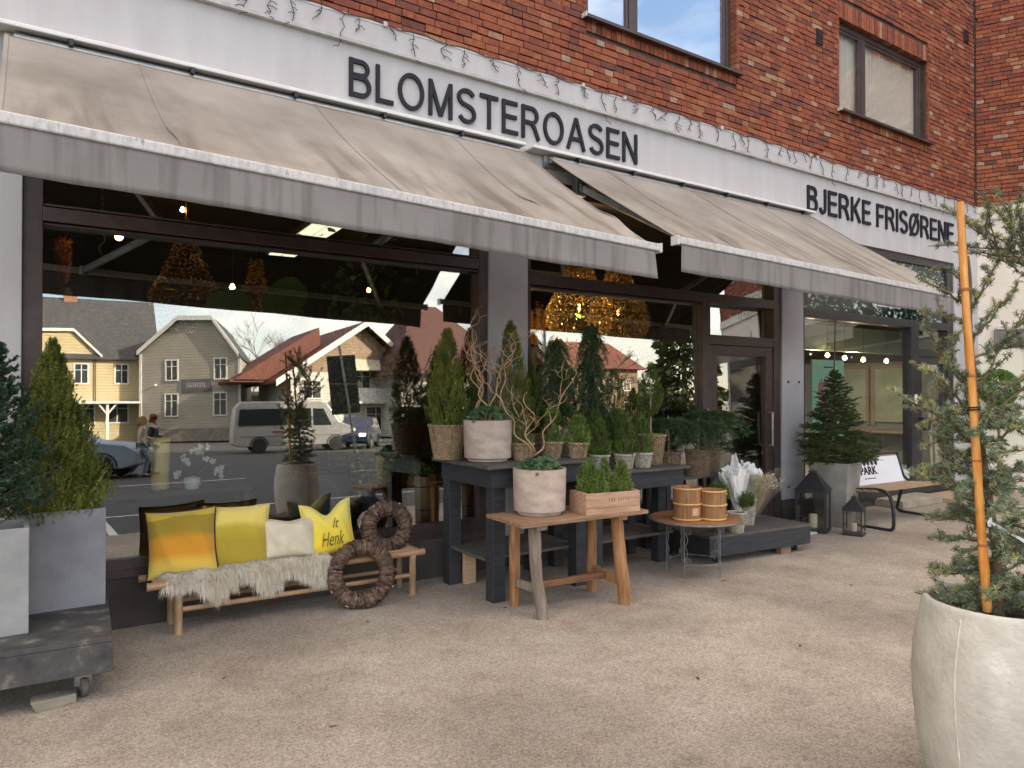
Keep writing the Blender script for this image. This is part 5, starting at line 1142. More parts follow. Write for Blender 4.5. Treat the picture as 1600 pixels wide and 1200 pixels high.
me=fitmesh(textmesh('PARK',1,.002,offset=.03),.36,.105);put('lettering',me,letterm,sg,loc=(-.235,-.0135,.15))
me=fitmesh(textmesh('by frisørene',1,.002,offset=.01),.24,.022);put('lettering',me,letterm,sg,loc=(-.18,-.0135,.09))
mb=MB()
for k in range(5):
    c=-.20+.085*k
    for a in range(6):
        an=a*PI/6;mb.box((c,-.0135,.30),(.075,.002,.009),rot=Matrix.Rotation(an,3,'Y'))
put('emblem',mb,letterm,sg)
# ball topiary
tb=thing('ball_topiary','round clipped bright green ball topiary before the cream poster','topiary',wing_pt(.22,.50,0));t_=TR();n=9000;a=NP.random(n)*2*PI;c=1-2*NP.random(n);s=np.sqrt(1-c*c);q=.27*(.86+.14*NP.random(n)**.5+.025*np.sin(a*5+c*7));P=np.stack([q*s*np.cos(a),q*s*np.sin(a),q*c*1.02],1);leaves(t_,P,P+NP.normal(size=P.shape)*.12,.030,.010)
put('foliage',t_,ballm,tb,loc=(0,0,1.66));put('trunk',MB().tube([(0,0,.3),(0.01,0,1.0),(0,0,1.5)],.018,8),barkm,tb);put('pot',MB().lathe([(.13,0),(.18,.36),(.165,.36),(.16,.30)],28),potgrey,tb,smooth=True)
# ================================================================ BIG ROUND POT AND CEDAR
BX,BY=3.135,1.262;DT=2.82
bp=thing('big_planter','big rounded pale cement planter in the right foreground with vertical casting seam','planter',(BX,BY,0))
prof=[(.0,0),(.17,0),(.20,.012),(.232,.05),(.262,.13),(.286,.25),(.300,.40),(.303,.50),(.296,.60),(.280,.70),(.266,.765),(.262,.785),(.256,.793),(.247,.795),(.238,.790),(.232,.775),(.232,.72)]
import bisect
P=[]
for i in range(len(prof)-1):
    for s in(0,.5):P.append((prof[i][0]+(prof[i+1][0]-prof[i][0])*s,prof[i][1]+(prof[i+1][1]-prof[i][1])*s))
P.append(prof[-1])
a_s=math.atan2(-BY,-BX)-rad(27)
put('wall',MB().lathe(P,96),potstone,bp,smooth='all')
mb=MB();rs=random.Random(5)
mb.tube([((np.interp(z,[p[1] for p in prof[:12]],[p[0] for p in prof[:12]])-.0026)*math.cos(a_s+.012*math.sin(z*9)),(np.interp(z,[p[1] for p in prof[:12]],[p[0] for p in prof[:12]])-.0026)*math.sin(a_s+.012*math.sin(z*9)),z) for z in np.linspace(.03,.76,60)],[.0034+.0030*rs.random() for _ in range(60)],6);put('casting_seam',mb,M('pale seam',(.50,.47,.42),(.64,.61,.55),scale=12,rough=.9),bp,smooth='all')
put('soil',MB().lathe([(.233,.71),(.12,.725),(.0001,.735)],30,cap0=False,wob=lambda i,k,a,z:0),soil,bp)
ct=thing('cedar_tree','young blue green cedar with twisting branches in the big cement planter','cedar',(BX,BY,.72))
base=np.array((BX,BY,.72))
def tp(x,y,dd=0): return atD(x,y,DT+dd)-Vector(base)
rr=random.Random(11)
trunk=[Vector((.0,.0,0)),tp(1562,900,.02),tp(1548,800,.03),tp(1532,690,.02),tp(1522,600,.03),tp(1514,500,.03),tp(1516,440,.02),tp(1512,400,.02)]
def smooth_pts(p,k=4):
    P=[]
    for i in range(len(p)-1):
        for s in range(k):P.append(p[i].lerp(p[i+1],s/k))
    P.append(p[-1])
    for _ in range(2):P=[P[0]]+[(P[i-1]+P[i]*2+P[i+1])/4 for i in range(1,len(P)-1)]+[P[-1]]
    return P
wood=MB();tr_=smooth_pts(trunk);wood.tube(tr_,[.018*(1-.8*i/len(tr_))+.002 for i in range(len(tr_))],8)
A0=[];A1=[];C0=[];C1=[]
def tuft(p,sz,tip,n=5):
    for _ in range(n):
        d=Vector((rr.gauss(0,1),rr.gauss(0,1),rr.gauss(.55,1))).normalized()
        (C0 if tip else A0).append(tuple(p));(C1 if tip else A1).append(tuple(p+d*.012*sz))
def branch(pts,r0,dens,depth=0,sz=1.,tipy=.6):
    P=smooth_pts(pts,5 if depth==0 else 3)
    L=sum((P[i+1]-P[i]).length for i in range(len(P)-1));n=len(P)
    P=[P[0]]+[p+Vector([rr.gauss(0,.003) for _ in range(3)]) for p in P[1:]]
    wood.tube(P,[r0*(1-.75*i/n)+.0010 for i in range(n)],5,cap=False)
    m=int(L/.017*dens)
    for k in range(m):
        s=(.12 if depth==0 else .05)+.9*(k+rr.random())/m;s=min(s,.999);i=int(s*(n-1));p=P[i].lerp(P[min(i+1,n-1)],s*(n-1)-i)
        off=Vector((rr.gauss(0,1),rr.gauss(0,1),rr.gauss(.5,.8))).normalized()*.006
        tuft(p+off,sz,rr.random()<(.25+.5*s)*tipy)
    if depth<2:
        step=.050 if depth==0 else .06;k=int(L/step)
        for j in range(k):
            s=.15+.82*(j+rr.random()*.6)/max(1,k);s=min(s,.98);i=int(s*(n-1));p=P[i];d=(P[min(i+1,n-1)]-P[max(i-1,0)]).normalized()
            sd=(d.cross(Vector((0,0,1))).normalized())*(1 if j%2 else -1)
            l=(L*.34*(1-s*.55)+.02)*rr.uniform(.5,1.2) if depth==0 else rr.uniform(.02,.045)
            e=p+(d*.7+sd*rr.uniform(.4,1)+Vector((0,0,rr.uniform(-.15,.75)))).normalized()*l
            branch([p,p.lerp(e,.5)+Vector((0,0,rr.uniform(-.006,.010))),e],r0*.5,dens,depth+1,sz,tipy)
Bs=[([(1512,480),(1480,455),(1440,440)],-.03),([(1512,455),(1496,432),(1478,420),(1456,424)],.05),([(1520,610),(1490,585),(1465,540),(1440,484)],.02),([(1524,660),(1495,620),(1470,590),(1442,574)],-.08),
 ([(1530,700),(1490,668),(1450,640),(1402,617)],-.05),([(1535,740),(1500,730),(1475,700),(1463,660)],.06),([(1540,790),(1500,775),(1460,745),(1425,741)],-.04),
 ([(1512,500),(1525,470),(1560,410),(1590,360)],.06),([(1514,545),(1545,500),(1575,470),(1592,440)],-.05),([(1520,610),(1545,580),(1575,520),(1610,500)],.03),([(1526,660),(1560,620),(1590,600),(1650,560)],-.03),
 ([(1515,520),(1500,500),(1478,500),(1462,470)],.1),([(1522,640),(1510,600),(1480,560),(1500,520)],-.1),([(1520,560),(1560,545),(1610,540),(1660,500)],.08)]
for pts,dd in Bs: branch([tp(x,y,dd*(i/(len(pts)-1))+.02) for i,(x,y) in enumerate(pts)],.0046,.72,0,1.0)
# boughs sweeping in from the right side of the crown
for pts,dd in (([(1560,640),(1650,570),(1680,480),(1610,410),(1560,385),(1510,346)],-.05),([(1560,640),(1650,560),(1690,470),(1620,420),(1585,370),(1578,322)],-.02),([(1550,740),(1620,730),(1640,690),(1600,680),(1570,650)],.0),([(1540,700),(1600,660),(1650,640),(1620,610),(1590,625)],-.06)):
    branch([tp(x,y,dd*(i/(len(pts)-1))) for i,(x,y) in enumerate(pts)],.0046,.68,0,1.0)
for i in range(74):
    s=i/74;k=min(len(tr_)-1,int((.04+.50*s)*(len(tr_)-1)));p=tr_[k];a=i*2.399+rr.uniform(-.5,.5);L=rr.uniform(.16,.30)*(1-.25*s)
    e=p+Vector((math.cos(a)*L,math.sin(a)*L,rr.uniform(-.07,.05)));m=p.lerp(e,.5)+Vector((0,0,rr.uniform(-.01,.04)))
    branch([p,m,e],.0045,.95,0,1.15,.22)
t_=TR();shoots(t_,np.array(A0),np.array(A1),5,.021,.0017,fwd=.35,taper=.1);put('foliage',t_,cedarm,ct)
t_=TR();shoots(t_,np.array(C0),np.array(C1),5,.019,.0016,fwd=.35,taper=.1);put('foliage_tips',t_,cedary,ct)
put('trunk',wood,M('cedar bark',(.12,.075,.045),(.22,.14,.085),scale=20,rough=.85),ct,smooth='all')
st=thing('plant_stake','tall peeled orange wooden stake tied to the young cedar','stake',tuple(base))
sp=[tp(1543,955,-.06),tp(1531,800,-.06),tp(1521,640,-.055),tp(1509,480,-.05),tp(1500,316,-.05)];S2=smooth_pts(sp,6)
put('pole',MB().tube(S2,[.0165*(1-.20*i/len(S2))*(1.10 if i%6==3 else 1) for i in range(len(S2))],12),orangem,st,smooth=True)
for k in(4,9,14,19):
    put('node_ring',MB().lathe([(.0,-.008),(.0165,-.005),(.018,0),(.0165,.006),(0,.008)],10,tuple(S2[k])),M('stake node',(.30,.10,.02),(.4,.16,.05),scale=20),st,smooth=True)
q=tp(1521,642,-.055);put('tie',MB().tube([(q.x+.021*math.cos(i*.8),q.y+.021*math.sin(i*.8),q.z+.0011*i) for i in range(18)],.003,5),black_iron,st)
rb=thing('white_ribbon','white ribbon knotted round the cedar and running off to the right','ribbon',tuple(base))
rbm=M('white ribbon',(.72,.74,.78),(.80,.81,.84),scale=6,rough=.6)
pp=[tp(1549,818,-.10),tp(1575,832,-.13),tp(1600,846,-.16),tp(1680,885,-.22)];mb=MB()
pr=smooth_pts(pp,4);vs=[]
for i,p in enumerate(pr):
    w=.007+.002*math.sin(i);vs+=[p+Vector((0,0,w)),p+Vector((.004,-.004,-w))]
mb.add(vs,[(2*i,2*i+2,2*i+3,2*i+1) for i in range(len(pr)-1)])
k=tp(1549,818,-.10);mb.tube([k+Vector((.010*math.cos(a),.006,.012*math.sin(a))) for a in(0,1,2,3,4,5,6)],.004,5);mb.tube([k,k+Vector((-.006,0,.022))],.005,5)
o=put('band',mb,rbm,rb);s=o.modifiers.new('t','SOLIDIFY');s.thickness=.0012
# ================================================================ INSIDE THE FLOWER SHOP
def fixture(lab,x,y,z,L,rz):
    o=thing('ceiling_light',lab,'ceiling light',(x,y,z),rz,'louvred ceiling lights');put('housing',MB().bb(-.16,.16,-L/2,L/2,0,.06),metal_g,o)
    mb=MB()
    for k in range(int(L/.05)):mb.bb(-.15,-.01,-L/2+.05*k,-L/2+.05*k+.028,-.012,-.001);mb.bb(.01,.15,-L/2+.05*k,-L/2+.05*k+.028,-.012,-.001)
    put('louvre',mb,M('lit louvre',(.4,.38,.3),emit=(.75,.72,.5),estr=.55),o)
fixture('lit louvred ceiling light in the flower shop above the big green leaves',2.55,7.9,3.25,1.9,-.05)
fixture('lit louvred ceiling light in the flower shop behind the bead chandeliers',5.3,8.6,3.3,2.6,PI/2)
def bulb_at(lab,p,r=.035):
    o=thing('lit_bulb',lab,'light bulb',tuple(p),group='warm lit bulbs inside the shop');put('glass_bulb',MB().lathe([(0.0,-r),(r*.7,-r*.7),(r,0),(r*.7,r*.7),(r*.35,r*1.4),(0,r*1.5)],16),bulb,o,smooth='all')
    put('cord',MB().tube([(0,0,r*1.5),(0,0,max(.2,3.5-p.z))],.004,5),black_iron,o)
for px,py,yy,r,lab in((186,370,7.2,.035,'warm lit bulb hanging near the left edge of the display window'),(285,328,7.8,.022,'small warm lit bulb high up behind the upper left pane'),(363,449,8.6,.030,'warm lit bulb just above the big green leaf in the display window'),(576,454,8.8,.025,'warm lit bulb near the middle of the display window'),(400,325,8.8,.020,'small warm lit bulb beside the louvred ceiling light')):
    bulb_at(lab,atY(px,py,yy),r)
ls=bpy.data.lights.new('shop_glow','POINT');ls.energy=6;ls.color=(1,.55,.2);ls.shadow_soft_size=.02;lo=bpy.data.objects.new('shop_glow',ls);COL.objects.link(lo);lo.location=(5.2,7.6,2.2)
ls=bpy.data.lights.new('bulb_glow','POINT');ls.energy=1.6;ls.color=(1,.55,.2);ls.shadow_soft_size=.02;lo=bpy.data.objects.new('bulb_glow',ls);COL.objects.link(lo);lo.location=atY(186,370,7.2)
lo=bpy.data.objects.new('leaf_glow',ls);COL.objects.link(lo);lo.location=atY(363,449,8.6)
def chandelier(lab,x,y,z0,s=1.,n=9000,lit=1):
    o=thing('bead_chandelier',lab,'chandelier',(x,y,z0),group='bell shaped gold bead chandeliers');prof=[(.09,1.18),(.10,1.02),(.12,.92),(.15,.80),(.22,.66),(.30,.52),(.34,.42),(.345,.36),(.325,.25),(.25,.14),(.15,.06),(.06,.02)]
    zs=np.array([p[1] for p in prof])[::-1]*s;rs_=np.array([p[0] for p in prof])[::-1]*s
    t=TR();z=(NP.random(n))*1.18*s;a=NP.floor(NP.random(n)*46)/46*2*PI if False else np.floor(NP.random(n)*60)/60*2*PI;r=np.interp(z,zs,rs_)+NP.normal(size=n)*.006
    P=np.stack([r*np.cos(a),r*np.sin(a),z],1);d=NP.normal(size=(n,3));leaves(t,P,d,.026,.011);put('beads',t,goldm,o)
    mb=MB()
    for zz in(.42,.66,1.02,.06):mb.tube([(np.interp(zz*s,zs,rs_)*math.cos(2*PI*i/40),np.interp(zz*s,zs,rs_)*math.sin(2*PI*i/40),zz*s) for i in range(40)],.008,5,closed=True)
    mb.tube([(0,0,1.15*s),(0,0,3.5-z0)],.006,5);put('frame',mb,M('dark brass',(.12,.07,.02),(.2,.12,.04),metal=.7,rough=.4),o)
    if lit:put('lamp',MB().lathe([(0,.52),(.014,.53),(.02,.56),(.014,.59),(0,.60)],10),M('lamp glow',(1,.6,.2),emit=(1,.42,.10),estr=5),o)
p=atY(905,545,7.2);chandelier('left one of two big bell shaped gold bead chandeliers behind the window',p.x,7.2,p.z-.02,1.22)
p=atY(966,550,7.35);chandelier('right one of two big bell shaped gold bead chandeliers behind the window',p.x,7.35,p.z-.02,1.22)
p=atY(400,520,9.5);chandelier('dim gold bead chandelier deep inside, behind the big leaves',p.x,9.5,p.z,.8,1500,0)
p=atY(290,530,7.8);chandelier('wide dim bead chandelier under the diagonal arm at the left of the window',p.x,7.8,p.z+.05,.95,1700,0)
ls=bpy.data.lights.new('chandelier_glow','POINT');ls.energy=5;ls.color=(1,.6,.25);ls.shadow_soft_size=.02
for px,yy in((905,7.2),(966,7.35)):
    p=atY(px,486,yy);lo=bpy.data.objects.new('chandelier_glow',ls);COL.objects.link(lo);lo.location=(p.x,p.y,p.z)
# dried honey coloured things glowing at the back
def bunch(lab,p,w,h,n,mat,cat='dried grass',name='dried_bunch'):
    o=thing(name,lab,cat,tuple(p));t=TR();a=NP.random(n)*2*PI;q=NP.random(n)**.5;P0=np.zeros((n,3));P1=np.stack([q*w*np.cos(a),q*w*np.sin(a)*.6,h*(.6+.5*NP.random(n))],1);shoots(t,P0+P1*.15,P1,26,.05,.006,fwd=1.0);put('stalks',t,mat,o)
    put('vase',MB().lathe([(.05,-.28),(.09,-.14),(.07,0),(.055,.03)],18),potgrey,o,smooth=True)
ambm=M('amber dried stalks',(.42,.20,.03),(.60,.32,.06),scale=6,island=.4)
for px,py,yy,w_,h_,lab in((425,540,8.2,.35,.5,'amber dried grass bunch left of the dark post inside'),(568,540,7.8,.26,.32,'orange flower bunch inside above the reflected balcony house'),(835,545,8.4,.3,.6,'amber dried bunch at the left edge of the second window'),(1045,545,9.2,.4,.7,'amber dried bunch right of the bead chandeliers'),(98,455,7.4,.06,.45,'tall narrow amber dried stalk at the far left inside')):
    bunch(lab,atY(px,py,yy),w_,h_,120,ambm)
# big green leaves
bl=thing('monstera_plant','large leaved green plant glowing dimly inside the display window','plant',tuple(atY(410,600,7.2)));base2=Vector(bl.location);mb=MB();ml=MB()
for (px,py,w_,h_,an) in((362,490,.42,.50,.2),(450,465,.34,.46,-.75),(395,520,.30,.34,1.1),(330,500,.2,.3,1.6)):
    c=atY(px,py,7.2)-base2;ca,sa=math.cos(an),math.sin(an);n=20;vs=[tuple(c)];
    for k in range(n):
        a=2*PI*k/n;r=.5*(1-.18*max(0,math.cos(a-PI/2))**8+.25*max(0,math.cos(a+PI/2))**3);x=w_*r*math.cos(a)*1.1;z=h_*r*math.sin(a)*1.1
        vs.append((c.x+x*ca-z*sa,c.y+.08*math.cos(a)**2,c.z+x*sa+z*ca))
    mb.add(vs,[(0,1+k,1+(k+1)%n) for k in range(n)]);ml.tube([(0,0,0),(c.x*.5,c.y,c.z*.4),tuple(c)],.008,5)
o=put('leaf',mb,M('big leaf',(.07,.15,.02),(.10,.20,.03),scale=5,rough=.5),bl);s=o.modifiers.new('t','SOLIDIFY');s.thickness=.003;put('stalk',ml,broadm,bl)
# chain and hook
ch=thing('hanging_chain','thin brass chain with an S hook hanging near the left window jamb','chain',tuple(atY(160,258,6.2)));p1=atY(160,365,6.2)-Vector(ch.location);mb=MB()
n=20
for k in range(n):
    z=p1.z*k/n;mb.tube([(.009*math.cos(a)*(k%2),.009*math.cos(a)*((k+1)%2),z+.020*math.sin(a)-.01) for a in(0,.8,1.6,2.4,3.2,4,4.8,5.6)],.0028,4,closed=True)
put('links',mb,M('brass chain',(.35,.26,.14),(.5,.38,.2),metal=.6,rough=.4),ch);put('hook',MB().tube([(.02*math.sin(k*.5),0,p1.z-.012*k) for k in range(14)],.004,5),M('brass hook',(.35,.26,.14),metal=.6,rough=.4),ch)
# brass vase, orchids, stone pots in the window
o=thing('brass_vase','tall shiny ribbed brass vase standing behind the display window','vase',tuple(atY(250,765,5.86)));put('body',MB().lathe([(.055,0),(.058,.01),(.066,.33),(.070,.38),(.064,.38),(.06,.33)],40,wob=lambda i,k,a,z:.002*math.sin(a*14)),M('brass',(.92,.68,.22),rough=.35,metal=.15),o,smooth='all')
o=thing('plant_stand','low dark stand inside the window under the brass vase','stand',tuple(atY(250,765,5.90)));o.location.z=.12;h_=atY(250,765,5.86).z-.125
mb=MB();mb.bb(-.42,.62,-.18,.20,h_-.03,h_)
for x in(-.38,.58):
    for y in(-.14,.16):mb.bb(x-.02,x+.02,y-.02,y+.02,0,h_-.03)
put('frame',mb,blackwood,o)
whm=M('white petals',(.80,.80,.74),(.85,.85,.80),scale=10,rough=.6);orch=[(.0,[(275,742),(290,718),(305,705),(318,700)]),(0,[(300,750),(330,722),(338,735),(345,742)])]
o=thing('orchid','white flowering orchid behind the display window beside the brass vase','orchid',tuple(atY(300,765,5.84)));ob=Vector(o.location);ms=MB();tf=TR();rr=random.Random(4)
for _,pl in orch:
    pts=[Vector((0,0,0))]+[atY(x,y,5.84)-ob for x,y in pl];ms.tube(pts,.003,5)
    for p in pts[1:]:
        for k in range(4):
            c=p+Vector((rr.gauss(0,.022),rr.uniform(-.02,.02),rr.gauss(0,.018)));a=np.linspace(0,2*PI,6)[:5]+rr.random();D=np.stack([np.cos(a),-.3+0*a,np.sin(a)],1);leaves(tf,np.repeat([tuple(c)],5,0),D,.026,.014)
put('stem',ms,broadm,o);put('petals',tf,whm,o);put('pot',MB().lathe([(.045,-.0),(.06,.09),(.05,.09)],20),whm,o,smooth=True)
for k,(px,py,hh,r,lab) in enumerate(((455,808,.33,.16,'dark grey cylinder pot with small spruce inside the window, left of the two'),(513,806,.36,.18,'dark grey rounded pot with taller spruce inside the window, right of the two'))):
    p=atY(px,py,6.25);o=thing('potted_spruce',lab,'potted spruce',(p.x,p.y,p.z+.02),group='dark potted spruces inside the window');pr=[(r*.72,0),(r*.80,.02),(r*.98,hh*.6),(r*.95,hh),(r*.86,hh),(r*.84,hh*.9)] if k else [(r*.8,0),(r*.84,.02),(r*.86,hh*.5),(r*.85,hh*.52),(r*.86,hh),(r*.78,hh),(r*.77,hh*.9)]
    pt=put('pot',MB().lathe(pr,36),potgrey,o,smooth=True);hgt=.78 if k else .62;t_,m_=spruce(hgt,.20,46,z0=.03,dens=1.1,nl=.015,w=.0022,top=.3,seed=20+k);put('foliage',t_,sprucem,o,loc=(0,0,hh*.9));m_.tube([(0,0,0),(0,0,hgt)],[.008,.002],6);put('trunk',m_,barkm,o,loc=(0,0,hh*.9))
    put('soil',MB().lathe([(r*.8,hh*.9),(.0001,hh*.93)],20,cap0=False),soil,o)
o=thing('citrus_bush','small citrus bush with yellow fruit inside the window beside the dark pots','citrus bush',tuple(atY(580,800,6.3)));t_=TR();n=420;P=NP.normal(size=(n,3))*np.array((.12,.10,.11))+np.array((0,0,.46));leaves(t_,P,NP.normal(size=(n,3)),.05,.018);put('leaves',t_,lemonl,o);mb=MB()
for k in range(16):
    q=(rr.gauss(0,.13),rr.gauss(-.03,.08),.44+rr.gauss(0,.11));mb.lathe([(0,-.018),(.014,-.012),(.018,0),(.014,.013),(0,.02)],8,q)
put('fruit',mb,M('lemon skin',(.75,.48,.05),(.8,.6,.1),scale=20,rough=.4),o,smooth='all');put('trunk',MB().tube([(0,0,.1),(.01,0,.45)],.010,6),barkm,o);put('pot',MB().lathe([(.08,0),(.12,.24),(.10,.24),(.10,.2)],24),potgrey,o,smooth=True)
for px,yy,sc_,lab in((667,5.95,1.,'amber stave barrel with a green plant inside, seen left of the table leg'),(727,5.95,1.05,'amber stave barrel inside, seen between the legs of the taller table')):
    p=atY(px,848,yy);o=thing('stave_barrel',lab,'barrel',(p.x,yy+.1,.42),group='amber stave barrels inside the window');put('body',MB().lathe([(.12,0),(.145,.10),(.15,.22),(.135,.36),(.125,.40),(.115,.40),(.12,.3)],32,wob=lambda i,k,a,z:.0015*(k%2)),honeyw,o);put('hoop',MB().tube([(.146*math.cos(i*PI/16),.146*math.sin(i*PI/16),.31) for i in range(32)],.006,5,closed=True).tube([(.146*math.cos(i*PI/16),.146*math.sin(i*PI/16),.10) for i in range(32)],.006,5,closed=True),M('dark hoop',(.06,.04,.03)),o)
    t_=TR();P=NP.normal(size=(120,3))*np.array((.06,.06,.04))+np.array((0,0,.44));leaves(t_,P,NP.normal(size=(120,3)),.05,.015);put('leaves',t_,lemonl,o)
# dark column with plants deeper in the second window
for x,y,z,hh,lab in((4.4,6.9,.5,1.2,'dark leafy plant on the shop floor behind the second window, left'),(6.0,7.2,.5,1.5,'dark leafy plant on the shop floor behind the second window, right'),(3.0,7.2,.5,1.9,'tall dark leafy plant inside at the right end of the display window')):
    o=thing('leafy_plant',lab,'plant',(x,y,.12),group='dark leafy plants inside the shop');t_=TR();n=500;P=NP.normal(size=(n,3))*np.array((.22,.22,hh*.28))+np.array((0,0,hh));leaves(t_,P,NP.normal(size=(n,3)),.14,.035);put('leaves',t_,broadm,o);put('trunk',MB().tube([(0,0,.2),(.02,0,hh)],.015,6),barkm,o);put('pot',MB().lathe([(.14,0),(.19,.3),(.17,.3),(.17,.25)],24),potgrey,o,smooth=True)
# ================================================================ SALON INSIDE
for i,(px,py,yy) in enumerate(((1293,556,7.0),(1320,560,6.7),(1349,563,6.6),(1385,565,6.6))):
    p=atY(px,py,yy);o=thing('pendant_lamp','small glass pendant lamp glowing over the salon floor, one in a row of four','pendant lamp',tuple(p),group='glowing pendant lamps in the salon');put('bulb',MB().lathe([(0,-.03),(.03,-.01),(.035,.01),(.012,.05),(0,.05)],14),bulb2,o,smooth='all');put('cord',MB().tube([(0,0,.05),(.0,0,3.1-p.z)],.003,5),black_iron,o)
    if i in(1,3):
        ls=bpy.data.lights.new('pendant_glow','POINT');ls.energy=4;ls.color=(1,.78,.5);ls.shadow_soft_size=.02;lo=bpy.data.objects.new('pendant_glow',ls);COL.objects.link(lo);lo.location=(p.x,p.y+.6,p.z+.1)
ls=bpy.data.lights.new('salon_fill','AREA');ls.energy=30;ls.color=(1,.88,.72);ls.size=1.4;lo=bpy.data.objects.new('salon_fill',ls);COL.objects.link(lo);lo.location=(12.0,7.9,3.06)  # added fill without a fixture, brightens the salon interior
o=thing('light_strip','long warm lit strip lamp inside the salon, seen through the glass door','strip lamp',(11.2,8.6,2.0));put('tube',MB().bb(-1.1,1.1,-.03,.03,0,.035),M('strip glow',(1,.8,.5),emit=(1,.68,.35),estr=6),o)
o=thing('salon_poster','mint green poster with colourful bottle shapes standing in the salon window','poster',(9.30,5.86,.92));put('board',MB().bb(-.38,.38,0,.02,0,1.12),M('mint board',(.42,.78,.56),(.46,.82,.60),scale=1),o)
mb=MB();rr=random.Random(6)
cols=[(.6,.25,.08),(.5,.2,.35),(.75,.7,.6),(.25,.15,.4),(.7,.45,.4)]
for ci,c in enumerate(cols):
    mb=MB()
    for k in range(4):
        x=rr.uniform(-.24,.2);z=rr.uniform(.2,.75);w_=rr.uniform(.04,.09);h_=rr.uniform(.10,.26);mb.bb(x,x+w_,-.004-.001*ci-.0003*k,-.0005*(ci+1),z,z+h_);mb.bb(x+w_*.35,x+w_*.65,-.004-.001*ci,-.0005*(ci+1),z+h_,z+h_+.06)
    put('bottle_print',mb,M('print ink',c),o)
mb=MB()
for k in range(10):mb.bb(-.11+.022*k,-.095+.022*k,-.003,-.0005,1.01,1.03)
put('caption_print',mb,letterm,o)
o=thing('salon_desk','pale wood framed mirror station deep inside the salon','mirror station',(10.9,9.6,.12));mb=MB();mb.bb(-.9,.9,0,.35,.75,.80);mb.bb(-.9,-.84,.0,.35,0,.75);mb.bb(.84,.9,0,.35,0,.75);put('desk',mb,rawwood,o);mb=MB();mb.bb(-.6,-.54,.30,.34,.8,1.9);mb.bb(.54,.6,.30,.34,.8,1.9);mb.bb(-.54,.54,.30,.34,1.84,1.9);put('frame',mb,rawwood,o);put('mirror',MB().bb(-.54,.54,.315,.325,.8,1.84),M('mirror glass',(.7,.75,.6),rough=.05,metal=1),o)
put('salon_dark_band',MB().bb(8.2,12.45,10.84,10.89,2.15,3.1),inner_brown,B)
for k,(y,w_,lab) in enumerate(((8.25,.75,'wood framed pale mirror on the salon side wall, nearer one'),(9.25,.85,'wood framed pale mirror on the salon side wall, farther one'))):
    o=thing('salon_mirror',lab,'mirror',(15.46,y,.95),-PI/2);put('mirror_glass',MB().bb(-w_/2,w_/2,-.03,0,0,1.15),M('pale mirror glass',(.42,.46,.30),(.66,.66,.50),scale=1.5,rough=.15,metal=.0),o);mb=MB();mb.bb(-w_/2-.07,-w_/2,-.05,.02,-.07,1.22);mb.bb(w_/2,w_/2+.07,-.05,.02,-.07,1.22);mb.bb(-w_/2,w_/2,-.05,.02,1.15,1.22);put('frame',mb,rawwood,o)
    d_=put('counter',MB().bb(-w_/2-.1,w_/2+.1,-.45,-.06,-.22,-.17),rawwood,o)
o=thing('salon_shelf','low white product shelf standing inside the salon behind the bench','shelf',(9.8,8.9,.12));mb=MB()
for z in(0,.4,.8,1.2):mb.bb(-.6,.6,0,.35,z,z+.03)
for x in(-.6,.0,.6):mb.bb(x-.015,x+.015,.01,.34,.03,1.2)
put('shelf_frame',mb,M('white shelf',(.6,.6,.58)),o)
rr=random.Random(2)
for z in(.43,.83):
    for k in range(9):
        x=-.52+.125*k;put('product_bottle',MB().lathe([(.03,0),(.03,.14),(.012,.17),(.012,.20),(0,.20)],10),M('product label',R.choice(((.5,.3,.2),(.3,.4,.35),(.6,.55,.5),(.15,.12,.12)))),o,loc=(x,.15,z))
o=thing('salon_chair','dark upholstered salon chair inside behind the bench','chair',(10.3,7.6,.12));put('seat',MB().bb(-.28,.28,-.25,.25,.42,.56),potgrey,o,bevel=.04);put('backrest',MB().bb(-.28,.28,.18,.30,.56,1.1),potgrey,o,bevel=.05);put('base',MB().lathe([(.25,0),(.24,.03),(.04,.05),(.04,.42)],24),metal_g,o,smooth=True)
for s in(-1,1):put('armrest',MB().bb(s*.30-.03,s*.30+.03,-.2,.2,.66,.70),potgrey,o,bevel=.01)
# ================================================================ ACROSS THE STREET (seen mirrored in the windows)
def siding(name,c,c2):
    m=M(name,c,c2,scale=.6,rough=.8);nt=m.node_tree;N=nt.nodes;L=nt.links;b=N['Principled BSDF'];src=b.inputs['Base Color'].links[0].from_socket
    g=N.new('ShaderNodeNewGeometry');sp=N.new('ShaderNodeSeparateXYZ');mu=N.new('ShaderNodeMath');mu.operation='MULTIPLY';mu.inputs[1].default_value=4.3;fr_=N.new('ShaderNodeMath');fr_.operation='FRACT'
    r=N.new('ShaderNodeValToRGB');r.color_ramp.elements[0].position=.0;r.color_ramp.elements[0].color=(.45,.43,.42,1);r.color_ramp.elements[1].position=.22;r.color_ramp.elements[1].color=(1,1,1,1)
    L.new(g.outputs['Position'],sp.inputs[0]);L.new(sp.outputs[2],mu.inputs[0]);L.new(mu.outputs[0],fr_.inputs[0]);L.new(fr_.outputs[0],r.inputs[0]);mx=N.new('ShaderNodeMix');mx.data_type='RGBA';mx.blend_type='MULTIPLY';mx.inputs[0].default_value=1
    L.new(src,mx.inputs[6]);L.new(r.outputs[0],mx.inputs[7]);L.new(mx.outputs[2],b.inputs['Base Color']);return m
sid=siding('cream siding',(.50,.41,.24),(.56,.47,.29));sid_shade=siding('shaded cream siding',(.36,.33,.27),(.42,.385,.32));sid2=siding('white siding',(.58,.56,.50),(.64,.62,.56));trimw=M('white trim',(.68,.67,.64),(.74,.73,.70),scale=4)  # cream siding's sunlit and shaded tones put into two separate colours
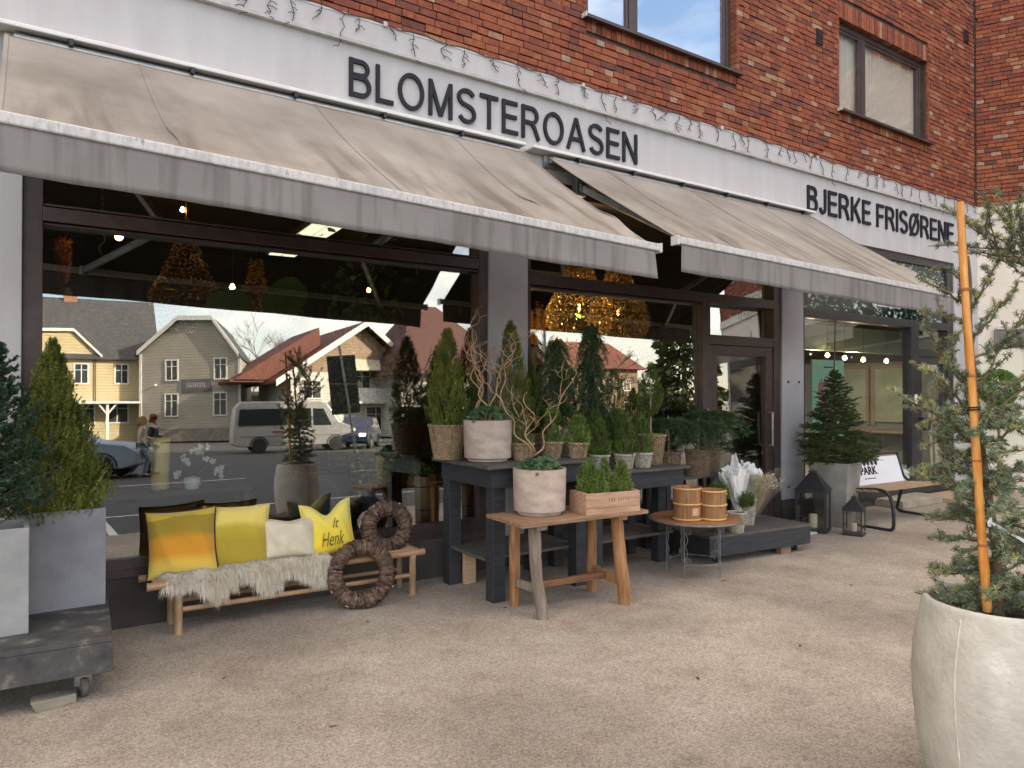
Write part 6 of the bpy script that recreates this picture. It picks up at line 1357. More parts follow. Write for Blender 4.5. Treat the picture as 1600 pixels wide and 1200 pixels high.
slate=M('slate roof',(.045,.045,.05),(.08,.08,.085),scale=3,rough=.6);redroof=M('red tile roof',(.11,.033,.022),(.17,.05,.032),scale=4,rough=.7,stretch=(1,1,4));dkglass=M('dark window pane',(.03,.035,.04),(.06,.065,.07),scale=2,rough=.08)
class Face:
    "a wall face in the world: origin, direction along it, outward normal"
    def __init__(s,o,d):
        s.o=Vector(o);s.d=Vector((d[0],d[1],0)).normalized();s.n=Vector((-s.d.y,s.d.x,0))
    def p(s,u,z,off=0): return s.o+s.d*u+Vector((0,0,z))+s.n*off
    def box(s,mb,u0,u1,z0,z1,o0,o1):
        vs=[s.p(u,z,o) for z in(z0,z1) for u,o in((u0,o0),(u1,o0),(u1,o1),(u0,o1))];return mb.add(vs,[(0,3,2,1),(4,5,6,7),(0,1,5,4),(1,2,6,5),(2,3,7,6),(3,0,4,7)])
def win(F_,par,u,z,w,h):
    mb=MB();t=.11
    F_.box(mb,u-t,u,z-t,z+h+t,.0,.06);F_.box(mb,u+w,u+w+t,z-t,z+h+t,.0,.06);F_.box(mb,u,u+w,z+h,z+h+t,.0,.06);F_.box(mb,u,u+w,z-t,z,.0,.08);F_.box(mb,u+w/2-.035,u+w/2+.035,z,z+h,.0,.05);F_.box(mb,u,u+w/2-.035,z+h*.68,z+h*.68+.05,.0,.05);F_.box(mb,u+w/2+.035,u+w,z+h*.68,z+h*.68+.05,.0,.05)
    f=put('window',mb,trimw,par);mb=MB();F_.box(mb,u,u+w,z,z+h,-.02,.015);put('pane',mb,dkglass,f)
hs=thing('timber_house','cream weatherboard house with two gables and porch across the street, mirrored in the display window','house',(0,0,0))
# gable wing
L0=rY(218,690,-54.5);L1=rY(377,690,-48.5);L0.z=L1.z=0
gd=(L1-L0);gw=gd.length;G=Face(L0,gd);G.n=-G.n if G.n.y<0 else G.n
ez=7.2;rz_=9.9
poly=[(0,.0),(gw,.0),(gw,ez*.94),(gw*.74,rz_-.12),(gw*.40,rz_),(0,ez)]
dep=9
bk=Vector((.33,-.94,0));vs=[G.p(u,z) for u,z in poly]+[G.p(u,z)+bk*dep for u,z in poly];n=6
put('wall',MB().add(vs,[tuple(range(n)),tuple(range(2*n-1,n-1,-1))]+[(i,(i+1)%n,(i+1)%n+n,i+n) for i in range(n)]),sid_shade,hs)
mb=MB()
for a,b_ in((5,4),(4,3),(3,2)):
    (u0,z0),(u1,z1)=poly[a],poly[b_]
    ex=.35 if a==5 else 0;ex2=.35 if b_==2 else 0
    du,dz=u1-u0,z1-z0;l=math.hypot(du,dz);u0-=ex*du/l;z0-=ex*dz/l;u1+=ex2*du/l;z1+=ex2*dz/l
    vs=[(G.p(u,z+t,.35) if o>0 else G.p(u,z+t)+bk*dep) for o in(.35,-dep) for u,z,t in((u0,z0,.02),(u1,z1,.02),(u1,z1,.20),(u0,z0,.20))];mb.add(vs,[(0,1,2,3),(7,6,5,4),(0,4,5,1),(1,5,6,2),(2,6,7,3),(3,7,4,0)])
put('roof',mb,slate,hs)
mb=MB()
for a,b_ in((5,4),(4,3),(3,2)):
    (u0,z0),(u1,z1)=poly[a],poly[b_];vs=[G.p(u,z+t,o) for o in(.38,.30) for u,z,t in((u0,z0,-.12),(u1,z1,-.12),(u1,z1,.24),(u0,z0,.24))];mb.add(vs,[(0,1,2,3),(7,6,5,4),(0,4,5,1),(1,5,6,2),(2,6,7,3),(3,7,4,0)])
G.box(mb,-.02,.2,1.0,ez,.0,.05);G.box(mb,gw-.2,gw+.02,1.0,ez*.94,.0,.05);put('bargeboard',mb,trimw,hs)
mb=MB();G.box(mb,-.03,gw+.03,0,1.05,-.3,.03);put('foundation',mb,M('stone foundation',(.16,.14,.12),(.26,.23,.20),scale=3),hs)
for u in(.27,.75):
    win(G,hs,gw*u,5.0,.95,1.55);win(G,hs,gw*u-.05,2.1,1.0,1.7)
mb=MB();G.box(mb,gw*.42,gw*.72,3.95,5.0,.0,.07);sgn=put('sign_board',mb,M('weathered sign board',(.10,.09,.10),(.16,.15,.16),scale=2),hs)
mb=MB();rq=random.Random(3)
for k in range(9):
    u=gw*(.47+.022*k);G.box(mb,u,u+gw*.012,4.25+rq.uniform(0,.1),4.72,.072,.085)
    if k%2:G.box(mb,u+gw*.012,u+gw*.020,4.45,4.52,.072,.084)
put('faded_paint',mb,M('faded white paint',(.5,.5,.5),(.2,.2,.2),scale=8),sgn)
for u in(.17,.92):
    mb=MB();q=G.p(gw*u,4.6,.15);mb.lathe([(0,-.1),(.1,-.06),(.12,.05),(0,.1)],10,tuple(q));put('wall_lamp',mb,M('wall lamp',(.8,.8,.78)),hs)
# front wing set back, sunlit yellow put into its siding colour
Yw=-56.5;X0=rY(20,690,Yw).x;X1=L0.x+.2
Fy=Face((X0,Yw,0),(1,0.06));FW=X1-X0
Fy.n=Vector((-Fy.d.y,Fy.d.x,0))
mb=MB();Fy.box(mb,0,FW,0,6.9,-9,0);put('wall',mb,sid,hs)
mb=MB();vs=[Fy.p(u,z,o) for o in(0,-.0) for u,z in()]
g0=FW-9.0;poly2=[(g0+.0,6.9),(g0+1.4,8.9),(g0+4.3,9.0),(g0+6.3,6.9)]
vs=[Fy.p(u,z,.0) for u,z in poly2]+[Fy.p(u,z,-8) for u,z in poly2];put('gable_wall',MB().add(vs,[(0,3,2,1),(4,5,6,7),(0,1,5,4),(1,2,6,5),(2,3,7,6)]),sid,hs)
mb=MB()
for a in range(3):
    (u0,z0),(u1,z1)=poly2[a],poly2[a+1];vs=[Fy.p(u,z+t,o) for o in(.30,-8) for u,z,t in((u0,z0,.02),(u1,z1,.02),(u1,z1,.25),(u0,z0,.25))];mb.add(vs,[(0,1,2,3),(7,6,5,4),(0,4,5,1),(1,5,6,2),(2,6,7,3),(3,7,4,0)])
put('bargeboard',mb,trimw,hs)
mb=MB();q=[Fy.p(-.3,6.8,.5),Fy.p(FW+1.5,6.8,.5),Fy.p(FW+1.5,12.6,-6),Fy.p(-.3,12.6,-6),Fy.p(-.3,6.8,-12.5),Fy.p(FW+1.5,6.8,-12.5)]
mb.add(q,[(0,1,2,3),(3,2,5,4),(0,3,4),(1,5,2),(0,4,5,1)]);put('roof',mb,slate,hs)
for u in(g0+1.5,g0+4.4,FW-1.75):win(Fy,hs,u,4.9,.85,1.5)
for u in(FW-4.8,FW-2.4):win(Fy,hs,u,1.7,1.5,1.6)
mb=MB();Fy.box(mb,g0+.6,g0+2.9,3.9,5.0,.0,1.1);put('balcony',mb,sid2,hs)
mb=MB();Fy.box(mb,FW-7.6,FW-.1,3.15,3.3,.0,2.6);put('porch_roof',mb,trimw,hs)
for u in(FW-6.9,FW-5.1,FW-2.4):
    mb=MB();mb.beam(Fy.p(u,0,2.3),Fy.p(u,3.15,2.3),.18,.18)
    for s in(-1,1):mb.beam(Fy.p(u,2.3,2.3),Fy.p(u+s*.6,3.1,2.3),.12,.12)
    put('porch_post',mb,trimw,hs)
mb=MB();mb.tube([Fy.p(FW-3.2,6.8,.15),Fy.p(FW-3.2,3.3,.15)],.05,6);put('downpipe',mb,M('brown downpipe',(.12,.08,.06)),hs)
put('chimney',MB().box(Fy.p(FW-5,12.8,-6),(1,.9,1.6)),M('chimney brick',(.25,.12,.08)),hs)
# red roofed house
Y2=-44.;a=rY(455,690,Y2).x;b_=rY(645,690,Y2).x
h2=thing('red_roof_house','white house with red tile roof and balcony mirrored behind the dark road sign','house',(0,0,0));F2=Face((a,Y2,0),(1,0));W2=b_-a
mb=MB();F2.box(mb,0,W2,0,5.2,-9,0);put('wall',mb,sid2,h2);pk=W2*.58
vs=[F2.p(u,z,o) for o in(0,-9) for u,z in((.0,5.2),(W2,5.2),(pk,8.9))];put('gable_wall',MB().add(vs,[(0,1,2),(5,4,3)]),siding('brown boards',(.28,.20,.14),(.34,.25,.18)),h2)
mb=MB()
for(u0,z0,u1,z1) in((-1.4,4.3,pk,9.15),(pk,9.15,W2+1.2,4.6)):
    vs=[F2.p(u,z+t,o) for o in(1.0,-10) for u,z,t in((u0,z0,0),(u1,z1,0),(u1,z1,.2),(u0,z0,.2))];mb.add(vs,[(0,1,2,3),(7,6,5,4),(0,4,5,1),(1,5,6,2),(2,6,7,3),(3,7,4,0)])
F2.box(mb,-4.0,pk-2.2,4.5,4.7,-9,-2);q=[F2.p(-3.8,4.6,-2),F2.p(3.0,9.0,-2),F2.p(3.0,9.0,-9),F2.p(-3.8,4.6,-9),F2.p(3.2,4.6,-2),F2.p(3.2,4.6,-9)];mb.add(q,[(0,1,2,3),(0,4,1),(3,2,5)])
put('roof',mb,redroof,h2)
mb=MB()
for(u0,z0,u1,z1) in((-1.4,4.3,pk,9.15),(pk,9.15,W2+1.2,4.6)):
    vs=[F2.p(u,z+t,o) for o in(1.10,1.0) for u,z,t in((u0,z0,-.25),(u1,z1,-.25),(u1,z1,.25),(u0,z0,.25))];mb.add(vs,[(0,1,2,3),(7,6,5,4),(0,4,5,1),(1,5,6,2),(2,6,7,3),(3,7,4,0)])
put('bargeboard',mb,trimw,h2);mb=MB();F2.box(mb,W2*.42,W2*.98,2.7,3.9,0,1.3);put('balcony',mb,trimw,h2)
for u in(W2*.1,W2*.5,W2*.76):win(F2,h2,u,4.0 if u>W2*.3 else 3.2,1.3,1.3)
win(F2,h2,W2*.1,1.0,1.2,1.3);win(F2,h2,W2*.6,.6,1.6,1.8)
mb=MB();vs=[F2.p(W2*.40,6.3,.1),F2.p(W2*.9,6.3,.1),F2.p(W2*.9,5.4,1.5),F2.p(W2*.40,5.4,1.5),F2.p(W2*.40,6.2,.1),F2.p(W2*.9,6.2,.1),F2.p(W2*.9,5.3,1.5),F2.p(W2*.40,5.3,1.5)];mb.add(vs,[(0,1,2,3),(7,6,5,4),(0,4,5,1),(1,5,6,2),(2,6,7,3),(3,7,4,0)]);put('balcony_awning',mb,M('cream awning',(.6,.55,.42)),h2)
# brown roofed bigger house to the right
Y3=-40.;a=rY(628,640,Y3).x;b_=rY(800,640,Y3).x
h3=thing('brown_roof_house','large house with dark red brown roof across the street, mirrored above the basket conifers','house',(0,0,0));F3=Face((a,Y3,0),(1,0));W3=b_-a;mb=MB();F3.box(mb,0,W3,0,5,-9,0);put('wall',mb,sid2,h3)
mb=MB();q=[F3.p(-1,4.8,1),F3.p(W3+1,4.8,1),F3.p(W3-5,11,-4),F3.p(3,11,-4),F3.p(-1,4.8,-10),F3.p(W3+1,4.8,-10)];mb.add(q,[(0,1,2,3),(3,2,5,4),(0,3,4),(1,5,2)]);put('roof',mb,M('brown red roof',(.07,.03,.024),(.10,.042,.034),scale=4),h3)
for k in range(5):win(F3,h3,1.5+k*W3/5.6,2.2,1.3,1.5)
# low flat building
Y4=-58.;a=rY(385,660,Y4).x;b_=rY(470,660,Y4).x;h4=thing('flat_roof_house','low pale yellow flat roofed building between the two houses across the street','house',(0,0,0));F4=Face((a,Y4,0),(1,0));mb=MB();F4.box(mb,0,b_-a,0,3.9,-7,0);put('wall',mb,sid,h4);mb=MB();F4.box(mb,-.6,b_-a+.6,3.9,4.25,-7.5,.7);put('roof',mb,trimw,h4)
for k in range(2):win(F4,h4,1.4+2.3*k,1.9,.9,1.2)
# large dark timber block further right (mirrored in the second window)
Y5=-66.;a=rY(880,640,Y5).x;h5=thing('yellow_brick_house','tall brown boarded house across the street mirrored in the second shop window','house',(0,0,0));F5=Face((a,Y5,0),(1,0));mb=MB();F5.box(mb,0,14,0,8,-9,0);put('wall',mb,siding('brown boarding',(.20,.13,.08),(.26,.17,.11)),h5);mb=MB();q=[F5.p(-1,7.8,1),F5.p(15,7.8,1),F5.p(12,12,-4),F5.p(2,12,-4),F5.p(-1,7.8,-10),F5.p(15,7.8,-10)];mb.add(q,[(0,1,2,3),(3,2,5,4),(0,3,4),(1,5,2)]);put('roof',mb,redroof,h5)
for k in range(4):
    win(F5,h5,1.2+3.3*k,1.4,1.3,1.6);win(F5,h5,1.2+3.3*k,4.8,1.3,1.5)
# bare trees and hedge
def baretree(lab,x,y,h,seed,group='bare winter trees across the street',r0=.24):
    rr=random.Random(seed);o=thing('bare_tree',lab,'tree',(x,y,-.12),group=group);mt=MB();mc=MB()
    def br(p,d,L,r,dep):
        q=p;pts=[p];dd=d
        for k in range(4):
            dd=(dd+Vector((rr.gauss(0,.14),rr.gauss(0,.14),rr.gauss(.04,.08)))).normalized();q=q+dd*L/4;pts.append(q)
        (mt if dep<2 else mc).tube(pts,[max(.022,r*(1-.13*i)) for i in range(5)],5 if dep<2 else 3,cap=False)
        if dep<5:
            for k in range(3 if dep<4 else 4):
                i=rr.choice((2,3,4));nd=(dd+Vector((rr.gauss(0,.6),rr.gauss(0,.6),rr.gauss(.1,.3)))).normalized();br(pts[i],nd,L*rr.uniform(.55,.8),r*.55,dep+1)
    br(Vector((0,0,0)),Vector((0,0,1)),h*.36,r0,0);put('trunk',mt,barkm,o);put('crown',mc,M('bare twigs',(.12,.09,.07),(.2,.16,.12),scale=2),o)
baretree('bare tree right of the timber house, seen in the mirrored street',rY(372,640,-72).x,-72,13,1);baretree('bare tree behind the low flat roofed building, mirrored in the window',rY(415,640,-75).x,-75,14,2);baretree('bare tree left of the red roof in the mirrored street',rY(440,640,-80).x,-80,12,3)
baretree('large bare tree mirrored in the left half of the second shop window',rY(875,640,-24).x,-24,9,5);baretree('smaller bare tree mirrored behind the weeping conifers',rY(930,640,-30).x,-30,8,6)
def pinetree(lab,x,y,h,r,seed):
    rr=random.Random(seed);o=thing('tall_conifer',lab,'conifer tree',(x,y,-.12),group='tall conifers across the street');n=5200;z=NP.random(n)**1.1;a=NP.random(n)*2*PI;q=r*(1-z)**.8*(.4+.6*NP.random(n)**.5)*(1+.2*np.sin(z*40));P=np.stack([q*np.cos(a),q*np.sin(a),.8+z*(h-.8)],1);t=TR();leaves(t,P,np.stack([np.cos(a),np.sin(a),-.3+0*a],1)+NP.normal(size=P.shape)*.4,.42,.11);put('crown',t,sprucem,o);put('trunk',MB().tube([(0,0,0),(0,0,h*.9)],[.2,.04],6),barkm,o)
pinetree('tall dark conifer mirrored between the chandeliers and the door frame',rY(1070,600,-14).x,-14,9,2.0,1);pinetree('dark conifer beside the red roofed house in the mirrored street',rY(690,640,-30).x,-30,6,1.3,2)
# distant wood behind the houses
wd=TR();n=9000;x=NP.uniform(-60,140,n);P=np.stack([x,-110+NP.normal(size=n)*4,NP.random(n)*(6+2*np.sin(x*.13)+1.5*np.sin(x*.4))],1);leaves(wd,P,NP.normal(size=P.shape),1.6,.7);o=put('far_woods',wd,leafm('far wood',(.035,.045,.025),(.07,.07,.04)));o['kind']='stuff';o['label']='low wood behind the houses across the street'
# vehicles
rubber=M('tyre rubber',(.015,.015,.016),rough=.8);rimm=M('wheel rim',(.35,.36,.37),(.5,.5,.5),scale=20,metal=.8,rough=.35);vglass=M('vehicle glass',(.02,.028,.03),rough=.04,spec=.8)
def vehicle(kind,lab,cat,loc,rz,prof,width,belt,roofz,wins,wheels,wr,paint,lights=True):
    o=thing(kind,lab,cat,loc,rz)
    hw=width/2
    def off(z): return hw if z<=belt else hw-(z-belt)/(roofz-belt)*.18*hw
    n=len(prof);vs=[(x,-off(z),z) for x,z in prof]+[(x,off(z),z) for x,z in prof]
    put('body',MB().add(vs,[tuple(range(n)),tuple(range(2*n-1,n-1,-1))]+[(i,i+n,(i+1)%n+n,(i+1)%n) for i in range(n)]),paint,o,bevel=.05,seg=3)
    for w in wins:
        for s in(-1,1):
            k=len(w);vs=[(x,s*(off(z)+.010),z) for x,z in w]+[(x,s*(off(z)-.02),z) for x,z in w]
            put('side_window',MB().add(vs,[tuple(range(k)),tuple(range(2*k-1,k-1,-1))]+[(i,i+k,(i+1)%k+k,(i+1)%k) for i in range(k)]),vglass,o)
    for x in wheels:
        for s in(-1,1):
            w=put('wheel',MB().lathe([(0,-.11),(wr*.7,-.11),(wr*.95,-.10),(wr,-.06),(wr,.06),(wr*.95,.10),(wr*.7,.11),(0,.11)],28),rubber,o,loc=(x,s*(hw-.10),wr),rot=(PI/2,0,0),smooth=True)
            mb=MB();mb.lathe([(0,.02),(wr*.62,.0),(wr*.64,.025),(wr*.6,.01)],24)
            for q in range(5):mb.beam((0,0,.02),(wr*.6*math.cos(q*1.2566),wr*.6*math.sin(q*1.2566),.02),.06,.03)
            put('rim',mb,rimm,w,loc=(0,0,-s*.10 if s>0 else .10),smooth=True)
            # wheel arch
            put('wheel_arch',MB().tube([(x+(wr+.05)*math.cos(PI*i/10),s*(hw+.004),wr+(wr+.05)*math.sin(PI*i/10)) for i in range(11)],.035,5),M('dark arch',(.03,.03,.03)),o)
    return o
silver=M('silver paint',(.36,.36,.36),(.42,.42,.42),scale=1,rough=.3,metal=.35);bluegrey=M('blue grey paint',(.22,.29,.38),(.27,.34,.43),scale=1,rough=.28,metal=.4);navy=M('navy paint',(.02,.03,.07),(.03,.04,.09),scale=1,rough=.28,metal=.3)
v=rZ(352,707,-.12);v2=rZ(508,703,-.12);vl=5.9
van=vehicle('minibus','silver minibus parked across the street, mirrored in the middle of the display window','minibus',(8.7+2.75,-25.6,-.12),rad(8),
 [(-2.95,.45),(-2.93,1.2),(-2.80,2.25),(-2.55,2.52),(1.25,2.50),(1.60,2.36),(2.18,1.45),(2.85,1.18),(2.98,.95),(2.98,.40),(2.5,.32),(-2.7,.32)],1.95,1.2,2.5,
 [[(-2.70,1.35),(-.15,1.35),(-.15,2.15),(-2.62,2.15)],[(-.05,1.30),(.75,1.30),(.75,2.15),(-.05,2.15)],[(.85,1.30),(1.75,1.30),(1.38,2.12),(.85,2.15)]],(-1.75,1.95),.37,silver)
put('windscreen',MB().add([(1.66,-.80,2.30),(1.66,.80,2.30),(2.19,.86,1.50),(2.19,-.86,1.50),(1.63,-.80,2.26),(1.63,.80,2.26),(2.14,.86,1.46),(2.14,-.86,1.46)],[(0,1,2,3),(7,6,5,4),(0,4,5,1),(1,5,6,2),(2,6,7,3),(3,7,4,0)]),vglass,van)
mb=MB()
for s in(-1,1):put('headlight',MB().box((2.93,s*.75,.98),(.12,.32,.22)),M('lamp lens',(.75,.75,.72),rough=.15),van,bevel=.04)
put('side_strip',MB().bb(-2.6,2.3,-.992,-.978,.80,.84).bb(-2.6,2.3,.978,.992,.80,.84),M('grey strip',(.2,.2,.2)),van);put('fleet_name',MB().bb(-1.1,.2,-.995,-.978,.98,1.06).bb(-1.1,.2,.978,.995,.98,1.06),M('red strip',(.35,.05,.05)),van)
suvp=[(-2.2,.35),(-2.25,.9),(-2.05,1.1),(-1.75,1.62),(-.2,1.68),(.85,1.10),(1.95,.95),(2.25,.75),(2.25,.38),(1.9,.28),(-2.0,.28)]
suvw=[[(-1.70,1.08),(-.72,1.10),(-.72,1.55),(-1.52,1.53)],[(-.65,1.10),(.10,1.10),(.10,1.48),(-.15,1.57),(-.65,1.56)],[(.16,1.10),(.66,1.10),(.16,1.44)]]
s1=rZ(150,742,-.12)
c1=vehicle('parked_car','blue grey estate car parked behind the yew, mirrored in the display window','car',(.95,-13.3,-.12),rad(22),suvp,1.85,.95,1.68,suvw,(-1.35,1.35),.34,bluegrey)
c2=vehicle('parked_car','dark blue car with lit headlamps mirrored beside the tilted sign pole','car',(rZ(590,712,-.12).x+2.8,-26,-.12),rad(122),suvp,1.8,.95,1.68,suvw,(-1.35,1.35),.34,navy)
for s in(-1,1):
    put('headlight',MB().box((2.2,s*.62,.74),(.12,.34,.16)),M('lit headlamp',(.9,.9,.8),emit=(1,.92,.75),estr=5),c2,bevel=.03);put('headlight',MB().box((2.2,s*.62,.74),(.12,.34,.16)),M('clear lens',(.75,.75,.72),rough=.15),c1,bevel=.03)
# road sign seen from behind
sp0=rZ(560,722,-.12);sy=-9.5;sx=rY(560,700,sy).x
rs=thing('road_sign','dark back of a road sign on a slanting pole mirrored in the display window','road sign',(sx,sy,-.12));A=rY(560,720,sy);Bt=rY(530,542,sy);Bt.z=max(Bt.z,3)
put('pole',MB().tube([(0,0,0),(Bt.x-sx,0,Bt.z+.15)],.04,10),metal_g,rs)
la=rY(513,548,sy);lb=rY(563,640,sy);cx=(la.x+lb.x)/2-sx;mid=(la.z+lb.z)/2;hh_=abs(la.z-lb.z)
put('panel',MB().box((cx,-.07,mid),(abs(lb.x-la.x)*.92,.025,hh_),rot=Matrix.Rotation(rad(-5),3,'Y')),M('sign back',(.035,.04,.04),(.055,.06,.06),scale=2,rough=.5),rs,bevel=.02)
put('clamp',MB().box((cx,-.05,mid+.02),(abs(lb.x-la.x)*.9,.03,.03)),metal_g,rs)
# lamp post further along
def lamp(x,y,lab):
    o=thing('street_lamp',lab,'street lamp',(x,y,-.12),group='street lamps along the road');put('pole',MB().tube([(0,0,0),(0,0,6.8)],[.08,.05],8),metal_g,o);put('arm',MB().tube([(0,0,6.8),(.5,.8,7.0)],.035,6),metal_g,o);put('lamp_head',MB().box((.6,1.0,7.0),(.25,.6,.12)),metal_g,o,bevel=.03)
lamp(17,-11.5,'street lamp by the far kerb, right of the parked minibus');
# people
skinm=M('skin',(.50,.32,.24),rough=.55,sub=.1);hairb=M('blond hair',(.42,.30,.14),(.5,.38,.2),scale=30);hairr=M('auburn hair',(.22,.07,.03),(.3,.1,.04),scale=30);denim=M('blue denim',(.13,.19,.28),(.18,.25,.35),scale=20);coatm=M('cream coat',(.50,.42,.30),(.58,.50,.38),scale=10);coatp=M('pink top',(.45,.20,.16),(.5,.25,.2),scale=10);blackc=M('black coat',(.02,.02,.022),(.03,.03,.032),scale=10)
def skin_obj(name,verts,edges,rad_,mat,par,root=0,sub=2):
    me=bpy.data.meshes.new(name);me.from_pydata(verts,edges,[]);me.update();o=bpy.data.objects.new(name,me);COL.objects.link(o);o.parent=par;me.materials.append(mat)
    m=o.modifiers.new('skin','SKIN');me.skin_vertices or None
    if not me.skin_vertices:
        pass
    for i,r in enumerate(rad_):
        me.skin_vertices[0].data[i].radius=(r,r) if not hasattr(r,'__len__') else r;me.skin_vertices[0].data[i].use_root=(i==root)
    m.use_smooth_shade=True;s=o.modifiers.new('sub','SUBSURF');s.levels=sub;s.render_levels=sub;return o
def person(lab,loc,rz,hair,top,trousers,longhair=True,stride=.22,seed=0,hat=None):
    o=thing('person',lab,'person',loc,rz)
    st_=stride
    V=[(0,0,.95),(0,0,1.12),(0,0,1.30),(0,0,1.42),(0,.01,1.50),(0,.02,1.58),(0,.03,1.66),
       (-.10,0,.90),(-.10,st_*.45,.52),(-.10,st_*.55 if 0 else st_*.2,.10),(-.10,st_*.2+.12,.03),
       (.10,0,.90),(.10,-st_*.1,.50),(.10,-st_*.9,.14),(.10,-st_*.9+.10,.04),
       (-.17,0,1.40),(-.22,-.06,1.14),(-.19,.10,.95),(-.19,.14,.89),
       (.17,0,1.40),(.23,.02,1.14),(.18,.22,1.10),(.16,.29,1.12)]
    E_=[(0,1),(1,2),(2,3),(3,4),(4,5),(5,6),(0,7),(7,8),(8,9),(9,10),(0,11),(11,12),(12,13),(13,14),(3,15),(15,16),(16,17),(17,18),(3,19),(19,20),(20,21),(21,22)]
    r=[(.15,.11),(.13,.10),(.15,.11),(.13,.09),.05,(.075,.095),(.07,.09),.085,.058,.042,.035,.085,.058,.042,.035,.055,.042,.032,.03,.055,.042,.032,.03]
    skin_obj('body',V,E_,r,skinm,o)
    # clothes follow the body a little larger
    skin_obj('jacket',[V[0]]+[(0,0,.86)]+[V[1],V[2],V[3],V[15],V[16],V[17],V[19],V[20],V[21]],[(1,0),(0,2),(2,3),(3,4),(4,5),(5,6),(6,7),(4,8),(8,9),(9,10)],[(.175,.135),(.18,.14),(.155,.125),(.17,.13),(.14,.10),.07,.056,.045,.07,.056,.045],top,o)
    skin_obj('trousers',[V[0],V[7],V[8],V[9],V[11],V[12],V[13]],[(0,1),(1,2),(2,3),(0,4),(4,5),(5,6)],[(.155,.115),.10,.072,.058,.10,.072,.058],trousers,o)
    mb=MB()
    for a,b_ in((9,10),(13,14)):mb.box((Vector(V[a])+Vector(V[b_]))/2+Vector((0,0,-.03)),(.09,.27,.08))
    put('shoes',mb,blackc,o,bevel=.03)
    t=TR();n=1500;a=NP.random(n)*2*PI;c=NP.random(n)*1.3-.3;s=np.sqrt(np.clip(1-c*c,0,1));P=np.stack([.092*s*np.cos(a),.02+.112*s*np.sin(a)-.012,1.645+.115*c],1);P=P[(P[:,1]<.07)|(P[:,2]>1.70)];leaves(t,P,np.stack([0*P[:,0],-.3+0*P[:,0],-1+0*P[:,0]],1)+NP.normal(size=P.shape)*.15,.16 if longhair else .05,.02);put('hair',t,hair,o)
    f=MB();f.lathe([(0,-.02),(.012,-.012),(.008,.015),(0,.02)],8,(0,.125,1.635));put('nose',f,skinm,o)
    if hat:
        put('hat',MB().lathe([(.11,1.72),(.115,1.76),(.09,1.82),(.0,1.84)],20),hat,o,smooth=True)
    return o
person('blond person in cream coat and blue jeans striding along, mirrored left of the brass vase','placeholder' and tuple(rZ(222,746,-.12)),rad(-80),hairb,coatm,denim,True,.34)
person('person with auburn hair and black coat close behind the blond one',(rZ(226,743,-.12).x+.30,rZ(226,743,-.12).y-.45,-.12),rad(-60),hairr,blackc,denim,False,.2,hat=M('red brown cap',(.22,.05,.03)))
rl=random.Random(17);lfm=M('dry leaf',(.10,.05,.02),(.22,.12,.05),scale=40,rough=.9)
for px,py,lab in ((520,1135,'small dry brown leaf on the asphalt nearest the bottom edge'),(790,950,'small dry leaf beside the front foot of the brown farm table'),(1130,908,'small dark dry leaf on the asphalt right of the round table'),(575,972,'tiny dry leaf on the asphalt below the front wreath'),(1330,915,'small dry leaf on the asphalt in front of the small lantern'),(1090,1060,'small dry leaf in the open middle of the asphalt'),(350,1060,'small dry leaf on the asphalt in front of the bamboo bench'),(1250,1010,'small curled leaf on the asphalt left of the big planter')):
    p=atZ(px,py,.0);a=rl.uniform(0,6);c_,s_=math.cos(a),math.sin(a);mb=MB();q=[(-.022,0,.004),(-.006,-.010,.001),(.012,-.008,.003),(.026,0,.009),(.010,.009,.002),(-.008,.009,.006)];mb.add([(x*c_-y*s_,x*s_+y*c_,z) for x,y,z in q],[(0,1,2,3,4,5)])
    o=put('fallen_leaf',mb,lfm,None,loc=p);tag(o,lab,'leaf','dry leaves fallen on the asphalt')
# ================================================================ LIGHT, SKY, CAMERA
EL=rad(22);AZ=math.atan2(.62,.78)
W=bpy.data.worlds.new('World');S.world=W;W.use_nodes=True;nt=W.node_tree;N=nt.nodes;L=nt.links;bg=N['Background']
sky=N.new('ShaderNodeTexSky');sky.sky_type='NISHITA';sky.sun_disc=False;sky.sun_elevation=EL;sky.sun_rotation=AZ;sky.air_density=1.0;sky.dust_density=1.5
tc=N.new('ShaderNodeTexCoord');mp=N.new('ShaderNodeMapping');mp.inputs['Scale'].default_value=(1,1,2.6);no=N.new('ShaderNodeTexNoise');no.inputs['Scale'].default_value=2.1;no.inputs['Detail'].default_value=9;no.inputs['Roughness'].default_value=.58
cr=N.new('ShaderNodeValToRGB');cr.color_ramp.elements[0].position=.42;cr.color_ramp.elements[0].color=(0,0,0,1);cr.color_ramp.elements[1].position=.62;cr.color_ramp.elements[1].color=(1,1,1,1)
mx=N.new('ShaderNodeMix');mx.data_type='RGBA';mx.inputs[7].default_value=(15.8,13.2,10.5,1)
mul=N.new('ShaderNodeMath');mul.operation='MULTIPLY';mul.inputs[1].default_value=.82
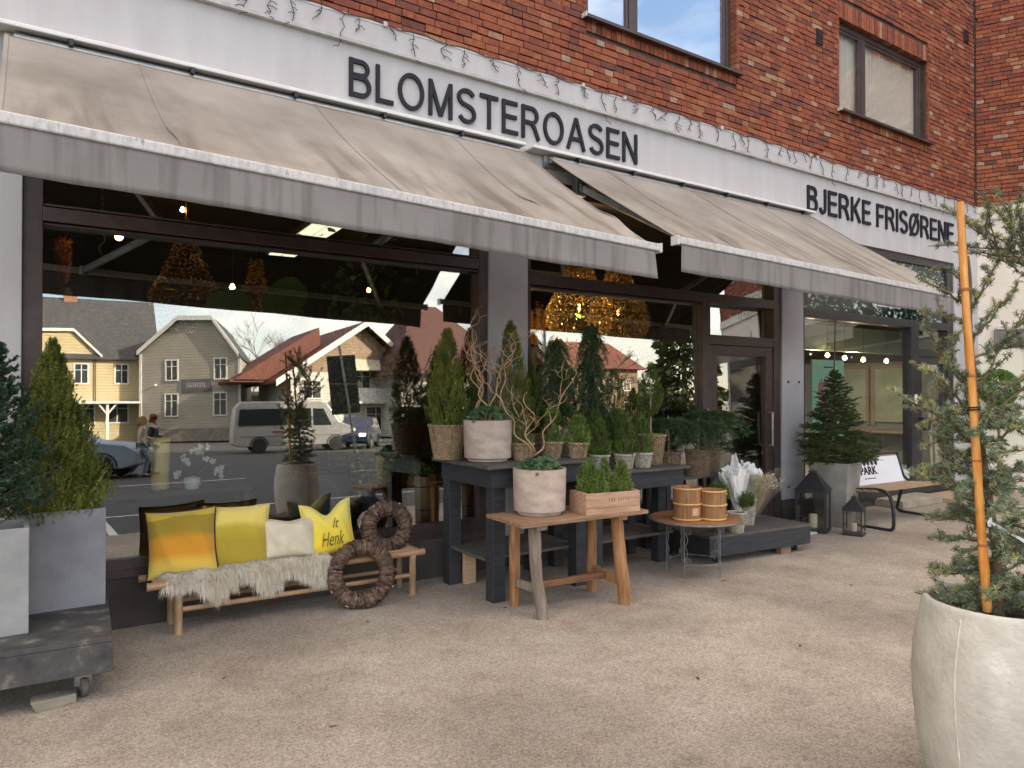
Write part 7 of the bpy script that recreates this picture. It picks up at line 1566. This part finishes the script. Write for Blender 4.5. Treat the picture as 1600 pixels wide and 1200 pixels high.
L.new(tc.outputs['Generated'],mp.inputs[0]);L.new(mp.outputs[0],no.inputs['Vector']);L.new(no.outputs['Fac'],cr.inputs[0]);sz=N.new('ShaderNodeSeparateXYZ');cm=N.new('ShaderNodeValToRGB');e=cm.color_ramp.elements;e[0].position=0;e[0].color=(.45,.45,.45,1);e[1].position=1;e[1].color=(1,1,1,1)
for p_,v_ in((.02,.45),(.12,.5),(.24,.9),(.31,.15),(.46,.2),(.6,1.)):
    k_=e.new(p_);k_.color=(v_,v_,v_,1)
m9=N.new('ShaderNodeMath');m9.operation='MULTIPLY';L.new(tc.outputs['Generated'],sz.inputs[0]);L.new(sz.outputs[2],cm.inputs[0]);L.new(cm.outputs[0],m9.inputs[0]);L.new(cr.outputs[0],m9.inputs[1]);L.new(m9.outputs[0],mul.inputs[0]);L.new(mul.outputs[0],mx.inputs[0]);L.new(sky.outputs[0],mx.inputs[6]);L.new(mx.outputs[2],bg.inputs['Color']);bg.inputs['Strength'].default_value=.10
sun=bpy.data.lights.new('sun','SUN');sun.energy=4.2;sun.angle=rad(.6);sun.color=(1,.86,.66);so=bpy.data.objects.new('sun',sun);COL.objects.link(so)
dv=Vector((math.cos(EL)*math.sin(AZ),math.cos(EL)*math.cos(AZ),math.sin(EL)));so.rotation_euler=dv.to_track_quat('Z','Y').to_euler();so.location=dv*60
cam=bpy.data.cameras.new('camera');co=bpy.data.objects.new('camera',cam);COL.objects.link(co);S.camera=co;cam.sensor_width=36;cam.lens=F*36/1600;cam.clip_start=.05;cam.clip_end=2000
co.location=(0,0,H);m=Matrix((_rt,_up,-_fw)).transposed();co.rotation_euler=m.to_euler()
S.view_settings.view_transform='Standard';S.view_settings.look='None';S.view_settings.exposure=2.08;S.view_settings.gamma=1
S.cycles.use_denoising=True;S.cycles.max_bounces=8;S.cycles.transparent_max_bounces=24;S.cycles.sample_clamp_indirect=6;S.cycles.caustics_reflective=False;S.cycles.caustics_refractive=False
try:S.cycles.denoiser='OPENIMAGEDENOISE'
except Exception:pass
